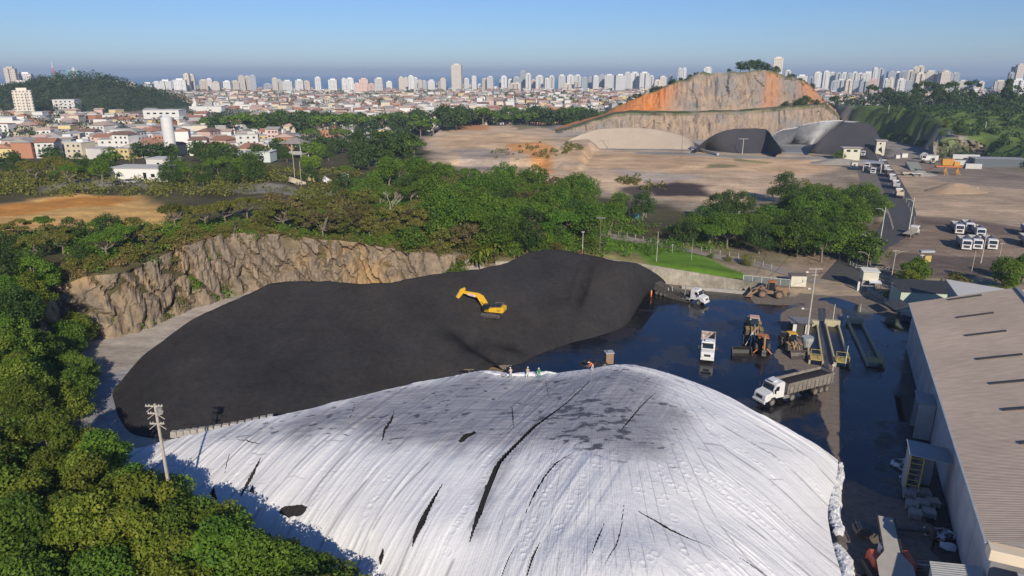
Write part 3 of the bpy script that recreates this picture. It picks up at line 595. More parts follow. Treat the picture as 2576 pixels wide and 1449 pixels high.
# slits where the sheets have parted and the coal shows: (points, half width in m)
SL=[([(1482,962,.12),(1420,1020,.16),(1345,1075,.36),(1300,1120,.4),(1255,1170,.42),(1228,1225,.55),(1205,1290,.5),(1182,1360,.1)],),
 ([(1113,1221,.04),(1090,1260,.3),(1060,1320,.62),(1045,1350,.4),(1037,1378,.05)],),
 ([(1440,1140,.05),(1400,1165,.14),(1370,1200,.16),(1345,1240,.14),(1322,1290,.04)],),
 ([(1650,990,.04),(1610,1025,.14),(1580,1060,.16),(1560,1085,.05)],),
 ([(991,1037,.05),(985,1060,.26),(968,1085,.3),(962,1112,.08)],),
 ([(656,1153,.05),(640,1185,.38),(615,1230,.38),(606,1250,.1)],),
 ([(583,1128,.03),(572,1160,.1),(566,1190,.04)],),
 ([(597,1107,.05),(625,1112,.14),(655,1116,.05)],),
 ([(1360,1360,.03),(1340,1400,.2),(1325,1449,.1)],),
 ([(1300,1365,.02),(1280,1400,.08),(1262,1449,.06)],),
 ([(1520,1315,.02),(1505,1350,.14),(1488,1396,.03)],),
 ([(1570,1265,.02),(1562,1330,.08),(1550,1370,.1),(1520,1420,.03)],),
 ([(1600,1282,.03),(1640,1305,.16),(1690,1335,.26),(1740,1358,.1),(1790,1380,.03)],),
 ([(1860,1405,.03),(1900,1430,.14),(1925,1449,.1)],),
 ([(1288,1027,.10),(1290,1050,.13),(1292,1082,.03)],),
 ([(893,1013,.05),(888,1035,.06),(880,1055,.04)],),
 ([(1372,958,.05),(1376,975,.06),(1380,1000,.05)],),
 ([(714,1284,.8),(735,1288,1.2),(758,1286,1.1)],),
 ([(538,1228,.1),(535,1245,.5),(545,1258,.15)],),
 ([(963,1382,.1),(960,1400,.5),(958,1420,.15)],),
 ([(636,1222,.08),(634,1238,.35),(640,1246,.1)],),
 ([(1160,1112,.5),(1172,1100,.7),(1192,1092,.45)],)]
F=grid_faces(nrw,NU); cen=TP.reshape(-1,3)[F].mean(1); kill=np.zeros(len(F),bool); darkv=np.zeros(len(flatx))
for (pl,) in SL:
    Pw=[]
    for u,v,w_ in pl:
        h=hit(Tb,u,v)
        if h is not None: Pw.append((h.x,h.y,w_))
    for (xa,ya,wa),(xb,yb,wb) in zip(Pw[:-1],Pw[1:]):
        ex,ey=xb-xa,yb-ya; l2=ex*ex+ey*ey+1e-9
        m_=(cen[:,0]>min(xa,xb)-2)&(cen[:,0]<max(xa,xb)+2)&(cen[:,1]>min(ya,yb)-2)&(cen[:,1]<max(ya,yb)+2)
        px,py=cen[m_,0]-xa,cen[m_,1]-ya; t_=np.clip((px*ex+py*ey)/l2,0,1); d_=np.hypot(px-ex*t_,py-ey*t_)
        kill[m_]|=d_<.62*(wa+(wb-wa)*t_)*(1.0+.25*fbm(cen[m_,0]*2,cen[m_,1]*2,2))
# dirt on the trodden top, as a stain with its own outline
def pw(poly):
    o=[]
    for u,v in poly:
        h=hit(Tb,u,v); h=h if h is not None else G(u,v,6)
        o.append((h.x,h.y))
    return o
dt=pw([(560,1095),(700,1060),(850,1022),(1000,985),(1200,945),(1460,940),(1560,925),(1640,950),(1690,1010),(1720,1050),(1690,1110),(1650,1150),(1560,1150),(1440,1130),(1300,1110),(1150,1120),(960,1120),(800,1090),(650,1090)])
dirt=sst(-3,3,sdf(dt,flatx,flaty)+3.2*fbm(flatx*.18,flaty*.18,4))
band=pw([(1480,965),(1340,1080),(1255,1160),(1215,1240),(1185,1350),(1205,1345),(1250,1230),(1300,1150),(1400,1080),(1500,1000)])
dirt=np.maximum(dirt,.75*sst(-1.2,.6,sdf(band,flatx,flaty)+.8*fbm(flatx*.5,flaty*.5,3)))
blot=pw([(1370,1040),(1440,985),(1560,1010),(1640,1060),(1600,1110),(1500,1140),(1400,1100)])
bl=sst(.36,.52,fbm(flatx*.8,flaty*1.7,4)+.30*sst(-2,2,sdf(blot,flatx,flaty)))*sst(-3,1,sdf(dt,flatx,flaty))
tarpm,t,b=newmat('white_tarpaulin'); N=t.nodes; L=t.links; tc=N.new('ShaderNodeNewGeometry')
a1=N.new('ShaderNodeAttribute'); a1.attribute_name='dirt'; a2=N.new('ShaderNodeAttribute'); a2.attribute_name='blot'
def mixc(f,a,c):
    k=N.new('ShaderNodeMix'); k.data_type='RGBA'; L.new(f,k.inputs[0])
    for i,v in((6,a),(7,c)):
        if isinstance(v,tuple): k.inputs[i].default_value=(*v,1)
        else: L.new(v,k.inputs[i])
    return k.outputs[2]
mpp=N.new('ShaderNodeMapping'); mpp.inputs['Rotation'].default_value=(0,0,R(-60)); mpp.inputs['Scale'].default_value=(.25,2.2,1); L.new(tc.outputs['Position'],mpp.inputs[0])
mt_=N.new('ShaderNodeMath'); mt_.operation='MULTIPLY'; L.new(a1.outputs['Fac'],mt_.inputs[0]); L.new(rng_(noi(.9,8,.7,mpp.outputs[0]) .outputs[0],.25,.7,.45,1.0),mt_.inputs[1])
cw=mixc(mt_.outputs[0],(.73,.735,.745),(.20,.20,.22))
cw=mixc(a2.outputs['Fac'],cw,(.10,.10,.11))
cw=mixc(rng_(noi(1.6,9,.75,mpp.outputs[0]).outputs[0],.62,.70,0,.45),cw,(.42,.41,.41))
cw=mixc(rng_(noi(3.2,5,.7).outputs[0],.655,.69,0,.75),cw,(.2,.2,.2))
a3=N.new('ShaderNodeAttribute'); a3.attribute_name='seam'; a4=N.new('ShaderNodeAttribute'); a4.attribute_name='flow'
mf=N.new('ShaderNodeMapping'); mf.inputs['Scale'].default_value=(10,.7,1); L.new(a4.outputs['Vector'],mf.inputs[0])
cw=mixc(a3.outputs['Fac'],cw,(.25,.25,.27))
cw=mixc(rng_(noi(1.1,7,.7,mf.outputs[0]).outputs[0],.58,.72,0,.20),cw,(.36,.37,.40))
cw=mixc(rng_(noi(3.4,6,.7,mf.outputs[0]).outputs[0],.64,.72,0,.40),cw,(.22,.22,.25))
L.new(cw,b.inputs['Base Color']); b.inputs['Roughness'].default_value=.55; b.inputs['Specular IOR Level'].default_value=.35
bp=N.new('ShaderNodeBump'); bp.inputs['Distance'].default_value=.03; L.new(noi(2.6,8,.7,mpp.outputs[0]).outputs[0],bp.inputs['Height'])
bp2=N.new('ShaderNodeBump'); bp2.inputs['Distance'].default_value=.025; L.new(noi(2.2,8,.65).outputs[0],bp2.inputs['Height']); L.new(bp.outputs[0],bp2.inputs['Normal']); bp3=N.new('ShaderNodeBump'); bp3.inputs['Distance'].default_value=.09; L.new(noi(1.8,8,.62,mf.outputs[0]).outputs[0],bp3.inputs['Height']); L.new(bp2.outputs[0],bp3.inputs['Normal']); L.new(bp3.outputs[0],b.inputs['Normal'])
bs=base[::4,::4].copy(); bs[...,2]-=.20; bs[-1,:,2]-=.5
tag(mesh_np('covered_stockpile',bs.reshape(-1,3),grid_faces(bs.shape[0],bs.shape[1]),coalm),'coal stockpile hidden under the white sheeting, black where the sheets part','stockpile')
tag(mesh_np('tarpaulin',TP.reshape(-1,3),F[~kill],tarpm,attrs={'dirt':dirt,'blot':bl,'seam':seam,'flow':np.stack([(cL*(1-mixr)+cR*mixr).ravel()*.1,((x*math.cos(aL)+y*math.sin(aL))*(1-mixr)+(x*math.cos(aR)+y*math.sin(aR))*mixr).ravel()*.1,flatx*0],1)}),'wrinkled white plastic sheeting over the whole front stockpile, grey and dirty on top','tarpaulin')
TPb=BVHTree.FromPolygons([Vector(p) for p in TP[::2,::2].reshape(-1,3)],[tuple(int(i) for i in f) for f in grid_faces(len(TP[::2]),len(TP[0,::2]))])
# ragged hem heaped along the right foot, overlapping panels
def crumple(name,label,pts,w,h,mt,seed,cat_='sheeting',n=None):
    P=[Vector(p) for p in pts]; L_=sum((b_-a).length for a,b_ in zip(P[:-1],P[1:])); n=n or int(L_/.22)+3; s=np.linspace(0,len(P)-1-1e-6,n); nc=26
    V=np.zeros((n,nc,3))
    for i,t_ in enumerate(s):
        k=int(t_); c=P[k].lerp(P[k+1],t_-k); d=(P[k+1]-P[k]).normalized(); nn_=Vector((-d.y,d.x,0))
        e=math.sin(math.pi*min(1,max(0,(i+.5)/n)))**.35; ww=w*e*(1+.45*float(fbm(t_*2.3+seed,seed*1.,3)))
        for j in range(nc):
            q_=j/(nc-1)*2-1; p=c+nn_*q_*ww; z=h*(1-q_*q_)**.6*e*(1+.5*float(fbm(p.x*1.2+seed,p.y*1.2,3)))+.28*h*abs(float(fbm(p.x*3,p.y*3+seed,3)))
            V[i,j]=(p.x+.25*float(fbm(p.x*2+3,p.y*2,2)),p.y+.25*float(fbm(p.x*2,p.y*2+9,2)),c.z+max(z,-.02)-(.12 if abs(q_)==1 else 0))
    return tag(mesh_np(name,V.reshape(-1,3),grid_faces(n,nc),mt,smooth=False),label,cat_)
crumple('sheeting','loose crumpled hem of white sheeting bunched at the right foot of the covered pile',[G(2112,1165,.2),G(2100,1215,.1),G(2088,1260,0),G(2098,1310,0),G(2112,1350,0)],1.0,.8,mat('sheet_white',(.68,.69,.71),.6,c2=(.55,.56,.58),scale=1.5,bump=.04),4)
crumple('sheeting','blue-shaded white sheeting trailing from the bottom right foot of the pile',[G(2100,1370,0),G(2115,1400,0),G(2128,1449,0),G(2135,1490,0)],.9,.7,MATS['sheet_white'],9)
# ================= MATERIALS FOR BUILT THINGS =================
dark=mat('dark_metal',(.03,.03,.032),.6,c2=(.06,.05,.045),scale=2)
steel=mat('grey_steel',(.30,.30,.29),.5,c2=(.20,.19,.18),scale=2.5)
rubber=mat('tyre_rubber',(.035,.033,.031),.85,c2=(.11,.095,.08),scale=3)
glass=mat('dark_glass',(.015,.02,.022),.08,spec=.8)
rim=mat('wheel_rim',(.28,.26,.24),.6,c2=(.16,.14,.12),scale=5)
whitev=mat('truck_white',(.74,.75,.76),.35,c2=(.60,.59,.57),scale=1.1,spec=.5)
cream=mat('cream_wall',(.66,.64,.52),.8,c2=(.52,.50,.40),scale=.8)
greenw=mat('pale_green_wall',(.50,.58,.47),.8,c2=(.42,.50,.40),scale=.8)
galv=mat('galvanised_sheet',(.40,.42,.44),.5,c2=(.30,.32,.34),scale=1)
polec=mat('pole_concrete',(.46,.42,.36),.85,c2=(.34,.30,.26),scale=2)
wood=mat('wood_pole',(.20,.15,.11),.85,c2=(.12,.09,.07),scale=2)
rust=mat('rusty_steel',(.22,.10,.055),.8,c2=(.10,.06,.045),scale=3)
yel=mat('machine_yellow',(.78,.46,.02),.45,c2=(.62,.36,.03),scale=1.6,spec=.4)
yeld=mat('dusty_yellow',(.42,.27,.09),.7,c2=(.26,.19,.12),scale=1.8)
orng=mat('machine_orange',(.62,.19,.035),.55,c2=(.40,.15,.05),scale=2)
dusty=mat('dusty_machine',(.22,.16,.12),.8,c2=(.30,.17,.09),scale=1.6)
blackp=mat('black_steel',(.018,.018,.02),.4,c2=(.04,.038,.036),scale=2)
# ================= WAREHOUSE =================
WO=Vector((44.5,52.9,0)); WD=Vector((.4115,.9114,0)); WN=Vector((.9114,-.4115,0)); WL=74.6; EV=9.1; RG=13.95; HW=15.2
wrz=math.atan2(WD.y,WD.x)   # local x along the wall, local y = left normal, so the building lies on -y
wh=thing('warehouse','huge pale grey warehouse with a long beige corrugated roof on the right','warehouse',WO,wrz)
wallm,t,b=newmat('precast_wall'); N=t.nodes; L=t.links; tc=N.new('ShaderNodeTexCoord')
br=N.new('ShaderNodeTexBrick'); br.inputs['Scale'].default_value=1; br.inputs['Brick Width'].default_value=7.4; br.inputs['Row Height'].default_value=20; br.inputs['Mortar Size'].default_value=.035; br.offset=0
mp=N.new('ShaderNodeMapping'); mp.inputs['Rotation'].default_value=(R(90),0,0); L.new(tc.outputs['Object'],mp.inputs[0]); L.new(mp.outputs[0],br.inputs[0])
br.inputs[1].default_value=(.44,.45,.47,1); br.inputs[2].default_value=(.40,.41,.44,1); br.inputs[3].default_value=(.22,.22,.23,1)
n=N.new('ShaderNodeTexNoise'); n.inputs['Scale'].default_value=.35; n.inputs['Detail'].default_value=7; L.new(tc.outputs['Object'],n.inputs[0])
sc_=N.new('ShaderNodeVectorMath'); sc_.operation='SCALE'; L.new(br.outputs[0],sc_.inputs[0]); rr=N.new('ShaderNodeMapRange'); rr.inputs[1].default_value=.3; rr.inputs[2].default_value=.7; rr.inputs[3].default_value=.75; rr.inputs[4].default_value=1.15; L.new(n.outputs[0],rr.inputs[0]); L.new(rr.outputs[0],sc_.inputs['Scale']); L.new(sc_.outputs[0],b.inputs['Base Color']); b.inputs['Roughness'].default_value=.8
w=MB(); w.box((WL/2,-.15,EV/2-.1),(WL,.3,EV-.2))
w.prism([(0,0),(1,0)],0,0) if False else None
pts=[(-.3,0),(-.3,EV-.25),(-HW,RG-.3),(-2*HW+.3,EV-.25),(-2*HW+.3,0)]
for x0_,x1_ in ((.003,.3),(WL-.3,WL-.003)):
    vs=[(x0_,y_,z_) for y_,z_ in pts]+[(x1_,y_,z_) for y_,z_ in pts]; w.add(vs,[(0,1,2,3,4),(9,8,7,6,5)]+[(i,i+5,(i+1)%5+5,(i+1)%5) for i in range(5)])
w.box((WL/2,-2*HW+.15,EV/2-.1),(WL-.7,.3,EV-.2)); w.build('wall',wallm,wh)
def roofsheet(name,x0_,x1_,eave,ridge,m,parent,pitch=.30,amp=.018,ny=2):
    """corrugated sheet between the eave line (y,z) and the ridge line (y,z), waves running up the slope"""
    xs=np.arange(x0_,x1_,pitch/4); z=amp*np.sin(xs/pitch*2*np.pi); V=[]
    for k in range(ny):
        q_=k/(ny-1); yy=eave[0]*(1-q_)+ridge[0]*q_; zz=eave[1]*(1-q_)+ridge[1]*q_; V.append(np.stack([xs,np.full(len(xs),yy),zz+z],1))
    return mesh_np(name,np.concatenate(V),grid_faces(ny,len(xs)),m,parent,smooth=False)
roofm,t,b=newmat('beige_roof'); N=t.nodes; L=t.links; tc=N.new('ShaderNodeTexCoord')
def nz_(s,st,d=6):
    mp=N.new('ShaderNodeMapping'); mp.inputs['Scale'].default_value=st; L.new(tc.outputs['Object'],mp.inputs[0]); n=N.new('ShaderNodeTexNoise'); n.inputs['Scale'].default_value=s; n.inputs['Detail'].default_value=d; L.new(mp.outputs[0],n.inputs[0]); r=N.new('ShaderNodeMapRange'); r.inputs[1].default_value=.3; r.inputs[2].default_value=.7; r.inputs[3].default_value=.86; r.inputs[4].default_value=1.1; L.new(n.outputs[0],r.inputs[0]); return r.outputs[0]
v1=N.new('ShaderNodeVectorMath'); v1.operation='SCALE'; v1.inputs[0].default_value=(.56,.445,.335); L.new(nz_(.06,(1,1,1)),v1.inputs['Scale'])
v2=N.new('ShaderNodeVectorMath'); v2.operation='SCALE'; L.new(v1.outputs[0],v2.inputs[0]); L.new(nz_(1.5,(1.5,.12,1),8),v2.inputs['Scale']); L.new(v2.outputs[0],b.inputs['Base Color']); b.inputs['Roughness'].default_value=.75; b.inputs['Specular IOR Level'].default_value=.3
roofsheet('roof',-.35,WL+.5,(.75,EV-.25),(-HW,RG),roofm,wh)
roofsheet('roof',-.35,WL+.5,(-HW,RG),(-2*HW-.75,EV-.25),roofm,wh)
rc=MB(); rc.box((WL/2,-HW,RG+.08),(WL+.9,.7,.06)); rc.build('ridge_cap',steel,wh)
g_=MB(); g_.box((WL/2,.82,EV-.32),(WL+.8,.22,.22)); g_.build('gutter',galv,wh)
sk=mat('roof_light',(.045,.04,.036),.5,c2=(.09,.075,.06),scale=2)
sl=math.atan2(RG-EV,HW)
ML=Matrix.Translation(WO)@Matrix.Rotation(wrz,4,'Z'); MLi=ML.inverted()
def roofhit(u,v):
    o=MLi@Vector((0,0,CAMH)); d=(MLi.to_3x3()@Vector(ray(u,v))); # plane z=EV-.25+( .75-y)*k
    k=(RG-(EV-.25))/(HW+.75); t_=((EV-.25)+(.75-o.y)*k-o.z)/(d.z+k*d.y); p=o+d*t_; return p
for (ua,va),(ub,vb) in [((2386,753),(2470,745)),((2408,799),(2499,788)),((2431,845),(2531,833)),((2458,904),(2572,893)),((2492,967),(2600,955)),((2524,1033),(2640,1022)),((2567,1118),(2700,1105))]:
    a,b_=roofhit(ua,va),roofhit(ub,vb); x_=(a.x+b_.x)/2; y0_,y1_=a.y,max(b_.y,-HW+1.2); yc=(y0_+y1_)/2; k=math.atan((RG-(EV-.25))/(HW+.75))
    zc=(EV-.25)+(.75-yc)*math.tan(k)
    q=MB(); q.box((x_,yc,zc+.10),(.62,abs(y1_-y0_)/math.cos(k),.12),rx=-k); q.build('skylight',sk,wh)
# near gable: cream parapet, white corrugated lower hall, outside things
p=MB(); p.box((-.9,-HW,EV-.7),(1.5,2*HW+1.4,1.1),bev=.05); p.build('parapet',mat('cream_parapet',(.72,.60,.44),.7,c2=(.66,.56,.42),scale=.6),wh)
corrw,t,b=newmat('white_corrugated'); N=t.nodes; L=t.links; tc=N.new('ShaderNodeTexCoord'); wv=N.new('ShaderNodeTexWave'); wv.bands_direction='Y'; wv.inputs['Scale'].default_value=1.1; L.new(tc.outputs['Object'],wv.inputs[0])
bp=N.new('ShaderNodeBump'); bp.inputs['Distance'].default_value=.12; L.new(wv.outputs[0],bp.inputs['Height']); L.new(bp.outputs[0],b.inputs['Normal']); b.inputs['Base Color'].default_value=(.46,.45,.43,1); b.inputs['Roughness'].default_value=.6
lo=thing('annex','low annex with pale ribbed metal walls against the near end of the warehouse','annex',WO,wrz)
q=MB(); q.box((-5.1,-HW-1.0,3.6),(6.6,2*HW-1.6,7.2)); q.build('wall',corrw,lo)
q=MB(); q.box((-5.1,-HW-1.0,7.28),(6.9,2*HW-1.2,.14)); q.build('roof',galv,lo)
# lean-to roof at the foot of the wall, bottom right
lt=thing('lean_to','small lean-to shed with a grey corrugated roof at the near foot of the warehouse wall','shed',WO,wrz)
roofsheet('roof',-7.5,1.6,(4.4,4.2),(.25,5.0),mat('lean_roof',(.44,.44,.43),.6,c2=(.34,.34,.33),scale=.7),lt,pitch=.34,amp=.05)
q=MB(); q.box((-2.95,4.15,2.05),(8.9,.14,4.1)); q.box((1.45,2.2,2.1),(.14,3.7,4.2)); q.build('wall',galv,lt)
# stair tower and loading canopies on the wall
def loc2(u,v,z=0): return MLi@G(u,v,z)
st_=thing('stair_tower','yellow railed stair tower under a flat grey sheet roof on the warehouse wall','stair tower',WO,wrz)
a=loc2(2372,1143,5.6); X0=a.x
q=MB(); q.box((X0,2.5,5.6),(4.0,4.6,.12),rx=R(3)); q.build('roof',mat('canopy_sheet',(.36,.37,.38),.6,c2=(.25,.27,.29),scale=.8),st_)
q=MB(); q.box((X0+1.7,3.0,2.8),(.1,3.2,5.5)); q.box((X0+.2,4.55,2.8),(3.0,.1,5.5)); q.build('side_panel',galv,st_)
q=MB()
for dx,dy in((-1.6,4.5),(-1.6,3.1)): q.cyl((X0+dx,dy,0),(X0+dx,dy,5.5),.07,n=6)
for i in range(7): q.box((X0-1.6,3.8,.7+i*.75),(.08,1.4,.08))
q.build('frame',mat('rail_yellow',(.55,.42,.10),.6,c2=(.4,.3,.1),scale=3),st_)
q=MB()
for i in range(12): q.box((X0-1.2+i*.22,3.8,.3+i*.42),(.3,1.2,.04))
q.build('step',steel,st_)
cnp=thing('loading_canopy','narrow grey loading hood with an open dark bay halfway along the warehouse wall','canopy',WO,wrz)
a=loc2(2365,1010,5.5); X1_=a.x
q=MB(); q.box((X1_,1.25,5.6),(4.2,2.3,.15),rx=R(8)); q.build('roof',galv,cnp)
q=MB(); q.box((X1_-2,1.15,2.8),(.12,2.1,5.4)); q.box((X1_+2,1.15,2.8),(.12,2.1,5.4)); q.build('side_panel',galv,cnp)
q=MB(); q.box((X1_,.06,2.6),(3.8,.1,5.0)); q.build('bay',dark,cnp)
# pale triangular canopy and small office behind the far end
def poly3(name,label,cat_,pts,th,m,group=None):
    c=sum((Vector(p) for p in pts),Vector())/len(pts); q=MB(); n=len(pts); q.add([Vector(p)-c for p in pts]+[Vector(p)-c-Vector((0,0,th)) for p in pts],[tuple(range(n)),tuple(range(2*n-1,n-1,-1))]+[(i,i+n,(i+1)%n+n,(i+1)%n) for i in range(n)])
    o=q.build(name,m); o.location=c; return tag(o,label,cat_,group)
b2=thing('hall','lower hall with a smooth pale roof behind the warehouse','hall',G(2480,745,8),0)
c=b2.location; q=MB(); P4=[G(2380,701,10.5),G(2600,733,10.5),G(2620,775,8.5),G(2412,750,8.5)]
P4=[G(2379,702,9.5),G(2640,745,9.5),G(2640,775,8),G(2415,752,8)]
q.add([p-c for p in P4]+[p-c-Vector((0,0,.3)) for p in P4],[(3,2,1,0),(4,5,6,7)]+[(i,(i+1)%4,(i+1)%4+4,i+4) for i in range(4)]); q.build('roof',mat('pale_membrane',(.50,.50,.48),.6,c2=(.46,.46,.45),scale=.5),b2)
q=MB(); P5=[P4[0]+Vector((.6,-.6,0)),P4[1],P4[2],P4[3]+Vector((.6,.3,0))]
q.add([Vector((p.x-c.x,p.y-c.y,p.z-c.z-.32)) for p in P5]+[Vector((p.x-c.x,p.y-c.y,-c.z)) for p in P5],[(i,i+4,(i+1)%4+4,(i+1)%4) for i in range(4)]); q.build('wall',galv,b2)
def box_building(name,label,cat_,c,sx,sy,h,rz,wm,rm,windows=(),over=.35,slope=.0,roofth=.15,group=None,corr=False):
    t_=thing(name,label,cat_,c,rz,group); q=MB(); q.box((0,0,h/2),(sx,sy,h)); q.build('wall',wm,t_)
    if corr: roofsheet('roof',-sx/2-over,sx/2+over,(-sy/2-over,h+.06),(sy/2+over,h+.06+slope*(sy+2*over)),rm,t_,pitch=.35,amp=.06)
    else: q=MB(); q.box((0,0,h+roofth/2+slope*sy/2+.01),(sx+2*over,sy+2*over,roofth),rx=math.atan(slope)); q.build('roof',rm,t_)
    for (fx_,fz,ww,hh,side) in windows:
        q=MB()
        if side=='f': q.box((fx_,-sy/2-.02,fz),(ww,.06,hh))
        elif side=='l': q.box((-sx/2-.02,fx_,fz),(.06,ww,hh))
        elif side=='r': q.box((sx/2+.02,fx_,fz),(.06,ww,hh))
        q.build('window',glass,t_)
    return t_
of=G(2262+85,790,0); 
box_building('office','pale green office with a black corrugated roof and two small windows beside the gate','office',G(2350,785)+Vector((0,2,0)),15,6,4.6,R(-9),greenw,mat('black_sheet',(.05,.05,.052),.6,c2=(.08,.08,.08),scale=1),[(-.6,2.9,.9,.8,'f'),(2.2,2.9,.9,.8,'f')],slope=.16,corr=True)
q=MB(); q.box((0,0,0),(3.6,4.5,.12),ry=R(-14)); o=q.build('awning',MATS['black_sheet']); o.location=G(2256,765,2.6); tag(o,'dark sloping sheet awning over the passage beside the green office','awning')
def rail_fence(name,label,pts,h,m,n=3,post=2.2,r=.045,cat_='railing',group=None,terr=True):
    P=[Vector(p) for p in pts]; c=P[0].copy(); t_=thing(name,label,cat_,c,0,group); q=MB(); rl=MB(); posts=[]
    for a,b_ in zip(P[:-1],P[1:]):
        k=max(1,round((b_-a).length/post))
        for i in range(k): posts.append(a+(b_-a)*i/k)
    posts.append(P[-1])
    for p in posts:
        qq_=MB(); qq_.cyl(p-c-Vector((0,0,.1)),p-c+Vector((0,0,h)),r*1.2,n=6); qq_.build('post',m,t_)
    for j in range(n):
        z=Vector((0,0,h*(j+1)/n-.05))
        for a,b_ in zip(posts[:-1],posts[1:]): rl.cyl(a-c+z,b_-c+z,r,n=6)
    rl.build('rail',m,t_); return t_
whm=mat('white_rail',(.72,.72,.68),.6,c2=(.5,.5,.46),scale=3)
rail_fence('railing','white pipe railing slanting down from the gatehouse to the green office',[G(2176,733),G(2210,752),G(2240,772),G(2262,782)],1.2,whm,3,2.4)
rail_fence('railing','short white railing on the landing at the warehouse corner',[G(2267,792,3),G(2300,800,3)],1.2,whm,3,1.5)
# gatehouse: small white booth raised on legs
gh=thing('gatehouse','small white gatehouse booth with a veranda beside the exit road','gatehouse',G(2180,732),R(-12))
q=MB(); q.box((0,0,4.1),(3.4,3.0,2.2)); q.build('wall',cream,gh)
q=MB(); q.box((0,-.1,5.3),(3.8,3.4,.15),rx=R(3)); q.build('roof',mat('booth_roof',(.70,.68,.60),.7),gh)
q=MB(); q.box((.9,-2.1,3.0),(2.6,1.6,.08),rx=R(10)); q.build('veranda_roof',whitev,gh)
q=MB(); q.box((0,.3,1.5),(3.2,2.2,3.0)); q.build('base',mat('booth_glass',(.16,.18,.18),.3,c2=(.4,.4,.38),scale=1.5),gh)
for x_,y_ in((-1.6,-1.4),(1.6,-1.4),(-.4,-2.7),(2.1,-2.7)): q=MB(); q.cyl((x_,y_,0),(x_,y_,3.1),.07,n=6); q.build('column',whm,gh)
q=MB(); q.box((-2.4,-1.4,1.3),(.45,.45,2.6)); q.build('side_column',whm,gh)
# white cabin on legs by the wall
wc=thing('cabin','white box cabin on short legs beside the glass railing above the yard','cabin',G(2002,728)+Vector((0,0,0)),R(-4))
q=MB(); q.box((0,0,2.35),(3.6,2.4,2.6)); q.build('wall',cream,wc)
q=MB(); q.box((0,.1,3.75),(3.9,2.8,.16)); q.build('roof',mat('brown_roof',(.16,.13,.11),.8),wc)
q=MB(); q.box((.9,-1.22,2.5),(.12,.05,.7)); q.build('handle',dark,wc)
for x_,y_ in((-1.4,-.9),(1.4,-.9),(-1.4,.9),(1.4,.9)): q=MB(); q.cyl((x_,y_,0),(x_,y_,1.1),.08,n=6); q.build('leg',steel,wc)
# glazed frame
gf=thing('screen','row of framed mesh panels standing on the yard wall','screen',G(1868,716,1),0); c=gf.location
a=G(1868,716,1.0); e=G(1985,728,1.0); k=5
fr_=MB(); pn=MB()
for i in range(k+1):
    p_=a+(e-a)*i/k-c; fr_.cyl(p_,p_+Vector((0,0,2.4)),.07,n=6)
for z_ in(.05,2.4): fr_.cyl(a-c+Vector((0,0,z_)),e-c+Vector((0,0,z_)),.06,n=6)
fr_.build('frame',whm,gf)
pn.quad(a-c+Vector((0,.03,.1)),e-c+Vector((0,.03,.1)),e-c+Vector((0,.03,2.3)),a-c+Vector((0,.03,2.3))); pn.build('mesh_panel',mat('mesh_panel',(.23,.25,.24),.4,c2=(.13,.15,.15),scale=.8),gf)
# retaining wall
def wall_line(name,label,pts,h,th,m,cat_='wall',z0=0,group=None,joints=0):
    P=[Vector((p[0],p[1],0)) for p in pts]; c=P[0].copy(); q=MB()
    for i,(a,b_) in enumerate(zip(P[:-1],P[1:])):
        d=(b_-a); n=Vector((-d.y,d.x,0)).normalized()*th/2; a_=a-c; bb_=b_-c; ha=h[i] if isinstance(h,(list,tuple)) else h; hb=h[i+1] if isinstance(h,(list,tuple)) else h
        q.add([a_-n+Vector((0,0,z0)),bb_-n+Vector((0,0,z0)),bb_+n+Vector((0,0,z0)),a_+n+Vector((0,0,z0)),a_-n+Vector((0,0,ha)),bb_-n+Vector((0,0,hb)),bb_+n+Vector((0,0,hb)),a_+n+Vector((0,0,ha))],[(3,2,1,0),(4,5,6,7),(0,1,5,4),(1,2,6,5),(2,3,7,6),(3,0,4,7)])
    o=q.build(name,m); o.location=c; return tag(o,label,cat_,group)
wl=rockmat('stained_concrete',(.46,.42,.34),(.38,.35,.28),(.22,.20,.16),(1,1,.5),(.5,.6),(.12,.10,.07))
wall_line('retaining_wall','long stained concrete retaining wall between the lawn and the wet yard',[(-4,157.5),(10,160.3),(24,167.3),(45,160.6),(58,156.9),(66,155.0)],[7.2,6.6,5.4,3.5,2.2,1.3],.5,wl)
wall_line('kerb_wall','low concrete block wall along the yard edge below the retaining wall',[tuple(G(1715,726))[:2],tuple(G(1800,733))[:2],tuple(G(1885,741))[:2]],.8,.6,conc)
def jersey(label,us,group=None,name='barrier'):
    """a row of concrete blocks as one wall"""
    q=MB(); P=[Vector(p) for p in us]; c=P[0].copy()
    for a,b_ in zip(P[:-1],P[1:]):
        k=max(1,round((b_-a).length/1.0)); rz=math.atan2(b_.y-a.y,b_.x-a.x)
        for i in range(k):
            p_=a+(b_-a)*(i+.5)/k-c; q.box((p_.x,p_.y,p_.z+.45),((b_-a).length/k*.94,.7,.9),rz=rz,taper=.8)
    o=q.build(name,conc); o.location=c; return tag(o,label,'barrier',group)
jersey('low wall of pale concrete blocks holding back the dark ore at the left',[G(432,1100,1.2),G(500,1092,2.0),G(600,1076,2.6),G(690,1056,3.2)],name='block_wall')
jersey('row of pale concrete blocks along the crest right of the workers',[G(1590,931,6.2),G(1640,945,5.8),G(1680,958,5.6)],name='block_wall')
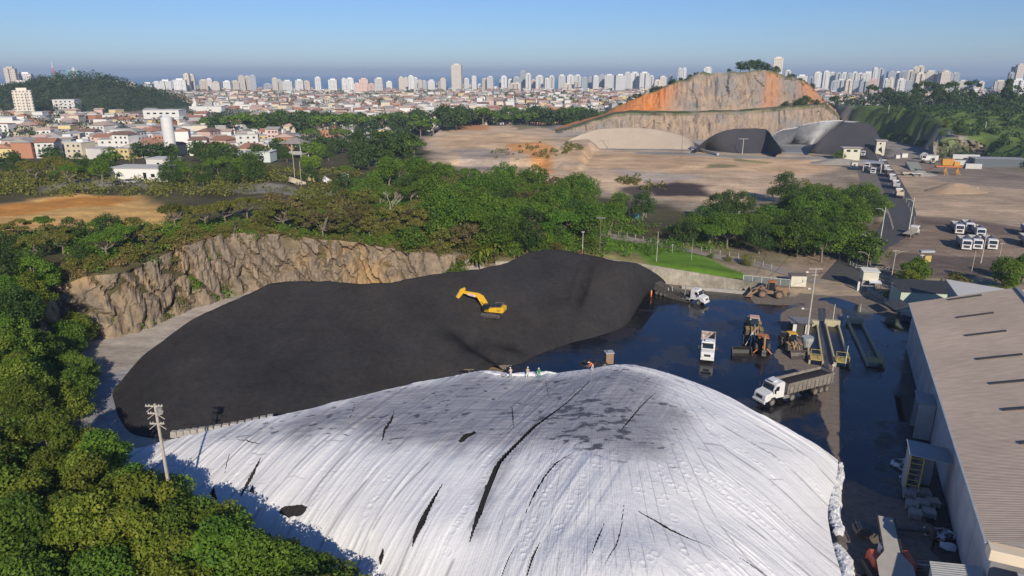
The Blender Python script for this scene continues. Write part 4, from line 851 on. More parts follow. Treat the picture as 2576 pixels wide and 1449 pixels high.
# ================= POLES =================
def pole(u,vb,vt,label,kind='plain',m=None,name='utility_pole',r=.15,zb=None,arms=(),rz=0):
    p=GT(u,vb) if zb is None else G(u,vb,zb); a,b_,c=ray(u,vt); t_=p.y/b_; h=CAMH+c*t_-p.z
    m=m or polec; t=thing(name,label,'street lamp' if name=='street_lamp' else 'pole',p,rz)
    q=MB(); q.cyl((0,0,-.2),(0,0,h),r,r*.6,n=8); q.build('shaft',m,t)
    for (z,w_,k) in arms:
        q=MB(); q.box((0,0,h-z),(w_,.14,.14))
        if k=='i':
            for x_ in (-.46,-.3,.3,.46): q.cyl((x_*w_,0,h-z+.07),(x_*w_,0,h-z+.27),.05,n=6)
        q.build('crossarm',m,t)
    if kind in('lamp','lampr','lampl','lamp2'):
        for s in {'lamp':(1,),'lampr':(1,),'lampl':(-1,),'lamp2':(1,-1)}[kind]:
            q=MB(); q.path([(0,0,h*.86),(s*1.2,0,h*.86+.9),(s*2.3,0,h*.86+1.05)],.05); q.build('arm',m,t)
            q=MB(); q.box((s*2.6,0,h*.86+1.03),(.8,.28,.14),bev=.04); q.build('lamp_head',steel,t)
    if kind=='flood':
        for x_ in(-.9,-.3,.3,.9):
            q=MB(); q.box((x_*1.0,-.22,h+.12),(.42,.25,.36),rx=R(25)); q.build('floodlight',steel,t)
    return t
def P1():
    t=thing('utility_pole','tall square concrete pole with three crossarms rising from the near trees','pole',(-37.2,64.2,0),0)
    h=17.2; q=MB(); q.box((0,0,h/2),(.32,.28,h),taper=.62); q.build('shaft',polec,t)
    for z,w_ in((.15,1.8),(1.0,1.55),(2.2,1.5)):
        q=MB(); q.box((0,-.2,h-z),(w_,.13,.13)); q.box((-.45,-.2,h-z-.33),(1.1,.06,.06),ry=R(-38)); q.box((.45,-.2,h-z-.33),(1.1,.06,.06),ry=R(38)); q.build('crossarm',polec,t)
        for x_ in(-.46,-.28,.28,.46): qq_=MB(); qq_.cyl((x_*w_,-.2,h-z+.065),(x_*w_,-.2,h-z+.2),.035,n=6); qq_.build('insulator',whm,t)
    q=MB(); q.cyl((.5,-.15,h-1.1),(.5,-.15,h-.35),.26,n=10); q.build('transformer',steel,t)
P1()
mp_=pole(2027,860,674,'very tall leaning concrete mast with crossarm, floodlights and wires in the middle of the yard','plain',zb=0,r=.22,arms=((.2,2.6,'i'),(1.4,1.2,'')),name='utility_pole')
for (x_,z_) in((-1.6,14.2),(-.8,10.9),(-1.5,6.9)):
    q=MB(); q.box((x_,0,z_),(.5,.35,.28),bev=.05); q.build('floodlight',whm,mp_)
    q=MB(); q.cyl((0,0,z_-.1),(x_,0,z_-.1),.04,n=5); q.build('bracket',steel,mp_)
pole(1221,640,573,'weathered concrete pole with one crossarm above the banana plants',arms=((.1,2.2,''),),m=mat('grey_pole',(.25,.23,.21),.9,c2=(.18,.17,.15),scale=2))
pole(1465,642,583,'slim white lamp post at the back edge of the coal pile',r=.09,m=whm,name='street_lamp',arms=((.05,.8,''),))
pole(1508,638,549,'brown timber pole with two small floodlights behind the coal pile',m=wood,arms=((.1,1.8,''),),kind='flood')
pole(1651,659,582,'white concrete post standing on the strip of lawn',r=.11)
pole(1691,638,616,'short white globe lamp beside the lane',r=.06,m=whm,name='street_lamp',arms=((0,.4,''),))
pole(1739,655,600,'thin grey fence post lamp under the trees',r=.06)
pole(2214,606,521,'white concrete lamp post where the road bends, arm to the left',kind='lampl',name='street_lamp',m=whm,r=.14)
pole(2286,578,497,'tall white lamp post between the road and the dirt yard',kind='lampl',name='street_lamp',m=whm,r=.16)
pole(2155,536,478,'white lamp post on the grass corner beside the side road',kind='lampr',name='street_lamp',m=whm,r=.13)
pole(2150,378,336,'pale pole with double crossarm by the weighbridge hut',arms=((.1,5,''),(1.2,5,'')),m=whm,r=.25)
pole(1867,388,349,'pale T shaped floodlight mast in front of the far coal heap',arms=((.1,6,''),),m=whm,r=.2)
pole(1529,374,337,'pale T shaped floodlight mast in front of the beige sand pile',arms=((.1,6,''),),m=polec,r=.2)
pole(1713,400,336,'floodlight bar seen at the right shoulder of the beige sand pile',arms=((.1,7,''),),m=wood,r=.15,kind='flood')
pole(2233,290,264,'white post on the far green field',r=.3,m=whm)
pole(2349,403,352,'pale pole in front of the brown rock bluff',r=.22,m=polec)
pole(2477,330,306,'white post on the grassy plateau right of the bluff',r=.2,m=whm)
pole(742,449,384,'grey pole among the trees left of the tipped trucks',r=.16)
pole(759,468,405,'thin grey pole right beside the yellow tipped truck',r=.12)
pole(1012,360,341,'white stub of a pole above the central trees',arms=((.3,3,''),),m=whm,r=.2)
pole(2178,690,636,'slender lamp post with a curved arm in front of the island tree',kind='lampl',name='street_lamp',r=.1)
pole(2239,716,630,'grey concrete post with a lamp arm to the right of the island tree',kind='lampr',name='street_lamp',r=.15,arms=((.1,1.6,''),))
tp_=pole(2307,712,640,'white pole carrying a transformer platform behind the green office',m=whm,r=.12,arms=((.2,1.0,''),))
h_=8.0; q=MB(); q.box((1.0,0,h_),(3.4,1.0,.5)); q.build('platform',galv,tp_)
q=MB(); q.box((1.6,0,h_-1.9),(1.5,.1,1.6)) ; q.build('ladder',MATS['rail_yellow'],tp_)
pole(2444,682,630,'leaning thin concrete post in front of the parked trucks',r=.11)
pole(2466,664,586,'thick square concrete pole before the three parked white trucks',r=.2)
pole(2513,650,612,'short grey pole with a small crossarm right of the parked trucks',r=.12,arms=((.1,1.3,''),))
pole(2094,812,765,'white pole at the head of the second wash ramp',r=.09,m=whm,zb=0,arms=())
pole(2125,925,870,'white pole at the near foot of the second wash ramp',r=.09,m=whm,zb=0)
pole(2163,785,764,'low white marker post standing on the wet yard',r=.07,m=whm,zb=0,name='marker_post')
pole(2208,905,880,'thin white pole at the shaded third ramp',r=.05,m=whm,zb=0,name='marker_post')
pole(1180,955,928,'dark pole top with a crossarm behind the tarpaulin crest',r=.12,m=wood,zb=1.5,arms=((.1,1.7,''),))
pole(1208,625,600,'brown stub pole left of the banana plants',r=.1,m=wood)
pole(119,780,743,'pale concrete pole half buried in the left trees',r=.16,zb=8)
# wires
def wire(name,label,a,b_,sag,r=.02):
    a=Vector(a); b_=Vector(b_); P=[a+(b_-a)*i/14+Vector((0,0,-sag*4*(i/14)*(1-i/14)))-a for i in range(15)]
    q=MB(); q.path(P,r,5); o=q.build(name,blackp); o.location=a; tag(o,label,'cable')
top=mp_.location+Vector((0,0,14.4))
for i,(e,l) in enumerate([(Vector((78,182,9)),'black cable running from the tall mast past the gatehouse'),(Vector((84,158,7.5)),'lower black cable from the tall mast to the green office'),(Vector((95,196,9)),'upper black cable from the tall mast to the right lamp posts')]):
    wire('cable',l,top+Vector((.4*i,0,-.3*i)),e,1.2,.035)
# white fence of the island, post fences along roads
rail_fence('railing','white two-rail fence curving round the island tree',[GT(2138,667),GT(2152,678),GT(2190,685),GT(2225,687),GT(2238,680)],1.1,whm,2,2.2)
def post_row(label,pts,n,h,m,name='fence',r=.08,wires=True):
    P=[Vector(p) for p in pts]; c=P[0].copy(); t=thing(name,label,'fence',c)
    L_=[(b_-a).length for a,b_ in zip(P[:-1],P[1:])]; tot=sum(L_); pp=[]
    for i in range(n):
        d=tot*i/(n-1); k=0
        while k<len(L_)-1 and d>L_[k]: d-=L_[k]; k+=1
        p=P[k]+(P[k+1]-P[k])*(d/L_[k]); p.z=float(H(p.x,p.y,False)); pp.append(p-c)
        q=MB(); q.cyl(p-c-Vector((0,0,.2)),p-c+Vector((0,0,h)),r,n=5); q.build('post',m,t)
    if wires:
        q=MB()
        for f in(.5,.95): q.path([p+Vector((0,0,h*f)) for p in pp],.02,4)
        q.build('wire',steel,t)
post_row('row of leaning wooden posts along the left edge of the entry road',[G(2215,505),G(2228,525),G(2240,560),G(2245,580)],16,1.5,polec)
post_row('white post fence along the lane above the lawn',[GT(1535,592),GT(1600,603),GT(1700,622),GT(1850,650),GT(1940,678)],20,1.4,whm,r=.05)
post_row('long wire fence between the entry road and the right dirt yard',[G(2200,390),G(2225,420),G(2262,480),G(2285,520),G(2300,560),G(2290,600)],26,1.6,polec,r=.09)
# ================= VEGETATION =================
def leafmat(name,c1,c2,c3,trans=.25,rough=.6):
    m,t,b=newmat(name); N=t.nodes; L=t.links; at=N.new('ShaderNodeAttribute'); at.attribute_name='tint'; oi=N.new('ShaderNodeObjectInfo')
    k_=1.0 if name=='leaf_far' else 1.0 if name=='leaf_bush' else 1.25; c1,c2,c3=[tuple(min(.6,v*k_) for v in c) for c in (c1,c2,c3)]
    cr=N.new('ShaderNodeValToRGB'); e=cr.color_ramp.elements; e[0].position=.0; e[0].color=(*c1,1); e[1].position=1; e[1].color=(*c3,1); x=e.new(.5); x.color=(*c2,1)
    L.new(at.outputs['Fac'],cr.inputs[0]); hs=N.new('ShaderNodeHueSaturation')
    def mr(a,b_):
        r=N.new('ShaderNodeMapRange'); r.inputs[3].default_value=a; r.inputs[4].default_value=b_; L.new(oi.outputs['Random'],r.inputs[0]); return r.outputs[0]
    L.new(mr(.485,.515),hs.inputs['Hue']); ml=N.new('ShaderNodeMath'); ml.operation='MULTIPLY'; ml.inputs[1].default_value=7.31; L.new(oi.outputs['Random'],ml.inputs[0]); fr_=N.new('ShaderNodeMath'); fr_.operation='FRACT'; L.new(ml.outputs[0],fr_.inputs[0])
    r=N.new('ShaderNodeMapRange'); r.inputs[3].default_value=.72; r.inputs[4].default_value=1.25; L.new(fr_.outputs[0],r.inputs[0]); L.new(r.outputs[0],hs.inputs['Value']); L.new(cr.outputs[0],hs.inputs['Color'])
    L.new(hs.outputs[0],b.inputs['Base Color']); b.inputs['Roughness'].default_value=rough; b.inputs['Specular IOR Level'].default_value=.25
    tr=N.new('ShaderNodeBsdfTranslucent'); L.new(hs.outputs[0],tr.inputs[0]); mx=N.new('ShaderNodeMixShader'); mx.inputs[0].default_value=trans
    out=N['Material Output']; L.new(b.outputs[0],mx.inputs[1]); L.new(tr.outputs[0],mx.inputs[2]); L.new(mx.outputs[0],out.inputs[0]); return m
LM={'green':leafmat('leaf_green',(.025,.06,.008),(.075,.14,.014),(.16,.22,.025)),
    'dark':leafmat('leaf_dark',(.015,.035,.010),(.038,.075,.015),(.08,.12,.025)),
    'olive':leafmat('leaf_olive',(.05,.06,.012),(.12,.125,.024),(.21,.18,.04)),
    'dry':leafmat('leaf_dry',(.06,.055,.022),(.13,.11,.04),(.21,.16,.055)),
    'bright':leafmat('leaf_bright',(.07,.12,.01),(.14,.22,.015),(.22,.30,.03)),
    'far':leafmat('leaf_far',(.016,.038,.014),(.035,.068,.020),(.07,.11,.03),.1),
    'bush':leafmat('leaf_bush',(.035,.065,.006),(.11,.155,.012),(.25,.27,.04)),
    'grass':leafmat('leaf_straw',(.12,.11,.035),(.21,.17,.06),(.30,.22,.09))}
bark=mat('bark',(.26,.22,.17),.9,c2=(.14,.115,.09),scale=2); barkd=mat('bark_dark',(.10,.08,.06),.9,c2=(.05,.045,.035),scale=2); barkw=mat('bark_pale',(.55,.50,.42),.85,c2=(.36,.31,.25),scale=2)
def leafcloud(cent,rad,n,size,seed,flat=.75,shell=.45,up=.45,sizevar=.5):
    """leaf-sized quads spread through ellipsoidal clumps"""
    g=np.random.default_rng(seed); cent=np.asarray(cent,float); rad=np.asarray(rad,float); k=g.choice(len(cent),n,p=rad**2/np.sum(rad**2))
    d=g.normal(size=(n,3)); d/=np.linalg.norm(d,axis=1)[:,None]; r=(shell+(1-shell)*g.random(n))**.6*(1+.10*g.normal(size=n))
    p=cent[k]+d*np.array([1,1,flat])*(rad[k]*r)[:,None]; low=d[:,2]<-.55
    nrm=d+g.normal(size=(n,3))*.75; nrm[:,2]+=up; nrm/=np.linalg.norm(nrm,axis=1)[:,None]
    a=np.cross(nrm,g.normal(size=(n,3))); a/=np.linalg.norm(a,axis=1)[:,None]; b_=np.cross(nrm,a); s=size*(1+sizevar*(g.random(n)-.5)*2); s=s[:,None]; e=(.5+.35*g.random(n))[:,None]
    V=np.stack([p-a*s*.5,p-b_*s*e*.5+nrm*s*.08,p+a*s*.5,p+b_*s*e*.5+nrm*s*.08],1)[~low]
    cl=g.random(len(cent))[k][~low]; tint=np.clip(.35*cl+.45*g.random(len(V))+.12*d[~low,2]*0+.1,0,1)
    F=np.arange(len(V)*4).reshape(-1,4); return V.reshape(-1,3),F,np.repeat(tint,4)
def tube(P,r,n=5):
    P=np.asarray(P,float); V=[];F=[]
    for i,p in enumerate(P):
        d=P[min(i+1,len(P)-1)]-P[max(i-1,0)]; d/=np.linalg.norm(d)+1e-9; u=np.cross(d,[.3,1,.1]); u/=np.linalg.norm(u); v=np.cross(d,u)
        for j in range(n): a=2*np.pi*j/n; V.append(p+r[i]*(np.cos(a)*u+np.sin(a)*v))
    for i in range(len(P)-1):
        for j in range(n): F.append((i*n+j,i*n+(j+1)%n,(i+1)*n+(j+1)%n,(i+1)*n+j))
    return np.array(V),np.array(F)
def join(parts):
    V=[];F=[];o=0
    for v,f in parts: V.append(v);F.append(f+o);o+=len(v)
    return np.concatenate(V),np.concatenate(F)
PROTO={}
def tree_proto(key,kind,H_,Rc,leaf,nleaf,lm,bm,seed,cat_='tree',name='tree'):
    g=np.random.default_rng(seed); cent=[];rad=[];br=[]
    if kind=='umbrella': nc,z0,z1,th=16,.62,.93,.22
    elif kind=='round': nc,z0,z1,th=20,.38,.90,.30
    elif kind=='bushy': nc,z0,z1,th=32,.22,.90,.24
    elif kind=='tall': nc,z0,z1,th=18,.30,.95,.26
    elif kind=='open': nc,z0,z1,th=22,.45,.95,.17
    for i in range(nc):
        a=g.random()*2*np.pi; q=np.sqrt(g.random())*(.94 if kind=='bushy' else .86)
        if kind=='umbrella': z=z0+(z1-z0)*(1-q**2*.75)+g.normal()*.03
        elif kind=='round' or kind=='bushy': zz=g.random(); q*=np.sin(np.pi*min(.95,.22+.72*zz)); z=z0+(z1-z0)*zz
        elif kind=='tall': zz=g.random(); q*=.6+.4*np.sin(np.pi*zz); z=z0+(z1-z0)*zz
        else: z=z0+(z1-z0)*g.random()*(1-q*q*.4)
        rr=Rc*th*(1.25 if kind in('round','bushy') else 1.1)*(.75+.6*g.random()); cent.append((Rc*q*np.cos(a),Rc*q*np.sin(a),H_*z-rr*.35)); rad.append(rr)
    t0=Rc*.055+.06; lean=g.normal(size=2)*Rc*.06; fork=H_*(.28 if kind!='umbrella' else .38); ft=np.array([lean[0],lean[1],fork])
    br.append(tube([(0,0,-.5),(lean[0]*.3,lean[1]*.3,fork*.5),ft],[t0,t0*.8,t0*.7]))
    sel=g.choice(nc,min(nc,7 if leaf<.9 else 4),replace=False)
    for i in sel:
        c=np.array(cent[i]); mid=(ft+c)/2+np.array([g.normal()*.05*Rc,g.normal()*.05*Rc,-.06*H_]); br.append(tube([ft,mid,c],[t0*.55,t0*.35,t0*.12],4))
    if kind=='open':
        for i in range(5):
            c=np.array(cent[g.integers(nc)])*np.array([1.1,1.1,1])+np.array([0,0,H_*.14]); br.append(tube([ft,(ft+c)/2+g.normal(size=3)*.3,c],[t0*.4,t0*.25,t0*.05],4))
    V,F,T=leafcloud(cent,rad,nleaf,leaf,seed+1,flat=.62 if kind in('umbrella','open') else .85)
    me_c=mesh_np('crown',V,F,LM[lm],smooth=False,attrs={'tint':T}); V,F=join(br); me_t=mesh_np('trunk',V,F,bm)
    root=bpy.data.objects.new(name,None); COL.objects.link(root); me_c.parent=root; me_t.parent=root; root['category']=cat_
    PROTO[key]=dict(root=root,used=False,H=H_,R=Rc); return root
def bare_proto(key,H_,seed):
    g=np.random.default_rng(seed); br=[]
    def rec(p,d,l,r,dep):
        e=p+d*l; m_=(p+e)/2+g.normal(size=3)*l*.07; br.append(tube([p,m_,e],[r,r*.8,r*.62],5 if dep<2 else 4))
        if dep<5:
            for i in range(2 if dep else 4): nd=d+g.normal(size=3)*.42; nd[2]=abs(nd[2])*.8+.25; nd/=np.linalg.norm(nd); rec(e,nd,l*.72,r*.6,dep+1)
    rec(np.array([0,0,-.3]),np.array([0.05,0,1.]),H_*.26,.26,0); V,F=join(br); o=mesh_np('branches',V,F,barkw); root=bpy.data.objects.new('bare_tree',None); COL.objects.link(root); o.parent=root; root['category']='tree'; PROTO[key]=dict(root=root,used=False,H=H_,R=3)
def palm_proto(key,kind,H_,seed,lm='bright'):
    g=np.random.default_rng(seed); V=[];F=[];T=[];o=0; heads=[(0,0,H_*.72)] if kind=='palm' else [(g.normal()*1.1,g.normal()*1.1,H_*(.25+.25*g.random())) for _ in range(9)]
    br=[]
    for hx,hy,hz in heads:
        br.append(tube([(hx,hy,-.3),(hx*1.02,hy,hz*.5),(hx,hy,hz)],[.2,.16,.13],6)); nf=16 if kind=='palm' else 7
        for i in range(nf):
            a=2*np.pi*i/nf+g.normal()*.15; L_=(H_*.38 if kind=='palm' else H_*.42)*(.85+.3*g.random()); w=.42 if kind=='palm' else .42; el=g.uniform(.2,1.1); pts=[]
            for k in range(6):
                s=k/5; r=L_*s*np.cos(el*(1-.3*s)); z=L_*(np.sin(el)*s-.85*s*s); pts.append((hx+r*np.cos(a),hy+r*np.sin(a),hz+z))
            pts=np.array(pts); side=np.array([-np.sin(a),np.cos(a),0])
            ww=w*np.array([.3,.9,1,.9,.6,.08]); 
            for k in range(5):
                for sg in (-1,1):
                    droop=np.array([0,0,-.25 if kind=='palm' else -.12])
                    q=[pts[k],pts[k+1],pts[k+1]+sg*side*ww[k+1]+droop*ww[k+1],pts[k]+sg*side*ww[k]+droop*ww[k]]; V+=q; F.append((o,o+1,o+2,o+3)); T+=[g.random()]*4; o+=4
    me_c=mesh_np('leaves',np.array(V),np.array(F),LM[lm],smooth=False,attrs={'tint':np.array(T)}); v_,f_=join(br); me_t=mesh_np('trunk',v_,f_,bark)
    root=bpy.data.objects.new('palm' if kind=='palm' else 'banana_plant',None); COL.objects.link(root); me_c.parent=root; me_t.parent=root; root['category']='palm' if kind=='palm' else 'banana plant'; PROTO[key]=dict(root=root,used=False,H=H_,R=3)
TREES=[]
def put(key,p,label,group,s=1.,rz=None,sq=1.):
    P_=PROTO[key]; r=P_['root']
    if not P_['used']: P_['used']=True
    else: r=copy_tree(r)
    r.location=p; r.rotation_euler=(0,0,rng.random()*6.28 if rz is None else rz); r.scale=(s,s,s*sq); r['group']=group; TREES.append([r,label,group,proj(p)[0]]); 
    if label: r['label']=label
    return r
# prototypes: near (fine leaves), middle, far
for i in range(4): tree_proto('n%d'%i,'bushy',9.5,4.6,.36,11000,['bush','green','bush','green'][i],bark,100+i)
for i in range(3): tree_proto('u%d'%i,'umbrella',9,5.6,.36,5200,['green','olive','green'][i],bark,120+i)
for i in range(3): tree_proto('o%d'%i,'open',8,4.8,.36,3600,['olive','dry','olive'][i],bark,130+i)
for i in range(3): tree_proto('r%d'%i,'round',11,5.2,.42,5200,['green','dark','green'][i],bark,140+i)
for i in range(2): tree_proto('b%d'%i,'bushy',5,3.2,.34,2600,['green','olive'][i],bark,150+i)
tree_proto('br','round',9,5,.45,4200,'bright',bark,160)
for i in range(2): tree_proto('e%d'%i,'tall',17,5.5,.75,2600,'dark',barkd,170+i)
for i in range(3): tree_proto('f%d'%i,'round',12,6.5,1.15,1100,['far','dark','far'][i],barkd,180+i)
tree_proto('g0','umbrella',11,7.5,1.0,1100,'green',bark,190)
bare_proto('bare',11,7); palm_proto('palm','palm',12,3,'green'); palm_proto('banana','banana',6,5,'bush')
def pois(polyw,n,dmin,seed,zf=None,sizef=None):
    g=np.random.default_rng(seed); xs=[p[0] for p in polyw]; ys=[p[1] for p in polyw]; out=[]; tries=0
    C=np.stack([g.uniform(min(xs),max(xs),n*60),g.uniform(min(ys),max(ys),n*60)],1); C=C[sdf(polyw,C[:,0],C[:,1])>0]
    for c in C:
        if all((c[0]-o[0])**2+(c[1]-o[1])**2>dmin*dmin for o in out): out.append(tuple(c))
        if len(out)>=n: break
    return out
def grove(polyD,n,dmin,keys,desc,group,seed,s=(.8,1.2),world=False,z0=0.,avoid=None,sq=1.):
    poly=polyD if world else [tuple(GT(u,v))[:2] for u,v in polyD]; g=np.random.default_rng(seed); pts=pois(poly,n,dmin,seed)
    for x,y in pts:
        if avoid is not None and avoid(x,y): continue
        put(keys[g.integers(len(keys))],(x,y,float(H(x,y,False))-.1),None,group,g.uniform(*s),sq=sq); TREES[-1][1]=('@',desc)
    return pts
for i,(x_,y_,s_,l_) in enumerate([(-23.5,57.5,.62,'low bushy tree against the tarpaulin below the slit'),(-18,55,.66,'bushy tree at the foot of the tarpaulin, left of the last two'),(-13.5,51,.68,'second last bushy tree along the tarpaulin foot'),(-10.3,47.2,.66,'last bushy tree at the bottom edge beside the tarpaulin'),(-8.6,43.8,.62,'tree cut by the bottom edge, closest to the tarpaulin')]): put('n%d'%(i%4),(x_,y_,float(H(x_,y_,False))-.1),l_,'last trees along the tarpaulin',s_)
# near trees, bottom left, beside the white pile
grove([(-14,50),(-21,54.5),(-30,59.5),(-38,65),(-46,71),(-53,77),(-60,80),(-64,72),(-50,60),(-36,50),(-20,44),(-12,44)],26,3.3,['n0','n1','n2','n3'],'bushy near-wood tree beside the white sheeting','edge of the near wood',31,(.72,.95),True)
grove([(-20,42),(-36,49),(-50,59),(-65,72),(-80,84),(-100,84),(-90,60),(-64,44),(-44,36),(-26,34)],34,4.9,['n0','n1','n2','n3'],'leafy tree in the near bottom left wood','trees of the near wood',32,(.85,1.1),True)
grove([(-67,86),(-74,97),(-80,108),(-90,120),(-112,122),(-108,96),(-88,84)],26,4.9,['n0','n1','n3','r1'],'dark tree on the slope left of the pit','trees on the slope left of the pit',33,(.75,1.0),True)
grove([(-62,82),(-68,97),(-75,109),(-82,121),(-90,124),(-84,108),(-76,94),(-68,82)],20,2.9,['n0','n1','n3','n2'],'leafy tree on the left brink of the pit','trees on the left brink of the pit',330,(.62,.85),True)
# plateau rim left
grove([(-92,124),(-82,131),(-78,146),(-90,158),(-112,160),(-122,135),(-110,124)],24,4.4,['u0','u1','o0','o2','r1'],'olive tree on rim left of rock cliff','trees on the rim at the left',34,(.5,.75),True)
grove([(-76,150),(-70,161),(-62,166),(-60,180),(-78,182),(-86,170)],11,4.3,['o0','u1','o2'],'sparse tree between orange clearing and cliff','trees between clearing and cliff',35,(.5,.8),True)
# belt behind the pile
grove([(-62,166),(-40,168),(-22,167),(-20,186),(-30,200),(-58,200),(-66,185)],48,3.7,['o0','o1','o2','b1','b0','o0'],'dry olive tree in the scrub above the rock cliff','scrub trees above the cliff',36,(.75,1.15),True)
grove([(-20,167),(-6,164),(8,166),(18,172),(40,184),(38,204),(0,210),(-24,204)],62,4.0,['r0','r2','r0','u0','b0','o1','r1'],'leafy tree in the green belt behind the coal pile','trees in the belt behind the pile',37,(.8,1.2),True,avoid=lambda x,y:.150<x/y<.216 and y>174)
grove([(-58,200),(-22,206),(0,212),(36,206),(44,222),(20,262),(-20,286),(-50,290),(-60,250),(-60,220)],72,5.6,['r0','r1','r0','o1','r2','u2','b0'],'broad tree in the deeper part of the central wood','deeper central wood',38,(.75,1.2),True,avoid=lambda x,y: sdf([(-62,222),(-34,232),(-36,262),(-64,262)],x,y)>0)
grove([(48,187),(62,184),(80,178),(92,181),(98,190),(104,207),(96,214),(70,208),(52,200)],36,4.2,['r0','r1','r2','u0'],'tall green tree in the grove beside the lane','grove beside the lane',39,(.75,1.05),True,avoid=lambda x,y:x/y<.212)
grove([(96,212),(106,208),(118,224),(134,246),(128,262),(104,250),(92,232)],34,4.9,['r0','r1','r2'],'dark tree in grove left of entry road','grove left of the entry road',40,(.9,1.15),True)
put('r1',(108,270,.3),'big round dark tree standing alone on the sand behind the grove','trees left of the entry road',1.25)
# left middle distance
grove([(-250,215),(-140,214),(-128,232),(-130,262),(-250,268)],26,8.2,['r0','u0','u1','r1'],'dark tree in row behind orange clearing','row behind the orange clearing',41,(.65,.9),True,avoid=lambda x,y:-.565<x/y<-.505)
grove([(-128,226),(-100,236),(-64,226),(-62,262),(-100,290),(-130,280)],20,8.0,['u0','u2','r0','r1'],'umbrella shaped tree around the truck depot','trees around the depot',42,(.65,.9),True,avoid=lambda x,y:-.565<x/y<-.505 or -.352<x/y<-.30)
grove([(-150,285),(-60,292),(-46,330),(-58,420),(-76,560),(-150,570),(-200,372)],60,9,['g0','f0','f1','r1'],'dark tree in the wood between depot and town','wood between depot and town',43,(.7,1.1),True,avoid=lambda x,y:-.36<x/y<-.29 and y<345)
grove([(-330,262),(-160,275),(-180,340),(-330,340)],24,10,['g0','f0','f1','r1'],'green tree at the near edge of the town on the left','trees at the near edge of town',44,(.6,.8),True,avoid=lambda x,y:-.52<x/y<-.46)
put('br',GT(808,400),'bright lime green tree right of the open shed','lime green trees by the shed',1.0); put('br',GT(795,430),'lower lime green tree in front of the open shed','lime green trees by the shed',.8); put('br',GT(770,418),'small lime green tree close by the grey pole','lime green trees by the shed',.6)
put('e0',(-62,330,4),'tall dark eucalyptus behind the open shed roof','tall dark trees by the shed',1.25); put('e1',(-72,336,4),'second tall dark eucalyptus left above the shed roof','tall dark trees by the shed',1.15)
put('e0',(-50,338,4),'third tall dark eucalyptus to the right of the shed','tall dark trees by the shed',1.2)
# town edge wood and quarry rim trees
grove([(-260,575),(-74,572),(-46,562),(-17,640),(32,655),(110,690),(150,740),(60,740),(-60,660),(-260,640)],110,8,['f0','f1','f2','g0'],'dark tree in the long belt between town and quarry','belt between town and quarry',45,(1.2,1.8),True)
grove([(95,640),(150,680),(200,720),(170,740),(60,690),(40,640)],14,12,['f0','f1','f2'],'dark tree on the rising shoulder of the quarry hill','shoulder of the quarry hill',46,(.8,1.1),True)
for i,(u,v,s,l) in enumerate([(1862,176,.9,'dark leafy clump left of the crest of the orange quarry hill'),(1885,177,1.,'dark tree crowning the quarry hill'),(1905,178,1.05,'highest dark tree on the quarry hill crest'),(1925,181,.9,'dark tree right of the hill crest'),(1948,186,.8,'small dark tree on the right slope of the quarry hill'),(1834,177,.35,'tiny lone tree left of the crest trees'),(1752,190,.5,'round bush on the left shoulder of the quarry hill'),(1770,186,.4,'smaller round bush on the left shoulder of the quarry hill'),(1695,208,.5,'bush lower down the left shoulder of the hill'),(1990,200,.7,'dark tree low on the right shoulder of the hill'),(2010,212,.7,'dark tree lowest on the right shoulder of the hill'),(2040,222,.6,'dark bush at the right end of the hill crest')]):
    a,b_,c=ray(u,v+4); Y=645.; t=Y/b_; put(['f0','f1','f2'][i%3],(a*t,Y,CAMH+c*t-1.),l,'trees on the quarry hill',s)
for i,(u,v,s,l) in enumerate([(2006,266,.75,'dark bush on the right end of the quarry bench'),(2025,262,.85,'largest dark bush on the right end of the quarry bench'),(2050,262,.6,'bush at the very end of the quarry bench'),(1975,268,.6,'bush in the middle of the quarry bench'),(1880,272,.4,'small bush below the rock face'),(1862,274,.4,'lone small bush on the bench under the rock face'),(1808,276,.4,'round bush at the left of the bench under the rock face'),(1580,284,.4,'bush where the bench starts'),(1605,284,.4,'bush next to the start of the bench'),(1560,286,.5,'green bush at the foot of the orange face')]):
    a,b_,c=ray(u,v+3); Y=600.; t=Y/b_; put('f%d'%(i%2),(a*t,Y,CAMH+c*t-1.5),l,'bushes on the quarry bench',s)
for i,(u,v,s_c) in enumerate([(1560,262,.4),(1585,252,.5),(1612,242,.45),(1640,230,.5),(1662,222,.4),(1686,210,.5),(1712,200,.4),(1735,193,.4),(1650,228,.6),(1600,246,.6)]):
    a,b_,c=ray(u,v); Y=650.; t=Y/b_; put('f%d'%(i%3),(a*t,Y,CAMH+c*t-2.5),'dark bush on the left brink of the quarry hill, %s from the left'%ordw(i+1),'bushes on the brink of the quarry hill',s_c)
for u,v in ((1825,548),(1865,552),(1800,560)): put('r1',GT(u,v),'round tree hiding the dark truck, at %s of it'%{1825:'left front',1865:'right front',1800:'far left'}[u],'trees round the hidden truck',.95)
# right hand side tree lines
grove([(330,600),(600,560),(900,480),(900,760),(500,760),(330,760)],90,11,['e0','e1','f1'],'dark eucalyptus in the right horizon tree line','tree line on the right horizon',47,(1.0,1.6),True)
grove([(292,340),(345,300),(440,400),(400,460),(300,400)],30,9,['e0','f1','r1'],'shaded tree at right edge beyond dirt yard','dark trees at the right edge',48,(.7,1.0),True)
grove([(268,436),(292,438),(296,470),(310,560),(300,560),(278,470)],12,8,['b0','b1','r1'],'bush along the rim above the shaded far cliff','bushes on the far rim',49,(.8,1.3),True)
put('f1',G(2135,390),'green shrub mass left of the weighbridge hut','shrubs by the weighbridge hut',.5); put('b0',G(2110,402),'lower shrub at the left of the weighbridge hut','shrubs by the weighbridge hut',1.2)
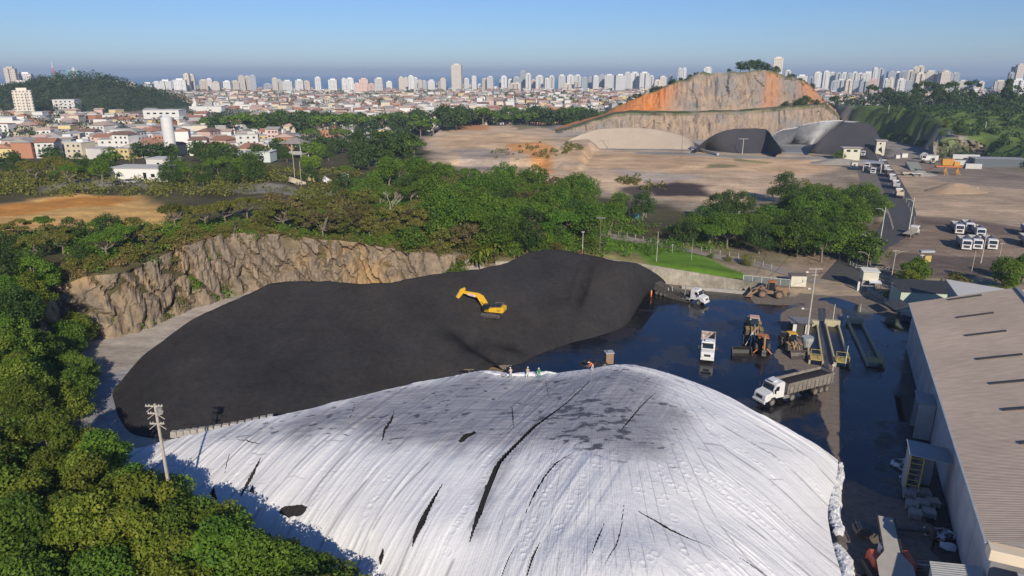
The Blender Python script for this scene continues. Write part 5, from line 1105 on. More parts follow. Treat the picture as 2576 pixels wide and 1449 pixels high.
# single trees near the yard
put('b0',GT(2186,668),'round mango tree on the fenced traffic island','trees by the yard',1.75)
put('n1',(99,161,.2),'dark tree behind the pale membrane roof, left one','trees behind the office',.80); put('n0',(94,155,.2),'olive bush directly behind the green office roof','trees behind the office',.62)
put('n3',(119,158,.2),'large dark tree at the right edge behind the hall','trees behind the office',.92); put('n1',(127,163,.2),'second large dark tree at the right edge behind the hall','trees behind the office',.8); put('b1',(106,156,.2),'low yellowish bush between the two trees behind the hall','trees behind the office',1.)
put('banana',(88.5,151,.1),'banana plant left of the black office roof','plants behind the office',.8); put('banana',(113,152,.1),'banana plant behind the pale membrane roof','plants behind the office',.8)
put('banana',GT(1225,655),'taller banana plant at the rim above the coal pile','banana plants at the rim',1.15); put('banana',GT(1205,672),'lower banana plant at the rim above the coal pile','banana plants at the rim',1.0); put('banana',GT(1245,640),'banana plant right of the crossarm pole','banana plants at the rim',1.0)
put('b1',GT(1878,668),'lone round shrub on the lawn by the lane','shrubs along the lane',.62); put('b0',GT(1790,652),'small shrub on the lawn','shrubs along the lane',.3); put('b1',GT(1830,657),'low shrub on the lawn left of the round one','shrubs along the lane',.35)
put('bare',(-35,196,7.5),'bare pale forked tree standing out in the central wood','bare trees in the central wood',1.25); put('bare',(-42,192,7.5),'smaller bare pale tree left of the tallest bare one','bare trees in the central wood',.9)
put('palm',GT(285,425),'palm with drooping fronds behind the orange clearing','palms by the white houses',1.); put('palm',GT(340,435),'lower palm beside the white houses','palms by the white houses',.8)
put('b0',GT(890,690)+Vector((0,3,3)),'dark green creeper bush hanging over the cliff edge','bushes on the cliff rim',.8); put('b0',GT(1075,690)+Vector((0,3,2)),'green bush tumbling over the rim left of the banana plants','bushes on the cliff rim',1.2)
put('b0',GT(1040,650),'leafy bush on the rim above the tan end of the cliff','bushes on the cliff rim',1.3); put('b1',GT(1110,655),'yellow green bush on the rim beside the pile','bushes on the cliff rim',1.2)
grove([(-15,161),(8,163),(22,170),(22,176),(0,174),(-15,169)],16,2.8,['b0','b1','b0'],'low green bush on the slope behind the coal pile','bushes on the slope behind the pile',51,(.75,1.15),True)
grove([(-88,124),(-77,131),(-72,146),(-66,158),(-52,162.5),(-40,163.5),(-14,162.5),(-14,165.5),(-42,167),(-60,165),(-75,158),(-82,136),(-92,128)],34,3.2,['b1','b1','b0'],'scrubby bush on the brink of the rock cliff','bushes on the brink of the cliff',52,(.45,.8),True)
# ordinals from left to right within each grove
byd={}
for r in TREES:
    if isinstance(r[1],tuple): byd.setdefault(r[1][1],[]).append(r)
for d,L_ in byd.items():
    L_.sort(key=lambda r:r[3])
    for i,r in enumerate(L_): r[0]['label']='%s, %s'%(d,'leftmost' if i==0 else 'rightmost' if i==len(L_)-1 else ordw(i+1)+' from the left')
for k,P_ in PROTO.items():
    if not P_['used']:
        for c in list(P_['root'].children): bpy.data.objects.remove(c)
        bpy.data.objects.remove(P_['root'])
print('TREES',len(TREES))
# undergrowth: low scrub and straw grass
def scrub(name,label,polys,n,size,h,lm,seed,dz=0.,cat_='undergrowth'):
    g=np.random.default_rng(seed); C=[];
    for poly,k in polys:
        xs=[p[0] for p in poly]; ys=[p[1] for p in poly]; c=np.stack([g.uniform(min(xs),max(xs),int(k*2.5)),g.uniform(min(ys),max(ys),int(k*2.5))],1); c=c[(sdf(poly,c[:,0],c[:,1])>0)]; f=fbm(c[:,0]*.12+seed,c[:,1]*.12,3)+g.normal(size=len(c))*.15; c=c[f>-.12][:k]; C.append(c)
    C=np.concatenate(C); z=H(C[:,0],C[:,1],False); r=h*(.5+g.random(len(C))); V,F,T=leafcloud(np.c_[C,z+r*.35+dz],r,n,size,seed,flat=.7,shell=.3)
    o=mesh_np(name,V,F,LM[lm],smooth=False,attrs={'tint':T}); tag(o,label,cat_,kind='stuff'); return o
belt=[(-88,128),(-76,131),(-70,146),(-63,161),(-40,165),(-8,164),(10,166),(24,171),(40,176),(66,190),(44,215),(0,290),(-58,290),(-64,205),(-72,182),(-84,172),(-120,160),(-120,128)]
scrub('undergrowth','tangled green scrub covering the ground under the central trees',[(belt,2600),([(-67,88),(-76,100),(-84,118),(-100,125),(-115,100),(-90,75),(-60,60),(-30,40),(-18,48),(-34,62),(-52,77)],900)],120000,.5,1.7,'green',61)
scrub('straw_grass','straw coloured tall grass along the top of the rock cliff',[([(-88,126),(-76,130.5),(-71.5,145),(-64.5,158.5),(-52,162),(-40,163),(-10,162),(12,165),(26,170),(26,176),(8,172),(-40,171),(-62,168),(-76,152),(-86,136)],1500)],60000,.38,.95,'grass',62)
scrub('undergrowth','olive bushes on the ground around the orange clearing and depot',[([(-250,268),(-250,205),(-120,208),(-75,215),(-60,225),(-62,290),(-180,300)],1200)],40000,.7,2.0,'olive',63)
scrub('undergrowth','low scrub around the edges of the sand quarry',[([(-14,372),(20,380),(46,420),(40,470),(10,470),(-10,420)],60),([(56,300),(70,300),(60,340),(48,320)],30),([(130,300),(150,310),(140,330),(120,320)],20),([(90,570),(330,590),(330,620),(90,600)],200)],7000,1.0,1.6,'olive',64)
scrub('undergrowth','shaded dark vegetation on the far cliff to the right',[([(262,434),(292,436),(300,500),(316,590),(330,650),(420,640),(420,500),(350,330),(285,330),(280,390)],900)],24000,1.3,2.4,'far',65)
# woods: one mass each
def hillwood(name,label,poly,n,size,r,lm,seed,dens=1300):
    g=np.random.default_rng(seed); xs=[p[0] for p in poly]; ys=[p[1] for p in poly]; c=np.stack([g.uniform(min(xs),max(xs),dens*2),g.uniform(min(ys),max(ys),dens*2)],1); c=c[sdf(poly,c[:,0],c[:,1])>0][:dens]; z=H(c[:,0],c[:,1],False); rr=r*(.6+.8*g.random(len(c))); V,F,T=leafcloud(np.c_[c,z+rr*.6],rr,n,size,seed,flat=.9,shell=.5)
    return tag(mesh_np(name,V,F,LM[lm],smooth=False,attrs={'tint':T}),label,'woodland',kind='stuff')
hillwood('hill_woodland','dense dark wood covering the whole hill on the left',[(-860,860),(-620,800),(-480,815),(-425,850),(-430,960),(-500,1010),(-860,1080)],60000,1.9,6.0,'far',71,1500)

hillwood('plateau_woodland','continuous dark wood behind the green field on the right',[(330,640),(600,600),(900,520),(1000,700),(700,860),(330,860)],60000,2.0,7.5,'far',72,900)
# ================= TOWN AND TOWERS =================
def facade(name,c,win,fx=3.2,fz=3.0,wx=.5,wz=.5):
    m,t,b=newmat(name); N=t.nodes; L=t.links; tc=N.new('ShaderNodeTexCoord'); sp=N.new('ShaderNodeSeparateXYZ'); L.new(tc.outputs['Object'],sp.inputs[0])
    def M(op,a,bb=None,cc=None):
        k=N.new('ShaderNodeMath'); k.operation=op
        for i,v in enumerate((a,bb,cc)):
            if v is None: continue
            if isinstance(v,(int,float)): k.inputs[i].default_value=v
            else: L.new(v,k.inputs[i])
        return k.outputs[0]
    h=M('ADD',sp.outputs[0],sp.outputs[1]); fxv=M('FRACT',M('DIVIDE',h,fx)); fzv=M('FRACT',M('DIVIDE',sp.outputs[2],fz))
    a=M('LESS_THAN',fxv,wx); z=M('LESS_THAN',fzv,wz); w=M('MULTIPLY',a,z)
    g=N.new('ShaderNodeNewGeometry'); s2=N.new('ShaderNodeSeparateXYZ'); L.new(g.outputs['Normal'],s2.inputs[0]); up=M('LESS_THAN',s2.outputs[2],.5); w=M('MULTIPLY',w,up)
    oi=N.new('ShaderNodeObjectInfo'); hs=N.new('ShaderNodeHueSaturation'); hs.inputs['Color'].default_value=(*c,1); r=N.new('ShaderNodeMapRange'); r.inputs[3].default_value=.8; r.inputs[4].default_value=1.12; L.new(oi.outputs['Random'],r.inputs[0]); L.new(r.outputs[0],hs.inputs['Value'])
    mx=N.new('ShaderNodeMix'); mx.data_type='RGBA'; L.new(w,mx.inputs[0]); L.new(hs.outputs[0],mx.inputs[6]); mx.inputs[7].default_value=(*win,1); L.new(mx.outputs[2],b.inputs['Base Color']); b.inputs['Roughness'].default_value=.7; return m
TF=[facade('facade_white',(.66,.66,.64),(.16,.19,.23)),facade('facade_cream',(.64,.58,.48),(.18,.18,.20)),facade('facade_pink',(.62,.46,.40),(.20,.17,.17)),facade('facade_grey',(.40,.43,.46),(.12,.15,.19),wx=.65),facade('facade_beige',(.55,.50,.44),(.15,.16,.18),fx=2.4),facade('facade_glass',(.22,.40,.42),(.10,.22,.27),wx=.8,wz=.75)]
plain=[mat('tower_plain_%s'%n,c,.75,rand=.1) for n,c in (('white',(.70,.70,.68)),('cream',(.66,.60,.50)),('pink',(.62,.45,.40)),('grey',(.38,.41,.44)),('beige',(.52,.47,.41)),('glass',(.20,.34,.36)))]
CN=['white','cream','pinkish','grey','beige','green glass']
towers=[]
def tw(u0,u1,vt,Y,c=0,kind=None): towers.append((u0,u1,vt,Y,c))
def Z1r(zx): return zx/3
r1=[(35,110,140,1250,4),(112,152,183,1300,3),(150,232,182,1280,0),(85,345,238,1100,0),(97,222,300,760,1),(498,545,165,1500,5),(540,562,150,1480,0),(562,600,165,1520,5),(330,430,235,1200,1),(0,40,270,1100,0),(720,760,228,1700,0),(1080,1150,258,1850,0),(1150,1205,250,1900,0),(1205,1285,237,1850,0),(1285,1340,240,1950,3),(1310,1400,228,1800,0),(1388,1425,190,1850,1),(1420,1465,196,1900,1),(1470,1500,283,2000,3),(1500,1560,236,1850,1),(1555,1600,228,1900,0),(1600,1660,250,1850,4),(1685,1742,245,1950,0),(1742,1800,243,1980,4),(1793,1843,206,2000,4),(1840,1885,208,2030,4),(1880,1928,203,2010,3),(2050,2090,222,1850,4),(2088,2125,235,1880,4),(2130,2205,240,1800,0),(2228,2288,235,1900,0),(2288,2340,245,1950,4),(2373,2420,216,1800,0),(2478,2545,230,1850,0),(870,910,245,1750,0),(930,1020,250,1800,1),(820,870,240,1780,0)]
for a,b_,v,Y,c in r1: tw(a/3,b_/3,120.75+v/3,Y,c)
r2=[(0,36,226,1850,0),(36,92,222,1820,0),(92,140,262,1700,2),(134,205,226,1720,2),(200,256,265,1700,2),(255,318,222,1700,0),(340,386,248,2050,0),(428,470,216,2000,1),(468,502,220,2050,1),(500,545,206,1980,0),(543,576,220,2020,0),(576,612,238,2000,4),(606,642,242,2020,3),(652,708,238,2050,0),(743,788,224,2000,4),(833,910,118,1980,1),(922,962,226,2050,0),(980,1018,208,2050,0),(1030,1056,268,2150,0),(1062,1102,226,2100,4),(1100,1150,212,2080,0),(1190,1210,235,2150,3),(1205,1250,208,2100,0),(1253,1300,232,2150,0),(1290,1352,214,2120,3),(1268,1330,262,2000,1),(1352,1395,168,2150,3),(1392,1434,188,2100,0),(1436,1468,235,2200,2),(1470,1528,204,2150,0),(1532,1568,225,2100,0),(1565,1610,206,2150,0),(1637,1692,200,2200,0),(1675,1738,264,2000,1),(1700,1756,200,2220,0),(1758,1812,200,2150,0),(1816,1860,217,2050,3),(1864,1898,215,2150,3),(1896,1942,206,2100,0),(1945,1992,196,2200,3),(1990,2060,196,2150,0),(2066,2142,196,1950,0),(2140,2185,180,2100,0),(2180,2250,178,2150,0),(2250,2325,178,2100,0),(2325,2362,206,2200,0),(2360,2412,238,2100,1),(2400,2455,210,2150,1),(2475,2500,200,2150,3),(2540,2576,150,2100,0)]
for a,b_,v,Y,c in r2: tw(858.7+a/3,858.7+b_/3,120.75+v/3,Y,c)
r3=[(0,32,148,2000,0),(165,222,142,1900,0),(690,762,66,1500,1),(775,822,165,1800,0),(860,942,200,1600,0),(948,1000,216,1900,3),(995,1050,178,2000,0),(1062,1110,170,2050,0),(1108,1156,180,2080,0),(1155,1200,184,2050,3),(1198,1245,182,2100,0),(1245,1282,182,2050,3),(1280,1322,178,2080,0),(1320,1362,186,2100,0),(1360,1442,176,2120,0),(1440,1476,146,2000,0),(1474,1518,150,2030,3),(1550,1606,172,2000,3),(1600,1650,176,2050,0),(1645,1702,168,2020,3),(1700,1748,165,2040,1),(1747,1780,138,1750,1),(1775,1826,130,1700,1),(1765,1828,182,1690,1),(1832,1926,166,1750,3),(1842,1900,170,1740,1),(1940,2032,164,1700,3),(1960,2022,172,1690,1),(2030,2086,182,1800,3),(1410,1482,230,1600,2),(1520,1558,228,1650,0),(1556,1592,222,1680,1),(1622,1680,228,1600,0),(1290,1330,235,1650,3),(1230,1282,234,1650,1),(1170,1225,232,1700,0),(1120,1168,245,1650,3),(1690,1740,245,1600,3),(1335,1400,240,1700,3),(2092,2145,240,2200,1),(2236,2276,248,2100,1),(2467,2500,180,1400,3),(2490,2535,133,1420,3),(2528,2576,118,1400,4),(2490,2576,228,1300,0),(2360,2440,240,1900,1)]
for a,b_,v,Y,c in r3: tw(1717.3+a/3,1717.3+b_/3,120.75+v/3,Y,c)
gt=np.random.default_rng(91)
for u in np.arange(230,2560,19.):
    if 1560<u<1990 or gt.random()<.22: continue
    uu_=u+gt.normal()*6; Yb=gt.uniform(2080,2240); wpx=gt.uniform(9,20); tw(uu_,uu_+wpx,gt.uniform(203,226),Yb,int(gt.choice(5)))
TWR=[]
towers.sort(key=lambda t:(t[0]+t[1]))
gg=np.random.default_rng(77)
for i,(u0,u1,vt,Y,c) in enumerate(towers):
    um=(u0+u1)/2; a,b_,cz=ray(um,vt); t=Y/b_; x=a*t; h=CAMH+cz*t; wd=(u1-u0)/1717*(Y*cp_+20)*.93
    z0=float(H(x,Y,False)) if Y<1300 else 0.
    hh=max(6,h-z0-wd*.12); dp=wd*gg.uniform(.7,1.1)+4; rz=-math.atan2(x,Y)*.75+gg.uniform(-.18,.18); pos='leftmost' if i==0 else 'rightmost' if i==len(towers)-1 else ordw(i+1)+' from the left'
    root=thing('tower_block','%s %s skyline tower block, %s'%('tall' if hh>70 else 'medium high' if hh>40 else 'low',CN[c],pos),'tower block',(x,Y,z0-.5),rz,'tower blocks on the skyline')
    q=MB(); k=gg.random()
    if k<.4 and wd>14: # two slabs with a recessed core
        s_w=wd*.40
        q.box((-wd/2+s_w/2,0,hh/2),(s_w,dp,hh)); q.box((wd/2-s_w/2,0,hh/2*.985),(s_w,dp,hh*.985)); q.box((0,.1*dp,hh/2*.995),(wd-2*s_w+.1,dp*.74,hh*.99))
    elif k<.7: q.box((0,0,hh/2),(wd,dp,hh)); q.box((0,-dp/2-.7,hh*.47),(wd*.36,1.4,hh*.94))
    else: q.box((0,0,hh/2),(wd,dp,hh))
    q.build('body',TF[c],root)
    q=MB(); q.box((0,0,hh+wd*.05),(wd*.55,dp*.5,wd*.10+1.5)); q.build('roof_block',plain[c],root)
    if k<.8:
        q=MB()
        for xx in ((-wd*.5-.25,),(wd*.5+.25,))[:1+(k<.4)]: q.box((xx[0],-dp*.18,hh*.48),(.5,dp*.3,hh*.92))
        q.build('balcony_strip',plain[(c+3)%5],root)
# houses: one list, nearest become things, the far rest one mass
wallc=[mat('house_%s'%n,c,.85,rand=.12) for n,c in (('white',(.66,.65,.62)),('cream',(.62,.55,.42)),('pink',(.58,.42,.36)),('brick',(.42,.20,.12)),('yellow',(.62,.50,.24)),('grey',(.36,.36,.35)))]
roofc=[mat('roof_%s'%n,c,.85,rand=.15) for n,c in (('terracotta',(.34,.17,.11)),('fibre_cement',(.30,.29,.27)),('pale_pink',(.50,.36,.30)),('concrete',(.46,.45,.42)),('white',(.62,.62,.60)),('brown',(.20,.12,.09)))]
winm=mat('house_window',(.05,.06,.07),.3)
WNM=['white','cream','pink','brick','yellow','grey']; RNM=['terracotta','grey fibre','pale pink','flat concrete','white','brown']
hs=[]
g=np.random.default_rng(5)
def block(x0,x1,y0,y1,dx,dy,rot):
    for y in np.arange(y0,y1,dy):
        for x in np.arange(x0,x1,dx):
            X=x+g.normal()*1.6+y*rot; Y=y+g.normal()*1.8+(6 if int((y-y0)/dy)%3==0 else 0)
            if g.random()<.10: continue
            hs.append((X,Y))
block(-1400,60,400,900,14.5,19,.0); block(-1500,760,900,1700,17,25,0.); block(-1600,1500,1700,2120,26,40,0.); block(420,1300,860,1700,19,30,0.)
bad=[[(-150,280),(-60,280),(-74,560),(-17,640),(110,680),(200,780),(60,760),(-30,700),(-90,620),(-150,560)],[(-80,300),(340,300),(340,780),(60,780),(-20,700),(-80,575)],[(-860,850),(-620,790),(-430,805),(-335,850),(-340,970),(-500,1020),(-860,1100)],[(320,300),(1200,300),(1200,830),(330,860)],[(-400,200),(-20,200),(-20,385),(-160,385),(-180,360),(-330,360),(-400,380)]]
P=np.array(hs); ok=np.ones(len(P),bool)
for bpoly in bad: ok&=sdf(bpoly,P[:,0],P[:,1])<0
ok&=~((np.abs(P[:,0])>P[:,1]*.86+30)); ok&=fbm(P[:,0]*.006,P[:,1]*.006,3)<.42
P=P[ok]; P=P[np.argsort(P[:,1])]
Zh=H(P[:,0],P[:,1],False)
def house_spec():
    w_,d_=g.uniform(8,14),g.uniform(8,13); fl=g.choice([1,2,2,3,3,4],p=[.15,.25,.2,.2,.15,.05]); return w_,d_,3.0*fl+.4,g.choice(6,p=[.46,.18,.13,.08,.05,.10]),g.choice(6,p=[.13,.17,.18,.29,.16,.07]),g.uniform(-.35,.35)+(np.pi/2 if g.random()<.3 else 0),g.random()
def house_geo(q,w_,d_,h,flat,roof_only=False,wall_only=False,M4=None):
    pass
NIND=300; big=MB(); used=0
yard_wins=[]
for i,(x,y) in enumerate(P):
    w_,d_,h,wc_,rc_,rz,k=house_spec(); z=float(Zh[i])
    flat=rc_ in(3,4) or k<.12
    if i<NIND:
        q=MB(); q.box((0,0,h/2-.3),(w_,d_,h+.6)); side_wing=k>.6
        root=thing('house','%s %s-storey town house with %s roof, %s'%(WNM[wc_],['one','two','three','four'][int(round((h-.4)/3))-1],RNM[rc_],'@%d'%i),'house',(x,y,z),rz,'houses of the town'); yard_wins.append((proj((x,y,z))[0],root))
        if side_wing: q.box((w_/2+1.4,.6,h*.3-.3),(2.8,d_*.7,h*.6+.6))
        q.build('wall',wallc[wc_],root); q=MB()
        if flat: q.box((0,0,h+.12),(w_+.5,d_+.5,.24)); q.box((w_*.2,0,h+.95),(w_*.35,d_*.4,1.5)) if k>.5 else None
        else: o_=.6; q.add([(-w_/2-o_,-d_/2-o_,h-.02),(w_/2+o_,-d_/2-o_,h-.02),(w_/2+o_,d_/2+o_,h-.02),(-w_/2-o_,d_/2+o_,h-.02),(-w_/2+(1.5 if k>.5 else -o_),0,h+d_*.2),(w_/2-(1.5 if k>.5 else -o_),0,h+d_*.2)],[(0,1,5,4),(2,3,4,5),(1,2,5),(3,0,4),(3,2,1,0)])
        q.build('roof',roofc[rc_],root)
        if i<190:
            for s in(-.28,.05,.32):
                for f in range(int(round((h-.4)/3)) if i<110 else 1): q=MB(); q.box((s*w_,-d_/2-.03,(f if i<110 else 0)*3+1.7),(1.3,.08,1.2)); q.build('window',winm,root)
    else:
        big.M=Matrix.Translation((x,y,z))@Matrix.Rotation(rz,4,'Z'); big.use(wallc[wc_]).box((0,0,h/2-.3),(w_,d_,h+.6)); big.use(roofc[rc_])
        if flat: big.box((0,0,h+.12),(w_+.5,d_+.5,.24))
        else: o_=.6; big.add([(-w_/2-o_,-d_/2-o_,h-.02),(w_/2+o_,-d_/2-o_,h-.02),(w_/2+o_,d_/2+o_,h-.02),(-w_/2-o_,d_/2+o_,h-.02),(-w_/2-o_,0,h+d_*.2),(w_/2+o_,0,h+d_*.2)],[(0,1,5,4),(2,3,4,5),(1,2,5),(3,0,4)])
        if k>.3: big.use(winm).box((0,-d_/2-.03,h*.55),(w_*.7,.08,1.1))
yard_wins.sort(key=lambda t:t[0])
for i,(u,o) in enumerate(yard_wins): o['label']=o['label'].split(', @')[0]+', %s'%('leftmost' if i==0 else ordw(i+1)+' from the left') if i<100 else o['label'].split(', @')[0]+', %s'%(('rightmost' if i==len(yard_wins)-1 else ordw(len(yard_wins)-i)+' from the right') if len(yard_wins)-i<=100 else ordw(i+1)+' from the left')
tag(big.build('distant_houses'),'dense far mass of pale houses and roofs below the towers','houses',kind='stuff')
print('HOUSES',len(P))
# trees scattered through the town: one mass
tp=g.uniform([-1000,400],[800,1900],(6000,2)); okk=(np.abs(tp[:,0])<tp[:,1]*.86)&(fbm(tp[:,0]*.014+3,tp[:,1]*.008,3)>.06)
for bpoly in bad[1:3]: okk&=sdf(bpoly,tp[:,0],tp[:,1])<0
tp=tp[okk]; rr=g.uniform(3.5,7.5,len(tp)); V,F,T=leafcloud(np.c_[tp,H(tp[:,0],tp[:,1],False)+rr*.9+1],rr,150000,1.7,5,flat=.8,shell=.5)
tag(mesh_np('town_trees',V,F,LM['far'],smooth=False,attrs={'tint':T}),'scattered dark green crowns dotted among the far houses','trees',kind='stuff')
# landmark buildings of the middle distance
box_building('house','white three-storey block at the foot of the wooded hill','house',GT(172,275),24,16,11,.1,wallc[0],roofc[4],[(x_,z_,2,1.4,'f') for x_ in(-8,-3,2,7) for z_ in(2,5.4,8.8)],group=None)
box_building('building','large white industrial block behind the silo','building',GT(395,322)+Vector((0,20,0)),34,18,16,.05,wallc[0],roofc[4],[(x_,13,3,1.5,'f') for x_ in(-12,-6,0,6,12)])
box_building('shed','small white box shed right of the silo','shed',GT(498,362)+Vector((0,0,1)),14,9,6,-.1,wallc[0],roofc[4],[(-3,3,1.5,1.5,'f')])
box_building('house','white bungalow with flat porch left of the depot trees','house',GT(362,452),19,10,4.6,-.1,wallc[0],roofc[3],[(4,2,1.2,2.4,'f'),(7,2.2,1.4,1.2,'f'),(-6,2.2,1.4,1.2,'f')])
box_building('house','white annexe with a parapet roof right of the bungalow','house',GT(388,432)+Vector((3,4,0)),11,9,5.6,-.1,wallc[0],roofc[4],[(0,3.4,1.2,1.2,'f')])
box_building('building','long pale green depot building half hidden by trees','building',GT(600,412)+Vector((0,10,0)),28,10,5,.0,mat('aqua_wall',(.50,.62,.58),.8,c2=(.6,.62,.6),scale=.3),roofc[4],[(x_,2.6,1.8,1.2,'f') for x_ in(-10,-5,0,5,10)])
box_building('building','low building with a grey flat roof among the central trees','building',GT(905,362)+Vector((0,6,0)),22,9,4.5,.1,wallc[5],roofc[1],[(0,2.4,2,1.2,'f')])
def open_shed():
    c=GT(733,398)+Vector((0,4,0)); t=thing('open_shed','tall open shed with a big grey hipped roof on concrete columns','shed',c,-.15)
    q=MB(); q.add([(-9,-6,8.5),(9,-6,8.5),(9,6,8.5),(-9,6,8.5),(3,0,12)],[(0,1,4),(1,2,4),(2,3,4),(3,0,4),(3,2,1,0)]); q.build('roof',mat('old_roof',(.30,.27,.24),.85,c2=(.22,.20,.18),scale=.5),t)
    for x_ in(-8,-3,2,7.4):
        for y_ in(-5,5): q=MB(); q.box((x_,y_,4.3),(.5,.5,8.6)); q.build('column',roofc[3],t)
    q=MB(); q.box((0,-4.6,3.2),(16,.3,2.0)); q.box((0,0,2.1),(16,9,.3)); q.build('wall',wallc[5],t)
open_shed()
def silo():
    c=GT(433,398); t=thing('silo','tall white cylindrical silo standing on legs among the trees','silo',c)
    a,b_,cz=ray(415,292); h=CAMH+cz*c.y/b_-c.z; r=3.3
    q=MB(); q.cyl((0,0,h*.26),(0,0,h*.96),r,n=28); q.build('body',whitev,t,smooth=False)
    q=MB(); q.cyl((0,0,h*.96),(0,0,h),r,r*.55,n=28); q.build('lid',whitev,t)
    q=MB(); q.cyl((0,0,h*.12),(0,0,h*.26),r*.35,r,n=28); q.build('hopper',whitev,t)
    for i in range(4):
        a_=math.pi/4+i*math.pi/2; q=MB(); q.cyl((math.cos(a_)*r,math.sin(a_)*r,-1.5),(math.cos(a_)*r,math.sin(a_)*r,h*.3),.22,n=6); q.build('leg',steel,t)
    q=MB(); q.path([(r+.25,-.6,0),(r+.25,-.6,h)],.06); q.path([(r+.25,.0,0),(r+.25,.0,h)],.06); q.build('ladder',steel,t)
silo()
def chapel():
    c=GT(505,282); t=thing('chapel','small white chapel with a pointed spire in front of the town','chapel',c)
    q=MB(); q.box((9,0,3.5),(40,12,7)); q.build('wall',wallc[0],t); q=MB(); q.box((-5,-3,5),(5,5,10)); q.build('tower',wallc[0],t); q=MB(); q.cyl((-5,-3,10),(-5,-3,18),2.6,.1,n=4); q.build('spire',wallc[0],t); q=MB(); q.box((9,0,7.15),(41,13,.3)); q.build('roof',roofc[4],t)
chapel()
def mast():
    a,b_,cz=ray(138,200); t0=1150/b_; x=a*t0; z=CAMH+cz*t0; a2,b2_,c2=ray(136,157); z1=CAMH+c2*1150/b2_; t=thing('radio_mast','thin red and white lattice mast behind the wooded hill','mast',(x,1150,0))
    n=8
    for k,mm in enumerate((mat('mast_red',(.6,.06,.04),.6),whm)):
        q=MB()
        for i in range(k,n,2):
            zz0=z1*i/n; zz1=z1*(i+1)/n; q.cyl((0,0,zz0),(0,0,zz1),1.7*(1-i/n)+.5,1.7*(1-(i+1)/n)+.4,n=5)
        q.build('section',mm,t)
mast()
# far stockyard: weighbridge hut, control tower, gantry
def wtower():
    t=thing('control_tower','narrow white two-storey control tower beside the entry road','tower',G(2210,390),R(-14)); 
    q=MB(); q.box((0,0,4.6),(5.2,4.4,9.2)); q.build('wall',cream,t); q=MB(); q.box((0,-.2,9.45),(6.8,6,.5)); q.build('roof',conc,t)
    for z in(3.4,7.4): q=MB(); q.cyl((-.4,-2.3,z),(-.4,-2.18,z),.6,n=10); q.build('window',glass,t)
    q=MB()
    for i in range(8): q.box((3.2+.35*i,0,.6+i*.9),(.5,1.5,.1))
    q.build('stair',polec,t)
wtower()
box_building('weighbridge_hut','cream weighbridge hut with a broad flat roof on a raised floor','hut',G(2137,402),9.5,5,7.2,R(-10),cream,conc,[(-2,5.6,2.2,1.2,'f'),(2,5.6,2.2,1.2,'f')],over=1.0,roofth=.4)
box_building('cabin','narrow white cabin with pipes below the weighbridge hut','cabin',G(2147,423),3,2.6,3.4,R(-10),cream,conc,[(0,2,.9,.8,'f')])
def gantry():
    c=G(2192,432); t=thing('scale_canopy','white steel canopy over the truck scale','canopy',c,R(-26)); q=MB()
    for x_ in(-4.2,4.2):
        for y_ in(-4,4): p=MB(); p.cyl((x_,y_,0),(x_,y_,5),.18,n=6); p.build('post',whm,t)
    q.box((0,0,5.2),(10,9.5,.35)); q.build('roof',galv,t)
gantry()
# heaps of the sand and ore yards beyond
sand=mat('beige_sand',(.56,.46,.34),.95,c2=(.49,.40,.30),scale=.12,bump=.3,bscale=.8); 
def bigheap(name,label,pts,foot,m,back=1.5,seed=0,nrow=26):
    r_=np.array([tuple(Gy(u,v,Y)) for u,v,Y in pts]); f_=np.array([tuple(G(u,v,-.3)) for u,v in foot]); r_=cat(r_,120); f_=cat(f_,120); bk_=r_.copy(); bk_[:,1]+=back*r_[:,2]+1; bk_[:,2]=-.4; rows=[f_*(1-q)+r_*q for q in np.linspace(0,1,nrow)]+[r_*(1-q)+bk_*q for q in np.linspace(0,1,12)[1:]]
    V=np.array(rows); w=np.r_[np.linspace(0,1,nrow),np.linspace(1,0,12)[1:]][:,None]; V[...,2]+=w*(.7*fbm(V[...,0]*.06+seed,V[...,1]*.06,4))+.10*fbm(V[...,0]*.5,V[...,1]*.5,3)
    return tag(mesh_np(name,V.reshape(-1,3),grid_faces(len(V),120),m),label,'stockpile')
def Gy(u,v,Y):
    a,b_,c=ray(u,v); t=Y/b_; return Vector((a*t,Y,max(.1,CAMH+c*t)))
bigheap('sand_pile','broad pale beige sand pile in front of the quarry wall',[(1402,371,470),(1440,348,490),(1490,328,505),(1550,321,510),(1620,322,510),(1690,333,505),(1735,350,490),(1772,376,455)],[(1400,374),(1440,376),(1490,377),(1550,377),(1620,378),(1690,379),(1735,379),(1776,380)],sand,seed=1)
farcoal=mat('far_ore',(.035,.035,.042),.9,c2=(.05,.046,.05),scale=.1,bump=.2,bscale=.6)
bigheap('stockpile','long black ore heap right of the beige sand pile',[(1757,368,440),(1790,343,455),(1830,327,465),(1870,323,470),(1915,324,470),(1935,332,462),(1965,378,425)],[(1755,372),(1785,380),(1830,385),(1870,387),(1910,387),(1940,387),(1966,386)],farcoal,seed=4)
bigheap('stockpile','black ore heap at the right end of the sheeted far pile',[(2040,380,440),(2070,345,455),(2105,318,470),(2150,307,480),(2190,312,485),(2212,345,470),(2218,372,440)],[(2036,386),(2060,389),(2100,392),(2140,394),(2180,394),(2205,394),(2220,392)],farcoal,seed=9)
tf=mat('far_sheeting',(.60,.61,.64),.6,c2=(.34,.35,.38),scale=.25,stretch=(1,.3,1),bump=.3,bscale=.5)
bigheap('sheeted_pile','far stockpile draped in torn silvery sheeting',[(1932,352,470),(1960,328,480),(2000,320,492),(2050,308,505),(2100,303,510),(2150,306,505),(2175,309,498)],[(1945,352),(1955,356),(1985,360),(2020,362),(2048,363),(2075,345),(2110,325)],tf,seed=12)
mound=mat('orange_soil',(.58,.27,.11),.95,c2=(.50,.30,.16),scale=.15,bump=.3,bscale=.5)
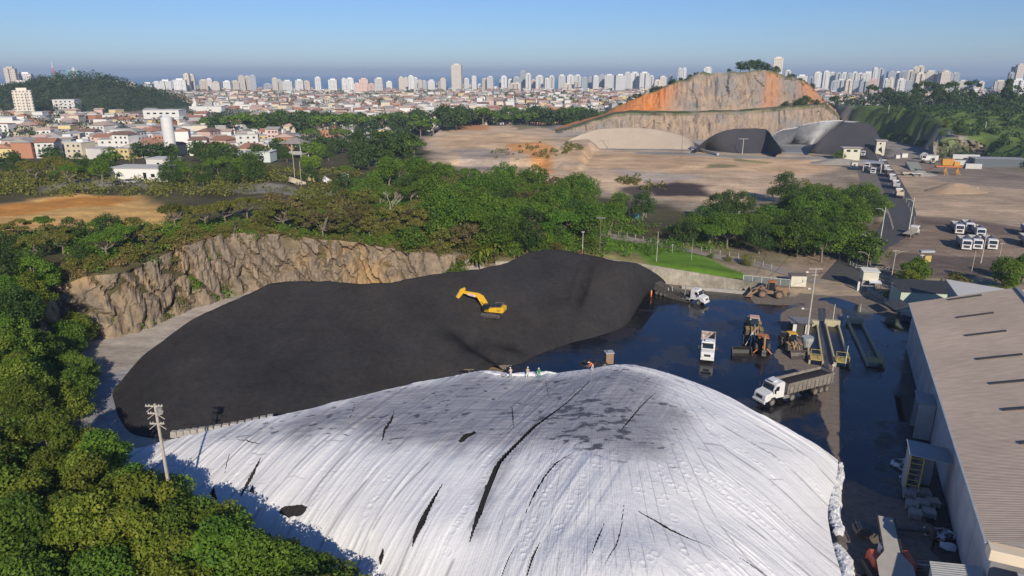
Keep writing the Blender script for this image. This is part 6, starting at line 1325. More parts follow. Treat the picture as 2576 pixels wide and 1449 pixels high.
heap('soil_mound','small cone of orange soil at the edge of the quarry',G(1185,342),18,10,7,mound,2)
heap('soil_mound','bright orange spoil mound on the bench of the quarry',GT(1350,305),55,14,7,mound,5)
heap('soil_mound','tan heap of earth in the right dirt yard',G(2402,482),14,7,5,mat('tan_soil',(.36,.26,.16),.95,c2=(.28,.21,.15),scale=.3,bump=.2),6)
heap('gravel_heap','grey gravel heap left of the weighbridge',G(2110,410),18,8,3.2,mat('grey_gravel',(.34,.31,.27),.95,c2=(.26,.24,.21),scale=.3,bump=.2),7)
heap('gravel_heap','small grey green heap between the parked machines',G(2312,440),9,6,3.0,MATS['grey_gravel'],8)
# conveyor lying along the foot of the far heaps
q=MB(); a=G(1738,370,2); e=G(1806,388,1.5); q.cyl((0,0,0),e-a,.9,n=8); o=q.build('conveyor',galv); o.location=a; tag(o,'long pale conveyor tube lying between sand pile and black heap','conveyor')
# red marquee with a blue tank
q=thing('kiosk','red roofed kiosk behind the central trees','kiosk',GT(1602,545)); m_=MB(); m_.add([(-3,-2,2.5),(3,-2,2.5),(3,2,2.5),(-3,2,2.5),(0,0,3.9)],[(0,1,4),(1,2,4),(2,3,4),(3,0,4),(3,2,1,0)]); m_.build('roof',mat('red_canvas',(.66,.045,.03),.6),q)
for x_ in(-2.8,2.8):
    for y_ in(-1.8,1.8): m_=MB(); m_.cyl((x_,y_,0),(x_,y_,2.6),.06,n=5); m_.build('post',whm,q)
o=MB().cyl((0,0,0),(0,0,1.7),1.15,1.3,n=20).build('water_tank',mat('tank_blue',(.12,.42,.68),.5)); o.location=GT(1598,548)+Vector((0,-2.5,0)); tag(o,'round light blue water tank in front of the red kiosk','tank')
# ================= VEHICLES =================
def wheel(parent,x,y,r,w,rm=None,name='wheel',tm=None):
    s=1 if y>0 else -1
    q=MB(); n=18; prof=[(r*.62,-w/2),(r*.94,-w/2),(r,-w*.36),(r,w*.36),(r*.94,w/2),(r*.62,w/2)]
    vs=[];fs=[]
    for k in range(n):
        a=2*math.pi*k/n
        for rr_,yy in prof: vs.append((x+rr_*math.cos(a),y+yy,r+rr_*math.sin(a)))
    m_=len(prof)
    for k in range(n):
        for j in range(m_): fs.append((k*m_+j,k*m_+(j+1)%m_,((k+1)%n)*m_+(j+1)%m_,((k+1)%n)*m_+j))
    q.add(vs,fs); t=q.build('wheel',tm or rubber,parent)
    q=MB(); q.cyl((x,y-w*.42,r),(x,y+w*.42,r),r*.63,n=14); q.cyl((x,y+s*w*.4,r),(x,y+s*w*.56,r),r*.2,n=8); q.build('rim',rm or rim,t); return t
def cab_bonnet(t,m=None,z0=0.):
    m=m or whitev
    prof=[(1.25,.75),(1.45,.8),(1.5,1.25),(1.38,1.75),(1.1,1.95),(.1,2.15),(-.35,3.05),(-.6,3.32),(-2.0,3.42),(-2.2,3.2),(-2.2,1.0),(-.7,1.0),(-.45,1.25),(.35,1.25),(.6,.9)]
    q=MB(); q.prism(prof,-1.18,1.18,inset=.14); q.build('cab',m,t)
    q=MB(); q.box((-.8,0,3.52),(.9,1.2,.2),bev=.08); q.build('roof_hatch',m,t)
    q=MB(); q.quad((.07,-1.0,2.24),(.07,1.0,2.24),(-.31,.92,3.0),(-.31,-.92,3.0)); q.build('windscreen',glass,t)
    for s in(-1,1):
        q=MB(); q.quad(*[(x_,s*1.195,z_) for x_,z_ in ((-.15,2.25),(-.45,2.95),(-1.05,2.95),(-1.05,2.25))][::s]); q.build('window',glass,t)
        q=MB(); q.box((1.42,s*.92,1.05),(.16,.34,.24),bev=.04); q.build('headlight',mat('lamp_glass',(.6,.62,.62),.15),t)
        q=MB(); q.cyl((.1,s*1.2,2.5),(.15,s*1.55,2.6),.03,n=5); q.box((.15,s*1.6,2.45),(.08,.28,.6)); q.build('mirror',dark,t)
        q=MB(); q.box((-2.75,s*.95,.85),(1.2,.5,.55),bev=.1); q.build('fuel_tank',mat('aluminium',(.5,.5,.49),.35,metal=.6),t)
    q=MB(); q.box((1.49,0,1.42),(.08,1.1,.42)); q.build('grille',dark,t)
    q=MB(); q.box((1.55,0,.72),(.22,2.4,.36),bev=.06); q.build('bumper',m,t)
    q=MB(); q.box((.02,0,3.12),(.34,1.9,.06),ry=R(15)); q.build('sun_visor',dark,t)
def cab_flat(t,m=None):
    m=m or whitev
    q=MB(); q.prism([(1.3,.55),(1.42,.9),(1.38,1.7),(1.12,2.85),(.95,3.0),(-.55,3.05),(-.65,2.9),(-.65,.9),(-.1,.9),(.05,1.15),(.75,1.15),(.95,.55)],-1.2,1.2,inset=.12); q.build('cab',m,t)
    q=MB(); q.quad((1.40,-1.02,1.78),(1.40,1.02,1.78),(1.17,.95,2.72),(1.17,-.95,2.72)); q.build('windscreen',glass,t)
    q=MB(); q.box((1.43,0,1.15),(.06,1.5,.75)); q.build('grille',dark,t)
    q=MB(); q.box((1.46,0,.62),(.2,2.45,.4),bev=.05); q.build('bumper',m,t)
    for s in(-1,1):
        q=MB(); q.quad(*[(x_,s*1.215,z_) for x_,z_ in ((1.0,1.75),(.85,2.65),(.15,2.65),(.15,1.75))][::s]); q.build('window',glass,t)
        q=MB(); q.box((1.5,s*.9,.85),(.1,.36,.2)); q.build('headlight',mat('lamp_glass',(.6,.62,.62),.15),t)
        q=MB(); q.box((1.25,s*1.45,2.2),(.08,.24,.7)); q.cyl((1.2,s*1.2,2.5),(1.25,s*1.45,2.5),.03,n=5); q.build('mirror',dark,t)
def bed_mesh(L_,w,h,th=.08,ribs=9,bm=None,im=None,load=None,tilt=0,hx=0,parent=None,z=1.25,name='tipper_body',taper=.12):
    """open box body, front at x=0, running to x=-L_; tilted about its rear hinge"""
    def T(q): q.M=Matrix.Translation((-L_+hx,0,z))@Matrix.Rotation(tilt,4,'Y')@Matrix.Translation((L_,0,0)); return q
    q=T(MB()).use(bm)
    q.box((-L_/2,0,.05),(L_,w-.2,.1))
    for s in(-1,1):
        q.add([(-L_,s*(w/2-taper),0),(0,s*(w/2-taper),0),(0,s*w/2,h),(-L_,s*w/2,h),(-L_,s*(w/2-taper-th),.1),(0,s*(w/2-taper-th),.1),(0,s*(w/2-th),h),(-L_,s*(w/2-th),h)],[(0,1,2,3) if s<0 else (3,2,1,0),(7,6,5,4) if s<0 else (4,5,6,7),(3,2,6,7) if s<0 else (7,6,2,3)])
        for i in range(ribs):
            x_=-L_*(i+.5)/ribs; q.box((x_,s*(w/2-.01),h/2),(.14,.14,h*.98))
        q.box((-L_/2,s*(w/2+.0),h),(L_,.16,.14))
    q.box((-.04,0,h/2),(th,w-.12,h)); q.box((-L_+.04,0,h/2),(th,w-.12,h)); b_=q.build(name,None,parent)
    if load is not None:
        g_=np.linspace(-L_+.1,-.1,26); y_=np.linspace(-w/2+.1,w/2-.1,10); a,c=np.meshgrid(g_,y_); e=np.minimum(np.minimum(-a/1.2,(a+L_)/1.2),np.minimum((w/2-c)/.8,(w/2+c)/.8)); zz=h*load[1]+.28*np.clip(e,0,1)+.05*fbm(a*1.3,c*1.3,3)
        V=[tuple(q.M@Vector(p)) for p in np.stack([a.ravel(),c.ravel(),zz.ravel()],1)]; mesh_np('load',np.array(V),grid_faces(10,26),load[0],b_)
    return b_
def chassis(t,x0,x1,m=None,z=.95):
    q=MB(); m=m or dark
    for s in(-.42,.42): q.box(((x0+x1)/2,s,z),(abs(x1-x0),.12,.28))
    for i in range(6): q.box((x0+(x1-x0)*i/5,0,z),(.12,.9,.2))
    q.build('chassis',m,t)
bedgrey=mat('trailer_grey',(.27,.25,.22),.7,c2=(.14,.12,.105),scale=1.4); beddark=mat('trailer_dark',(.075,.07,.068),.6,c2=(.12,.11,.10),scale=1.5)
inner=mat('bed_inside',(.09,.08,.075),.8,c2=(.17,.12,.09),scale=1.2)
def semi(label,bm,load,tilt=0.,lbl_name='semi_truck'):
    t=thing(lbl_name,label,'truck'); cab_bonnet(t); chassis(t,-5.6,1.0)
    wheel(t,0,1.02,.53,.32); wheel(t,0,-1.02,.53,.32)
    for x_ in(-3.9,-5.1)[:1 if tilt==0 else 2]:
        for s in(-1,1): wheel(t,x_,s*.95,.53,.56)
    q=MB(); q.box((-2.55,.0,1.8),(.35,1.6,1.5),bev=.05); q.build('air_deflector',dark,t)
    for s in(-1,1): q=MB(); q.box((-3.9,s*.95,1.13),(1.5,.6,.06)); q.build('mudguard',dark,t)
    q=MB()
    for s in(-.45,.45): q.box((-7.6,s,1.12),(9.2,.14,.2))
    q.build('trailer_frame',dark,t)
    for x_ in(-8.6,-9.8,-11.0):
        for s in(-1,1): wheel(t,x_,s*1.0,.53,.56)
    bed_mesh(9.4,2.55,1.65,bm=bm,load=load,tilt=tilt,hx=-2.7,parent=t,z=1.3,ribs=11)
    if tilt:
        q=MB(); z1=1.3+math.sin(tilt)*8.6; q.cyl((-4.2,0,1.2),(-3.6-8.6*(1-math.cos(tilt)),0,z1),.13,n=8); q.build('hydraulic_ram',steel,t)
        for s in(-.9,.9): q=MB(); q.cyl((-8.0,s,1.2),(-8.2,s,1.3+math.sin(tilt)*3.6),.07,n=6); q.build('prop',whm,t)
    return t
def rigid(label,bm,load=None,cab='flat',L_=5.2,tilt=0.,axles=(-3.4,-4.7),m=None,h=1.5,bed=True):
    t=thing('tipper_truck',label,'truck'); (cab_flat if cab=='flat' else cab_bonnet)(t,m); x0=-.9 if cab=='flat' else -2.4
    chassis(t,x0-L_+.1,.9); 
    for s in(-1,1): wheel(t,.4 if cab=='flat' else 0,s*1.02,.52,.3)
    for x_ in axles:
        for s in(-1,1): wheel(t,x_ if cab=='flat' else x_-1.0,s*.95,.52,.55)
    if bed: bed_mesh(L_,2.5,h,bm=bm,load=load,tilt=tilt,hx=x0,parent=t,z=1.22,ribs=6)
    return t
def setw(t,F_,R_,xf,xr,sy,sc=None,z=None):
    F_=Vector(F_); R_=Vector(R_); d=F_-R_; d.z=0; h=d.normalized(); s=sc or d.length/(xf-xr); left=Vector((-h.y,h.x,0)); p=F_-h*xf*s-left*sy*s; p.z=F_.z if z is None else z
    t.location=p; t.rotation_euler=(0,0,math.atan2(h.y,h.x)); t.scale=(s,s,s); return t
ZY=.035
tA=semi('white bonneted truck with long grey trailer full of ore, nearest on the wet yard',bedgrey,(coalm,.78)); setw(tA,G(1942,1021,ZY),G(2078,985,ZY),0,-11,1.15)
tB=semi('white bonneted truck tipping its raised dark trailer onto the coal pile',beddark,None,R(17)); setw(tB,G(1756,767,ZY),G(1652,742,ZY),0,-11,-1.15)
tC=rigid('white bonneted tipper truck facing the camera alone in the middle of the wet yard',mat('bed_white',(.56,.54,.52),.6,c2=(.20,.12,.08),scale=1.6,contrast=1.6),None,'bonnet',5.4,R(9),m=whitev,h=1.6)
setw(tC,G(1778,905,ZY),G(1781,850,ZY),0,-6,0,1.0)
# ---- wheel loader
def loader(label,m,lift=0.,bucket=blackp,bs=1.0,roof=None,name='wheel_loader'):
    t=thing(name,label,'loader'); r=.88
    for x_ in(1.65,-1.65):
        for s in(-1,1): wheel(t,x_,s*1.12,r,.62,rm=m)
    q=MB(); q.prism([(-3.5,1.0),(-3.55,2.0),(-3.3,2.35),(-1.0,2.5),(-.7,2.3),(-.7,1.0)],-.95,.95,inset=.12); q.build('engine_hood',m,t)
    q=MB(); q.box((-3.4,0,1.15),(.45,2.2,.8),bev=.1); q.build('counterweight',mat('loader_dark',(.07,.06,.055),.7),t)
    q=MB(); q.box((.6,0,1.15),(2.6,1.1,.8),bev=.08); q.box((1.6,0,1.6),(.8,.9,1.0),bev=.08); q.build('front_frame',m,t)
    q=MB(); q.prism([(-.75,1.6),(-.65,3.3),(.55,3.3),(.85,2.3),(.65,1.6)],-.72,.72,inset=.08); c=q.build('cab',glass,t)
    q=MB(); q.box((-.05,0,3.38),(1.6,1.6,.16),bev=.05); q.build('roof',roof or m,c)
    for x_ in(-.68,.68):
        for s in(-.7,.7): q=MB(); q.cyl((x_,s,1.6),(x_*.85,s,3.3),.05,n=5); q.build('pillar',m,c)
    for s in(-1,1):
        q=MB(); q.box((1.65,s*1.12,1.88),(1.5,.6,.07)); q.build('mudguard',m,t)
        q=MB(); q.box((-1.6,s*1.12,1.9),(1.6,.6,.08)); q.build('mudguard',m,t)
    def L2(x_,z_): # rotate about arm pivot
        return (1.5+(x_-1.5)*math.cos(lift)-(z_-2.0)*math.sin(lift),2.0+(x_-1.5)*math.sin(lift)+(z_-2.0)*math.cos(lift))
    for s in(-.5,.5):
        P=[L2(1.4,2.15),L2(2.7,1.75),L2(3.9,.55),L2(3.65,.4),L2(2.4,1.35),L2(1.4,1.8)]; q=MB(); q.prism(P,s-.08,s+.08); q.build('lift_arm',m,t)
    q=MB(); a=L2(1.6,2.5); b_=L2(3.9,1.2); q.cyl((a[0],0,a[1]),(b_[0],0,b_[1]),.09,n=7); q.build('tilt_cylinder',steel,t)
    bx,bz=L2(3.85,.5); w=1.55*bs; prof=[(bx,bz-.35),(bx+1.35,bz-.42),(bx+1.38,bz-.36),(bx+.15,bz-.25),(bx-.02,bz+.35),(bx+.35,bz+.98),(bx+.28,bz+1.04),(bx-.14,bz+.5),(bx-.2,bz)]
    q=MB(); q.prism(prof,-w,w); side=[(bx-.1,bz-.3),(bx+1.2,bz-.38),(bx+.32,bz+1.0),(bx-.12,bz+.45)]
    for s in(-1,1): q.prism(side,s*w-.03,s*w+.03)
    q.build('bucket',bucket,t)
    for s in(-.7,.7): q=MB(); q.box((.9,s,3.2),(.1,.25,.14)); q.build('headlight',whm,t)
    return t
lD=loader('dusty brown wheel loader parked side-on below the mesh screen',dusty,bucket=dusty,roof=orng); setw(lD,G(1918,750,ZY),G(1960,753,ZY),1.65,-1.65,1.4,1.12)
lE=loader('yellow wheel loader with a huge black bucket behind the orange backhoe',yeld,.0,bs=1.25,roof=mat('faded_pink',(.55,.36,.28),.7)); lE.location=G(1893,843,ZY); lE.rotation_euler=(0,0,R(-104)); lE.scale=(1.15,)*3
lG=loader('yellow wheel loader facing the camera beside the first wash ramp',yeld,bucket=mat('bucket_worn',(.075,.065,.06),.6,c2=(.13,.11,.10),scale=2),roof=yel); lG.location=G(1987,878,ZY); lG.rotation_euler=(0,0,R(-91)); lG.scale=(.98,)*3
sb=MB(); prof=[(0,0),(1.5,-.05),(1.55,.05),(.2,.12),(.05,.8),(.45,1.5),(.36,1.56),(-.1,.9),(-.12,.2)]; sb.prism(prof,-1.75,1.75)
for s in(-1,1): sb.prism([(0,0),(1.4,0),(.42,1.5),(-.08,.8)],s*1.75-.03,s*1.75+.03)
o=sb.build('loader_bucket',blackp); o.location=G(1863,889,.1); o.rotation_euler=(0,0,R(-93)); tag(o,'large black detached loader bucket standing on the wet yard','bucket')
def backhoe(label):
    t=thing('backhoe',label,'backhoe'); 
    for s in(-1,1): wheel(t,-.9,s*.95,.78,.5,rm=whm); wheel(t,1.5,s*.9,.5,.35,rm=whm)
    q=MB(); q.prism([(-.4,.8),(-.4,1.4),(.5,1.75),(1.9,1.5),(2.05,.8)],-.45,.45,inset=.06); q.build('hood',orng,t)
    q=MB(); q.prism([(-1.5,1.1),(-1.5,2.7),(.2,2.7),(.35,1.6),(.1,1.1)],-.75,.75,inset=.06); c=q.build('cab',glass,t); q=MB(); q.box((-.65,0,2.78),(2.0,1.7,.12)); q.build('roof',orng,c)
    q=MB(); q.prism([(2.6,.15),(3.4,.1),(3.3,.2),(2.75,.3),(2.6,.9),(2.5,.9)],-1.1,1.1); q.build('front_bucket',beddark,t)
    for s in(-.6,.6): q=MB(); q.prism([(.6,1.5),(2.0,1.2),(2.7,.5),(2.6,.35),(1.8,.95),(.6,1.25)],s-.06,s+.06); q.build('lift_arm',orng,t)
    q=MB(); q.prism([(-1.6,.9),(-1.9,1.0),(-2.6,2.6),(-2.3,3.5),(-2.05,3.45),(-2.25,2.6),(-1.7,1.2)],-.16,.16); q.build('boom',orng,t)
    q=MB(); q.prism([(-2.0,3.6),(-2.4,3.55),(-3.25,1.3),(-3.1,1.15),(-2.85,1.3)],-.13,.13); q.build('dipper',dusty,t)
    q=MB(); q.prism([(-3.3,1.25),(-3.0,1.1),(-2.75,.5),(-3.1,.2),(-3.5,.25),(-3.2,.55),(-3.35,.9)],-.35,.35); q.build('bucket',beddark,t)
    for s in(-1,1): q=MB(); q.cyl((-1.6,s*.6,.9),(-1.75,s*1.5,.05),.09,n=6); q.build('stabiliser',orng,t)
    return t
bh=backhoe('orange backhoe with its folded rear arm towards the camera between two loaders'); bh.location=G(1915,880,ZY); bh.rotation_euler=(0,0,R(77)); bh.scale=(1.1,)*3
q=MB(); 
for a,b_ in (((0,0,2.6),(-1.2,-.4,.1)),((0,0,2.6),(-.5,-1.0,.1)),((0,0,2.6),(.9,-.7,.1)),((0,0,2.6),(.3,.6,.1)),((0,0,2.6),(1.3,.2,.3))): q.cyl(a,b_,.06,n=5)
o=q.build('stand',whm); o.location=G(1889,868,ZY); tag(o,'white tripod frame of bars in front of the black bucket','stand')
# ---- excavator
def excavator():
    t=thing('excavator','big yellow crawler excavator digging on the coal pile','excavator')
    for s in(-1,1):
        q=MB(); q.prism([(-2.3,.15),(-2.5,.5),(-2.2,.95),(2.2,.95),(2.5,.5),(2.3,.15),(2.0,.0),(-2.0,.0)],s*1.35-.3,s*1.35+.3); tr=q.build('track',beddark,t)
        for i in range(6): q=MB(); q.cyl((-1.8+i*.72,s*1.35-.34,.35),(-1.8+i*.72,s*1.35+.34,.35),.26,n=10); q.build('roller',dark,tr)
    q=MB(); q.box((0,0,.85),(2.4,2.2,.5)); q.cyl((0,0,1.05),(0,0,1.35),.9,n=16); q.build('undercarriage',dark,t)
    q=MB(); q.prism([(-3.1,1.4),(-3.45,1.7),(-3.4,2.5),(-3.0,2.75),(-1.0,2.65),(1.2,2.05),(1.7,1.9),(1.7,1.4)],-1.5,1.5,inset=.15); b_=q.build('body',yel,t)
    q=MB(); q.box((-1.3,0,2.78),(2.2,2.0,.14),bev=.05); q.build('engine_cover',blackp,b_)
    q=MB()
    for i in range(3): q.box((-2.2,-1.51,1.85+i*.2),(.9,.05,.07)); q.box((-2.2,1.51,1.85+i*.2),(.9,.05,.07))
    q.build('vent',dark,b_)
    q=MB(); q.prism([(.35,1.5),(.35,3.15),(1.7,3.2),(2.15,2.5),(2.15,1.5)],.45,1.5,inset=.07); c=q.build('cab',glass,t); q=MB(); q.box((1.0,.97,3.25),(1.5,1.1,.1),bev=.04); q.build('roof',blackp,c)
    q=MB(); q.box((.7,-1.0,2.2),(1.6,.9,.4),bev=.08); q.build('side_box',blackp,t)
    q=MB(); q.path([(-2.7,-1.3,2.7),(-2.7,-1.3,3.2),(-.6,-1.3,3.2),(-.6,-1.3,2.6)],.035); q.build('handrail',steel,t)
    q=MB(); q.prism([(1.0,1.7),(1.35,1.6),(2.25,3.2),(3.8,4.6),(7.6,5.3),(7.75,5.7),(7.4,5.85),(3.6,5.6),(2.3,5.0),(1.2,3.3)],-.32,.32,inset=.05); bo=q.build('boom',yel,t)
    q=MB(); q.prism([(6.9,6.5),(7.3,6.75),(8.3,6.3),(8.6,5.6),(10.3,2.6),(10.1,2.35),(9.85,2.45),(7.4,5.35)],-.26,.26,inset=.04); di=q.build('stick',yel,t)
    q=MB(); q.cyl((4.2,0,5.9),(7.1,0,6.55),.15,n=8); q.build('arm_cylinder',blackp,bo)
    for s in(-.42,.42): q=MB(); q.cyl((1.8,s,1.9),(3.7,s,4.7),.15,n=8); q.build('boom_cylinder',yel,bo)
    q=MB(); q.cyl((8.4,0,6.2),(10.2,0,3.2),.10,n=8); q.path([(10.2,-.1,3.2),(10.6,-.1,2.3)],.09); q.build('bucket_cylinder',steel,di)
    q=MB(); q.prism([(10.0,2.5),(10.55,2.5),(10.9,1.6),(10.6,.7),(9.8,.5),(9.3,.9),(9.7,1.0),(10.1,1.3),(10.15,1.9)],-.75,.75)
    for i in range(5): q.box((9.2,-.6+.3*i,.82),(.4,.1,.1))
    q.build('bucket',blackp,t)
    # white lettering panel on both sides of the boom
    fc=bpy.data.curves.new('lettering','FONT'); fc.body='SANY'; fc.size=.62; fc.extrude=.004; fo=bpy.data.objects.new('tmp',fc); COL.objects.link(fo)
    me=bpy.data.meshes.new_from_object(fo.evaluated_get(bpy.context.evaluated_depsgraph_get())); bpy.data.objects.remove(fo); me.materials.clear(); me.materials.append(mat('letter_red',(.6,.03,.02),.5))
    for s in(-1,1):
        q=MB(); q.box((5.3,s*.335,5.02),(2.1,.02,.56),ry=R(-10)); pn=q.build('name_panel',whm,bo)
        l=link_obj('lettering',me,pn); l.location=(4.5 if s<0 else 6.15,s*.35,4.68 if s<0 else 4.95); l.rotation_euler=(R(90),R(-10) if s<0 else R(10),R(0) if s<0 else R(180))
    return t
ex=excavator(); pe_=hit(CPb,1238,796); ex.location=(pe_.x,pe_.y,on(CPb,pe_.x,pe_.y)+.15); ex.rotation_euler=(R(0),0,R(163)); ex.scale=(.76,)*3
print('EX',pe_,proj(ex.matrix_basis@Vector((7.5,0,6.7))),proj(ex.matrix_basis@Vector((10,0,1))),proj(ex.matrix_basis@Vector((-3.4,0,2))))
# ---- parked and queuing trucks
gtruck=rigid('x',bedgrey,None,'flat',6.2); ptr=[]
grp='white tipper trucks parked on the dirt yard'
def bed_col(t,m):
    for c in t.children:
        if c.name.startswith('tipper_body'): c.data=c.data.copy(); c.data.materials.clear(); c.data.materials.append(m); c.data.polygons.foreach_set('material_index',[0]*len(c.data.polygons))
bw=mat('bed_whitegrey',(.50,.51,.52),.6,c2=(.30,.29,.28),scale=1.2)
bed_col(gtruck,bw)
for i,(u,v,l) in enumerate([(2427,628,'white tipper truck, left one of the three in the front row'),(2455,627,'white tipper truck in the middle of the front row of three'),(2492,627,'white tipper truck, right one of the three in the front row'),(2410,588,'white tipper truck, left one of the back row'),(2436,584,'white tipper truck, middle one of the back row'),(2463,598,'white tipper truck parked behind the gap in the front row')]):
    t=gtruck if i==0 else copy_tree(gtruck); p=G(u,v,.05); t.location=p; t.rotation_euler=(0,0,R(-112)); t['label']=l; t['group']=grp; t.scale=(1.05,)*3
t=copy_tree(gtruck); t.location=G(2588,622,.05); t.rotation_euler=(0,0,R(-112)); t['label']='white tipper truck cut off by the right edge of the picture'; t['group']=grp
t=copy_tree(gtruck); t.location=G(2592,596,.05); t.rotation_euler=(0,0,R(-112)); t['label']='second tipper truck at the right edge, behind the cut off one'; t['group']=grp
cream_bed=mat('bed_cream',(.58,.50,.36),.7,c2=(.48,.42,.32),scale=1)
rdv=(G(2224,412)-G(2262,499)).normalized(); ra=math.atan2(rdv.y,rdv.x)
for i,(u,v,l) in enumerate([(2262,499,'cream bodied tipper truck, last in the queue on the entry road'),(2253,476,'white tipper truck, second from the back of the queue'),(2244,459,'white tipper truck, third from the back of the queue'),(2237,446,'white tipper truck, fourth from the back of the queue'),(2230,434,'white tipper truck, fifth from the back of the queue'),(2223,420,'dark bodied truck at the head of the queue')]):
    t=copy_tree(gtruck); t.location=G(u,v,.1)+rdv*6.5; t.rotation_euler=(0,0,ra); t['label']=l; t['group']='trucks queuing on the entry road'; t.scale=(1.1,)*3
    bed_col(t,cream_bed if i==0 else beddark if i in(3,5) else bw)
for u,v,l in ((2195,437,'white truck coming out from under the scale canopy'),(2180,424,'truck standing on the scale under the steel canopy'),(2170,392,'truck in the shade between hut and control tower')):
    t=copy_tree(gtruck); t.location=G(u,v,.1); t.rotation_euler=(0,0,ra+math.pi); t['label']=l; t['group']='trucks at the weighbridge'; bed_col(t,beddark)
t=rigid('white tipper truck driving left past the island tree',bw,(farcoal,.8),'flat',6.0); setw(t,G(2146,611,.1),G(2187,600,.1),0,-6,0,1.05)
t=rigid('dusty flatbed truck facing right below the tall road lamp',dusty,None,'flat',6.,bed=False); q=MB(); q.box((-4.0,0,1.35),(6.4,2.5,.15)); q.box((-.9,0,1.9),(.1,2.4,1.1)); q.build('flatbed',polec,t); setw(t,G(2298,590,.1),G(2258,609,.1),0,-6,0,1.0)
def tank_truck():
    t=rigid('white water tanker parked under the trees beside the side road',whitev,None,'flat',5.5,bed=False); q=MB(); q.cyl((-6.3,0,2.1),(-1.1,0,2.1),1.05,n=18); q.build('tank',whitev,t)
    q=MB()
    for i in range(6): q.cyl((-6+i,.5,3.0),(-6+i,.5,3.6),.05,n=5)
    q.path([(-6,.5,3.6),(-1,.5,3.6)],.05); q.build('rail',whm,t); return t
setw(tank_truck(),G(2109,541,.1),G(2135,530,.1),0,-6,0,1.15)
t=copy_tree(gtruck); t.location=GT(1848,540); t.rotation_euler=(0,0,R(-100)); t['label']='dark truck with a white cab glimpsed through the grove'; t['group']='x'; del t['group']
# tipped trucks at the depot
td=rigid('faded yellow tipper truck with its body raised at the depot',cream_bed,None,'flat',5.6,R(24),m=mat('cab_yellow',(.55,.46,.25),.6)); setw(td,GT(778,463),GT(738,463),0,-6,0,1.15)
td=rigid('white tipper truck with its body raised high at the depot',whitev,None,'flat',6.2,R(34)); setw(td,GT(868,461),GT(815,463),0,-7,0,1.15)
def car(label,m,p,rz,group=None,name='parked_car'):
    t=thing(name,label,'car',p,rz,group)
    q=MB(); q.prism([(2.1,.35),(2.15,.7),(1.1,.92),(-1.9,.98),(-2.1,.8),(-2.1,.35)],-.85,.85,inset=.1); q.build('body',m,t)
    q=MB(); q.prism([(.95,.9),(.3,1.42),(-1.2,1.45),(-1.75,.95)],-.74,.74,inset=.1); q.build('window',glass,t); q=MB(); q.box((-.45,0,1.46),(1.4,1.3,.05)); q.build('roof',m,t)
    for x_ in(1.3,-1.3):
        for s in(-1,1): wheel(t,x_,s*.76,.31,.2)
    return t
car('white car parked beside the bungalow drive',whitev,GT(421,459),R(-80)); cblue=mat('car_blue',(.02,.05,.12),.3); 
car('dark blue car under the depot trees, left one',cblue,GT(618,447),R(20)); car('second dark blue car under the depot trees',cblue,GT(640,444),R(10)); car('silver car in the shade near the bungalow',galv,GT(330,462),R(0)); car('dark car parked beside the silver one',blackp,GT(300,466),R(10))
car('white pickup stopped behind the queue near the control tower',whitev,G(2214,405),ra)
# ================= YARD FIXTURES =================
def ramp(label,a,b_,w,shade=0):
    a=Vector(a); b_=Vector(b_); d=b_-a; L_=d.length; rz=math.atan2(d.y,d.x); t=thing('wash_ramp',label,'ramp',a,rz,'wash ramps in the yard')
    for s in(-1,1): q=MB(); q.box((L_/2,s*w/2,.35),(L_,.32,.7),bev=.04); q.build('kerb',mat('kerb_yellow',(.50,.46,.25),.8,c2=(.38,.34,.28),scale=1.2),t)
    q=MB(); q.box((L_/2,0,.06),(L_,w-.4,.05)); q.build('trough',mat('trough_black',(.008,.008,.009),.35),t)
    q=MB(); q.box((-.3,0,.7),(.9,w+.6,1.4),bev=.05); q.build('end_block',MATS['kerb_yellow'],t)
    q=MB(); x_=L_-2.2
    q.box((x_+.8,0,.85),(2.4,w-.2,.1)); q.build('platform',mat('platform_yellow',(.55,.40,.07),.7,c2=(.40,.33,.15),scale=2),t)
    for px in(x_-.3,x_+2.0):
        for s in(-.9,.9): q=MB(); q.cyl((px,s*w/2.2,.8),(px,s*w/2.2,2.0),.05,n=5); q.build('post',MATS['rail_yellow'],t)
    q=MB()
    for s in(-.9,.9):
        for z in(1.45,2.0): q.cyl((x_-.3,s*w/2.2,z),(x_+2,s*w/2.2,z),.04,n=5)
    q.cyl((x_-.3,-.9*w/2.2,2),(x_-.3,.9*w/2.2,2),.04,n=5); q.cyl((x_+2,-.9*w/2.2,2),(x_+2,.9*w/2.2,2),.04,n=5); q.build('rail',MATS['rail_yellow'],t); return t
ramp('yellow kerbed wash ramp next to the tall mast',G(2040,822,ZY),G(2052,918,ZY),2.2); ramp('sunlit yellow kerbed wash ramp right of the first, with two white poles',G(2092,822,ZY),G(2119,925,ZY),2.4)
ramp('third wash ramp lying in the shade of the warehouse',G(2150,815,ZY),G(2203,925,ZY),2.6)
# wheel tracks dried on the apron between the ramps
for i,(a,b_) in enumerate([((2062,775),(2068,930)),((2072,775),(2080,930)),((2108,790),(2128,860))]):
    p,e=G(*a,.045),G(*b_,.045); d=(e-p).normalized(); n_=Vector((-d.y,d.x,0))*.35; q=MB(); q.quad(-n_,n_,e-p+n_,e-p-n_); o=q.build('tyre_track',mat('wet_mud',(.05,.045,.042),.4,c2=(.09,.075,.065),scale=1.5)); o.location=p; struct(o)
hut=thing('pump_hut','small pump hut with a ribbed roof and white doors under the tall mast','hut',G(2012,842,ZY),R(-6)); q=MB(); q.box((0,.6,1.3),(3.8,2.4,2.6)); q.build('wall',dark,hut)
roofsheet('roof',-2.3,2.3,(-.9,2.7),(2.2,3.0),steel,hut,pitch=.4,amp=.07)
for x_ in(-1.45,.95): q=MB(); q.box((x_,-.95,1.25),(.75,.14,2.5)); q.build('door',whm,hut)
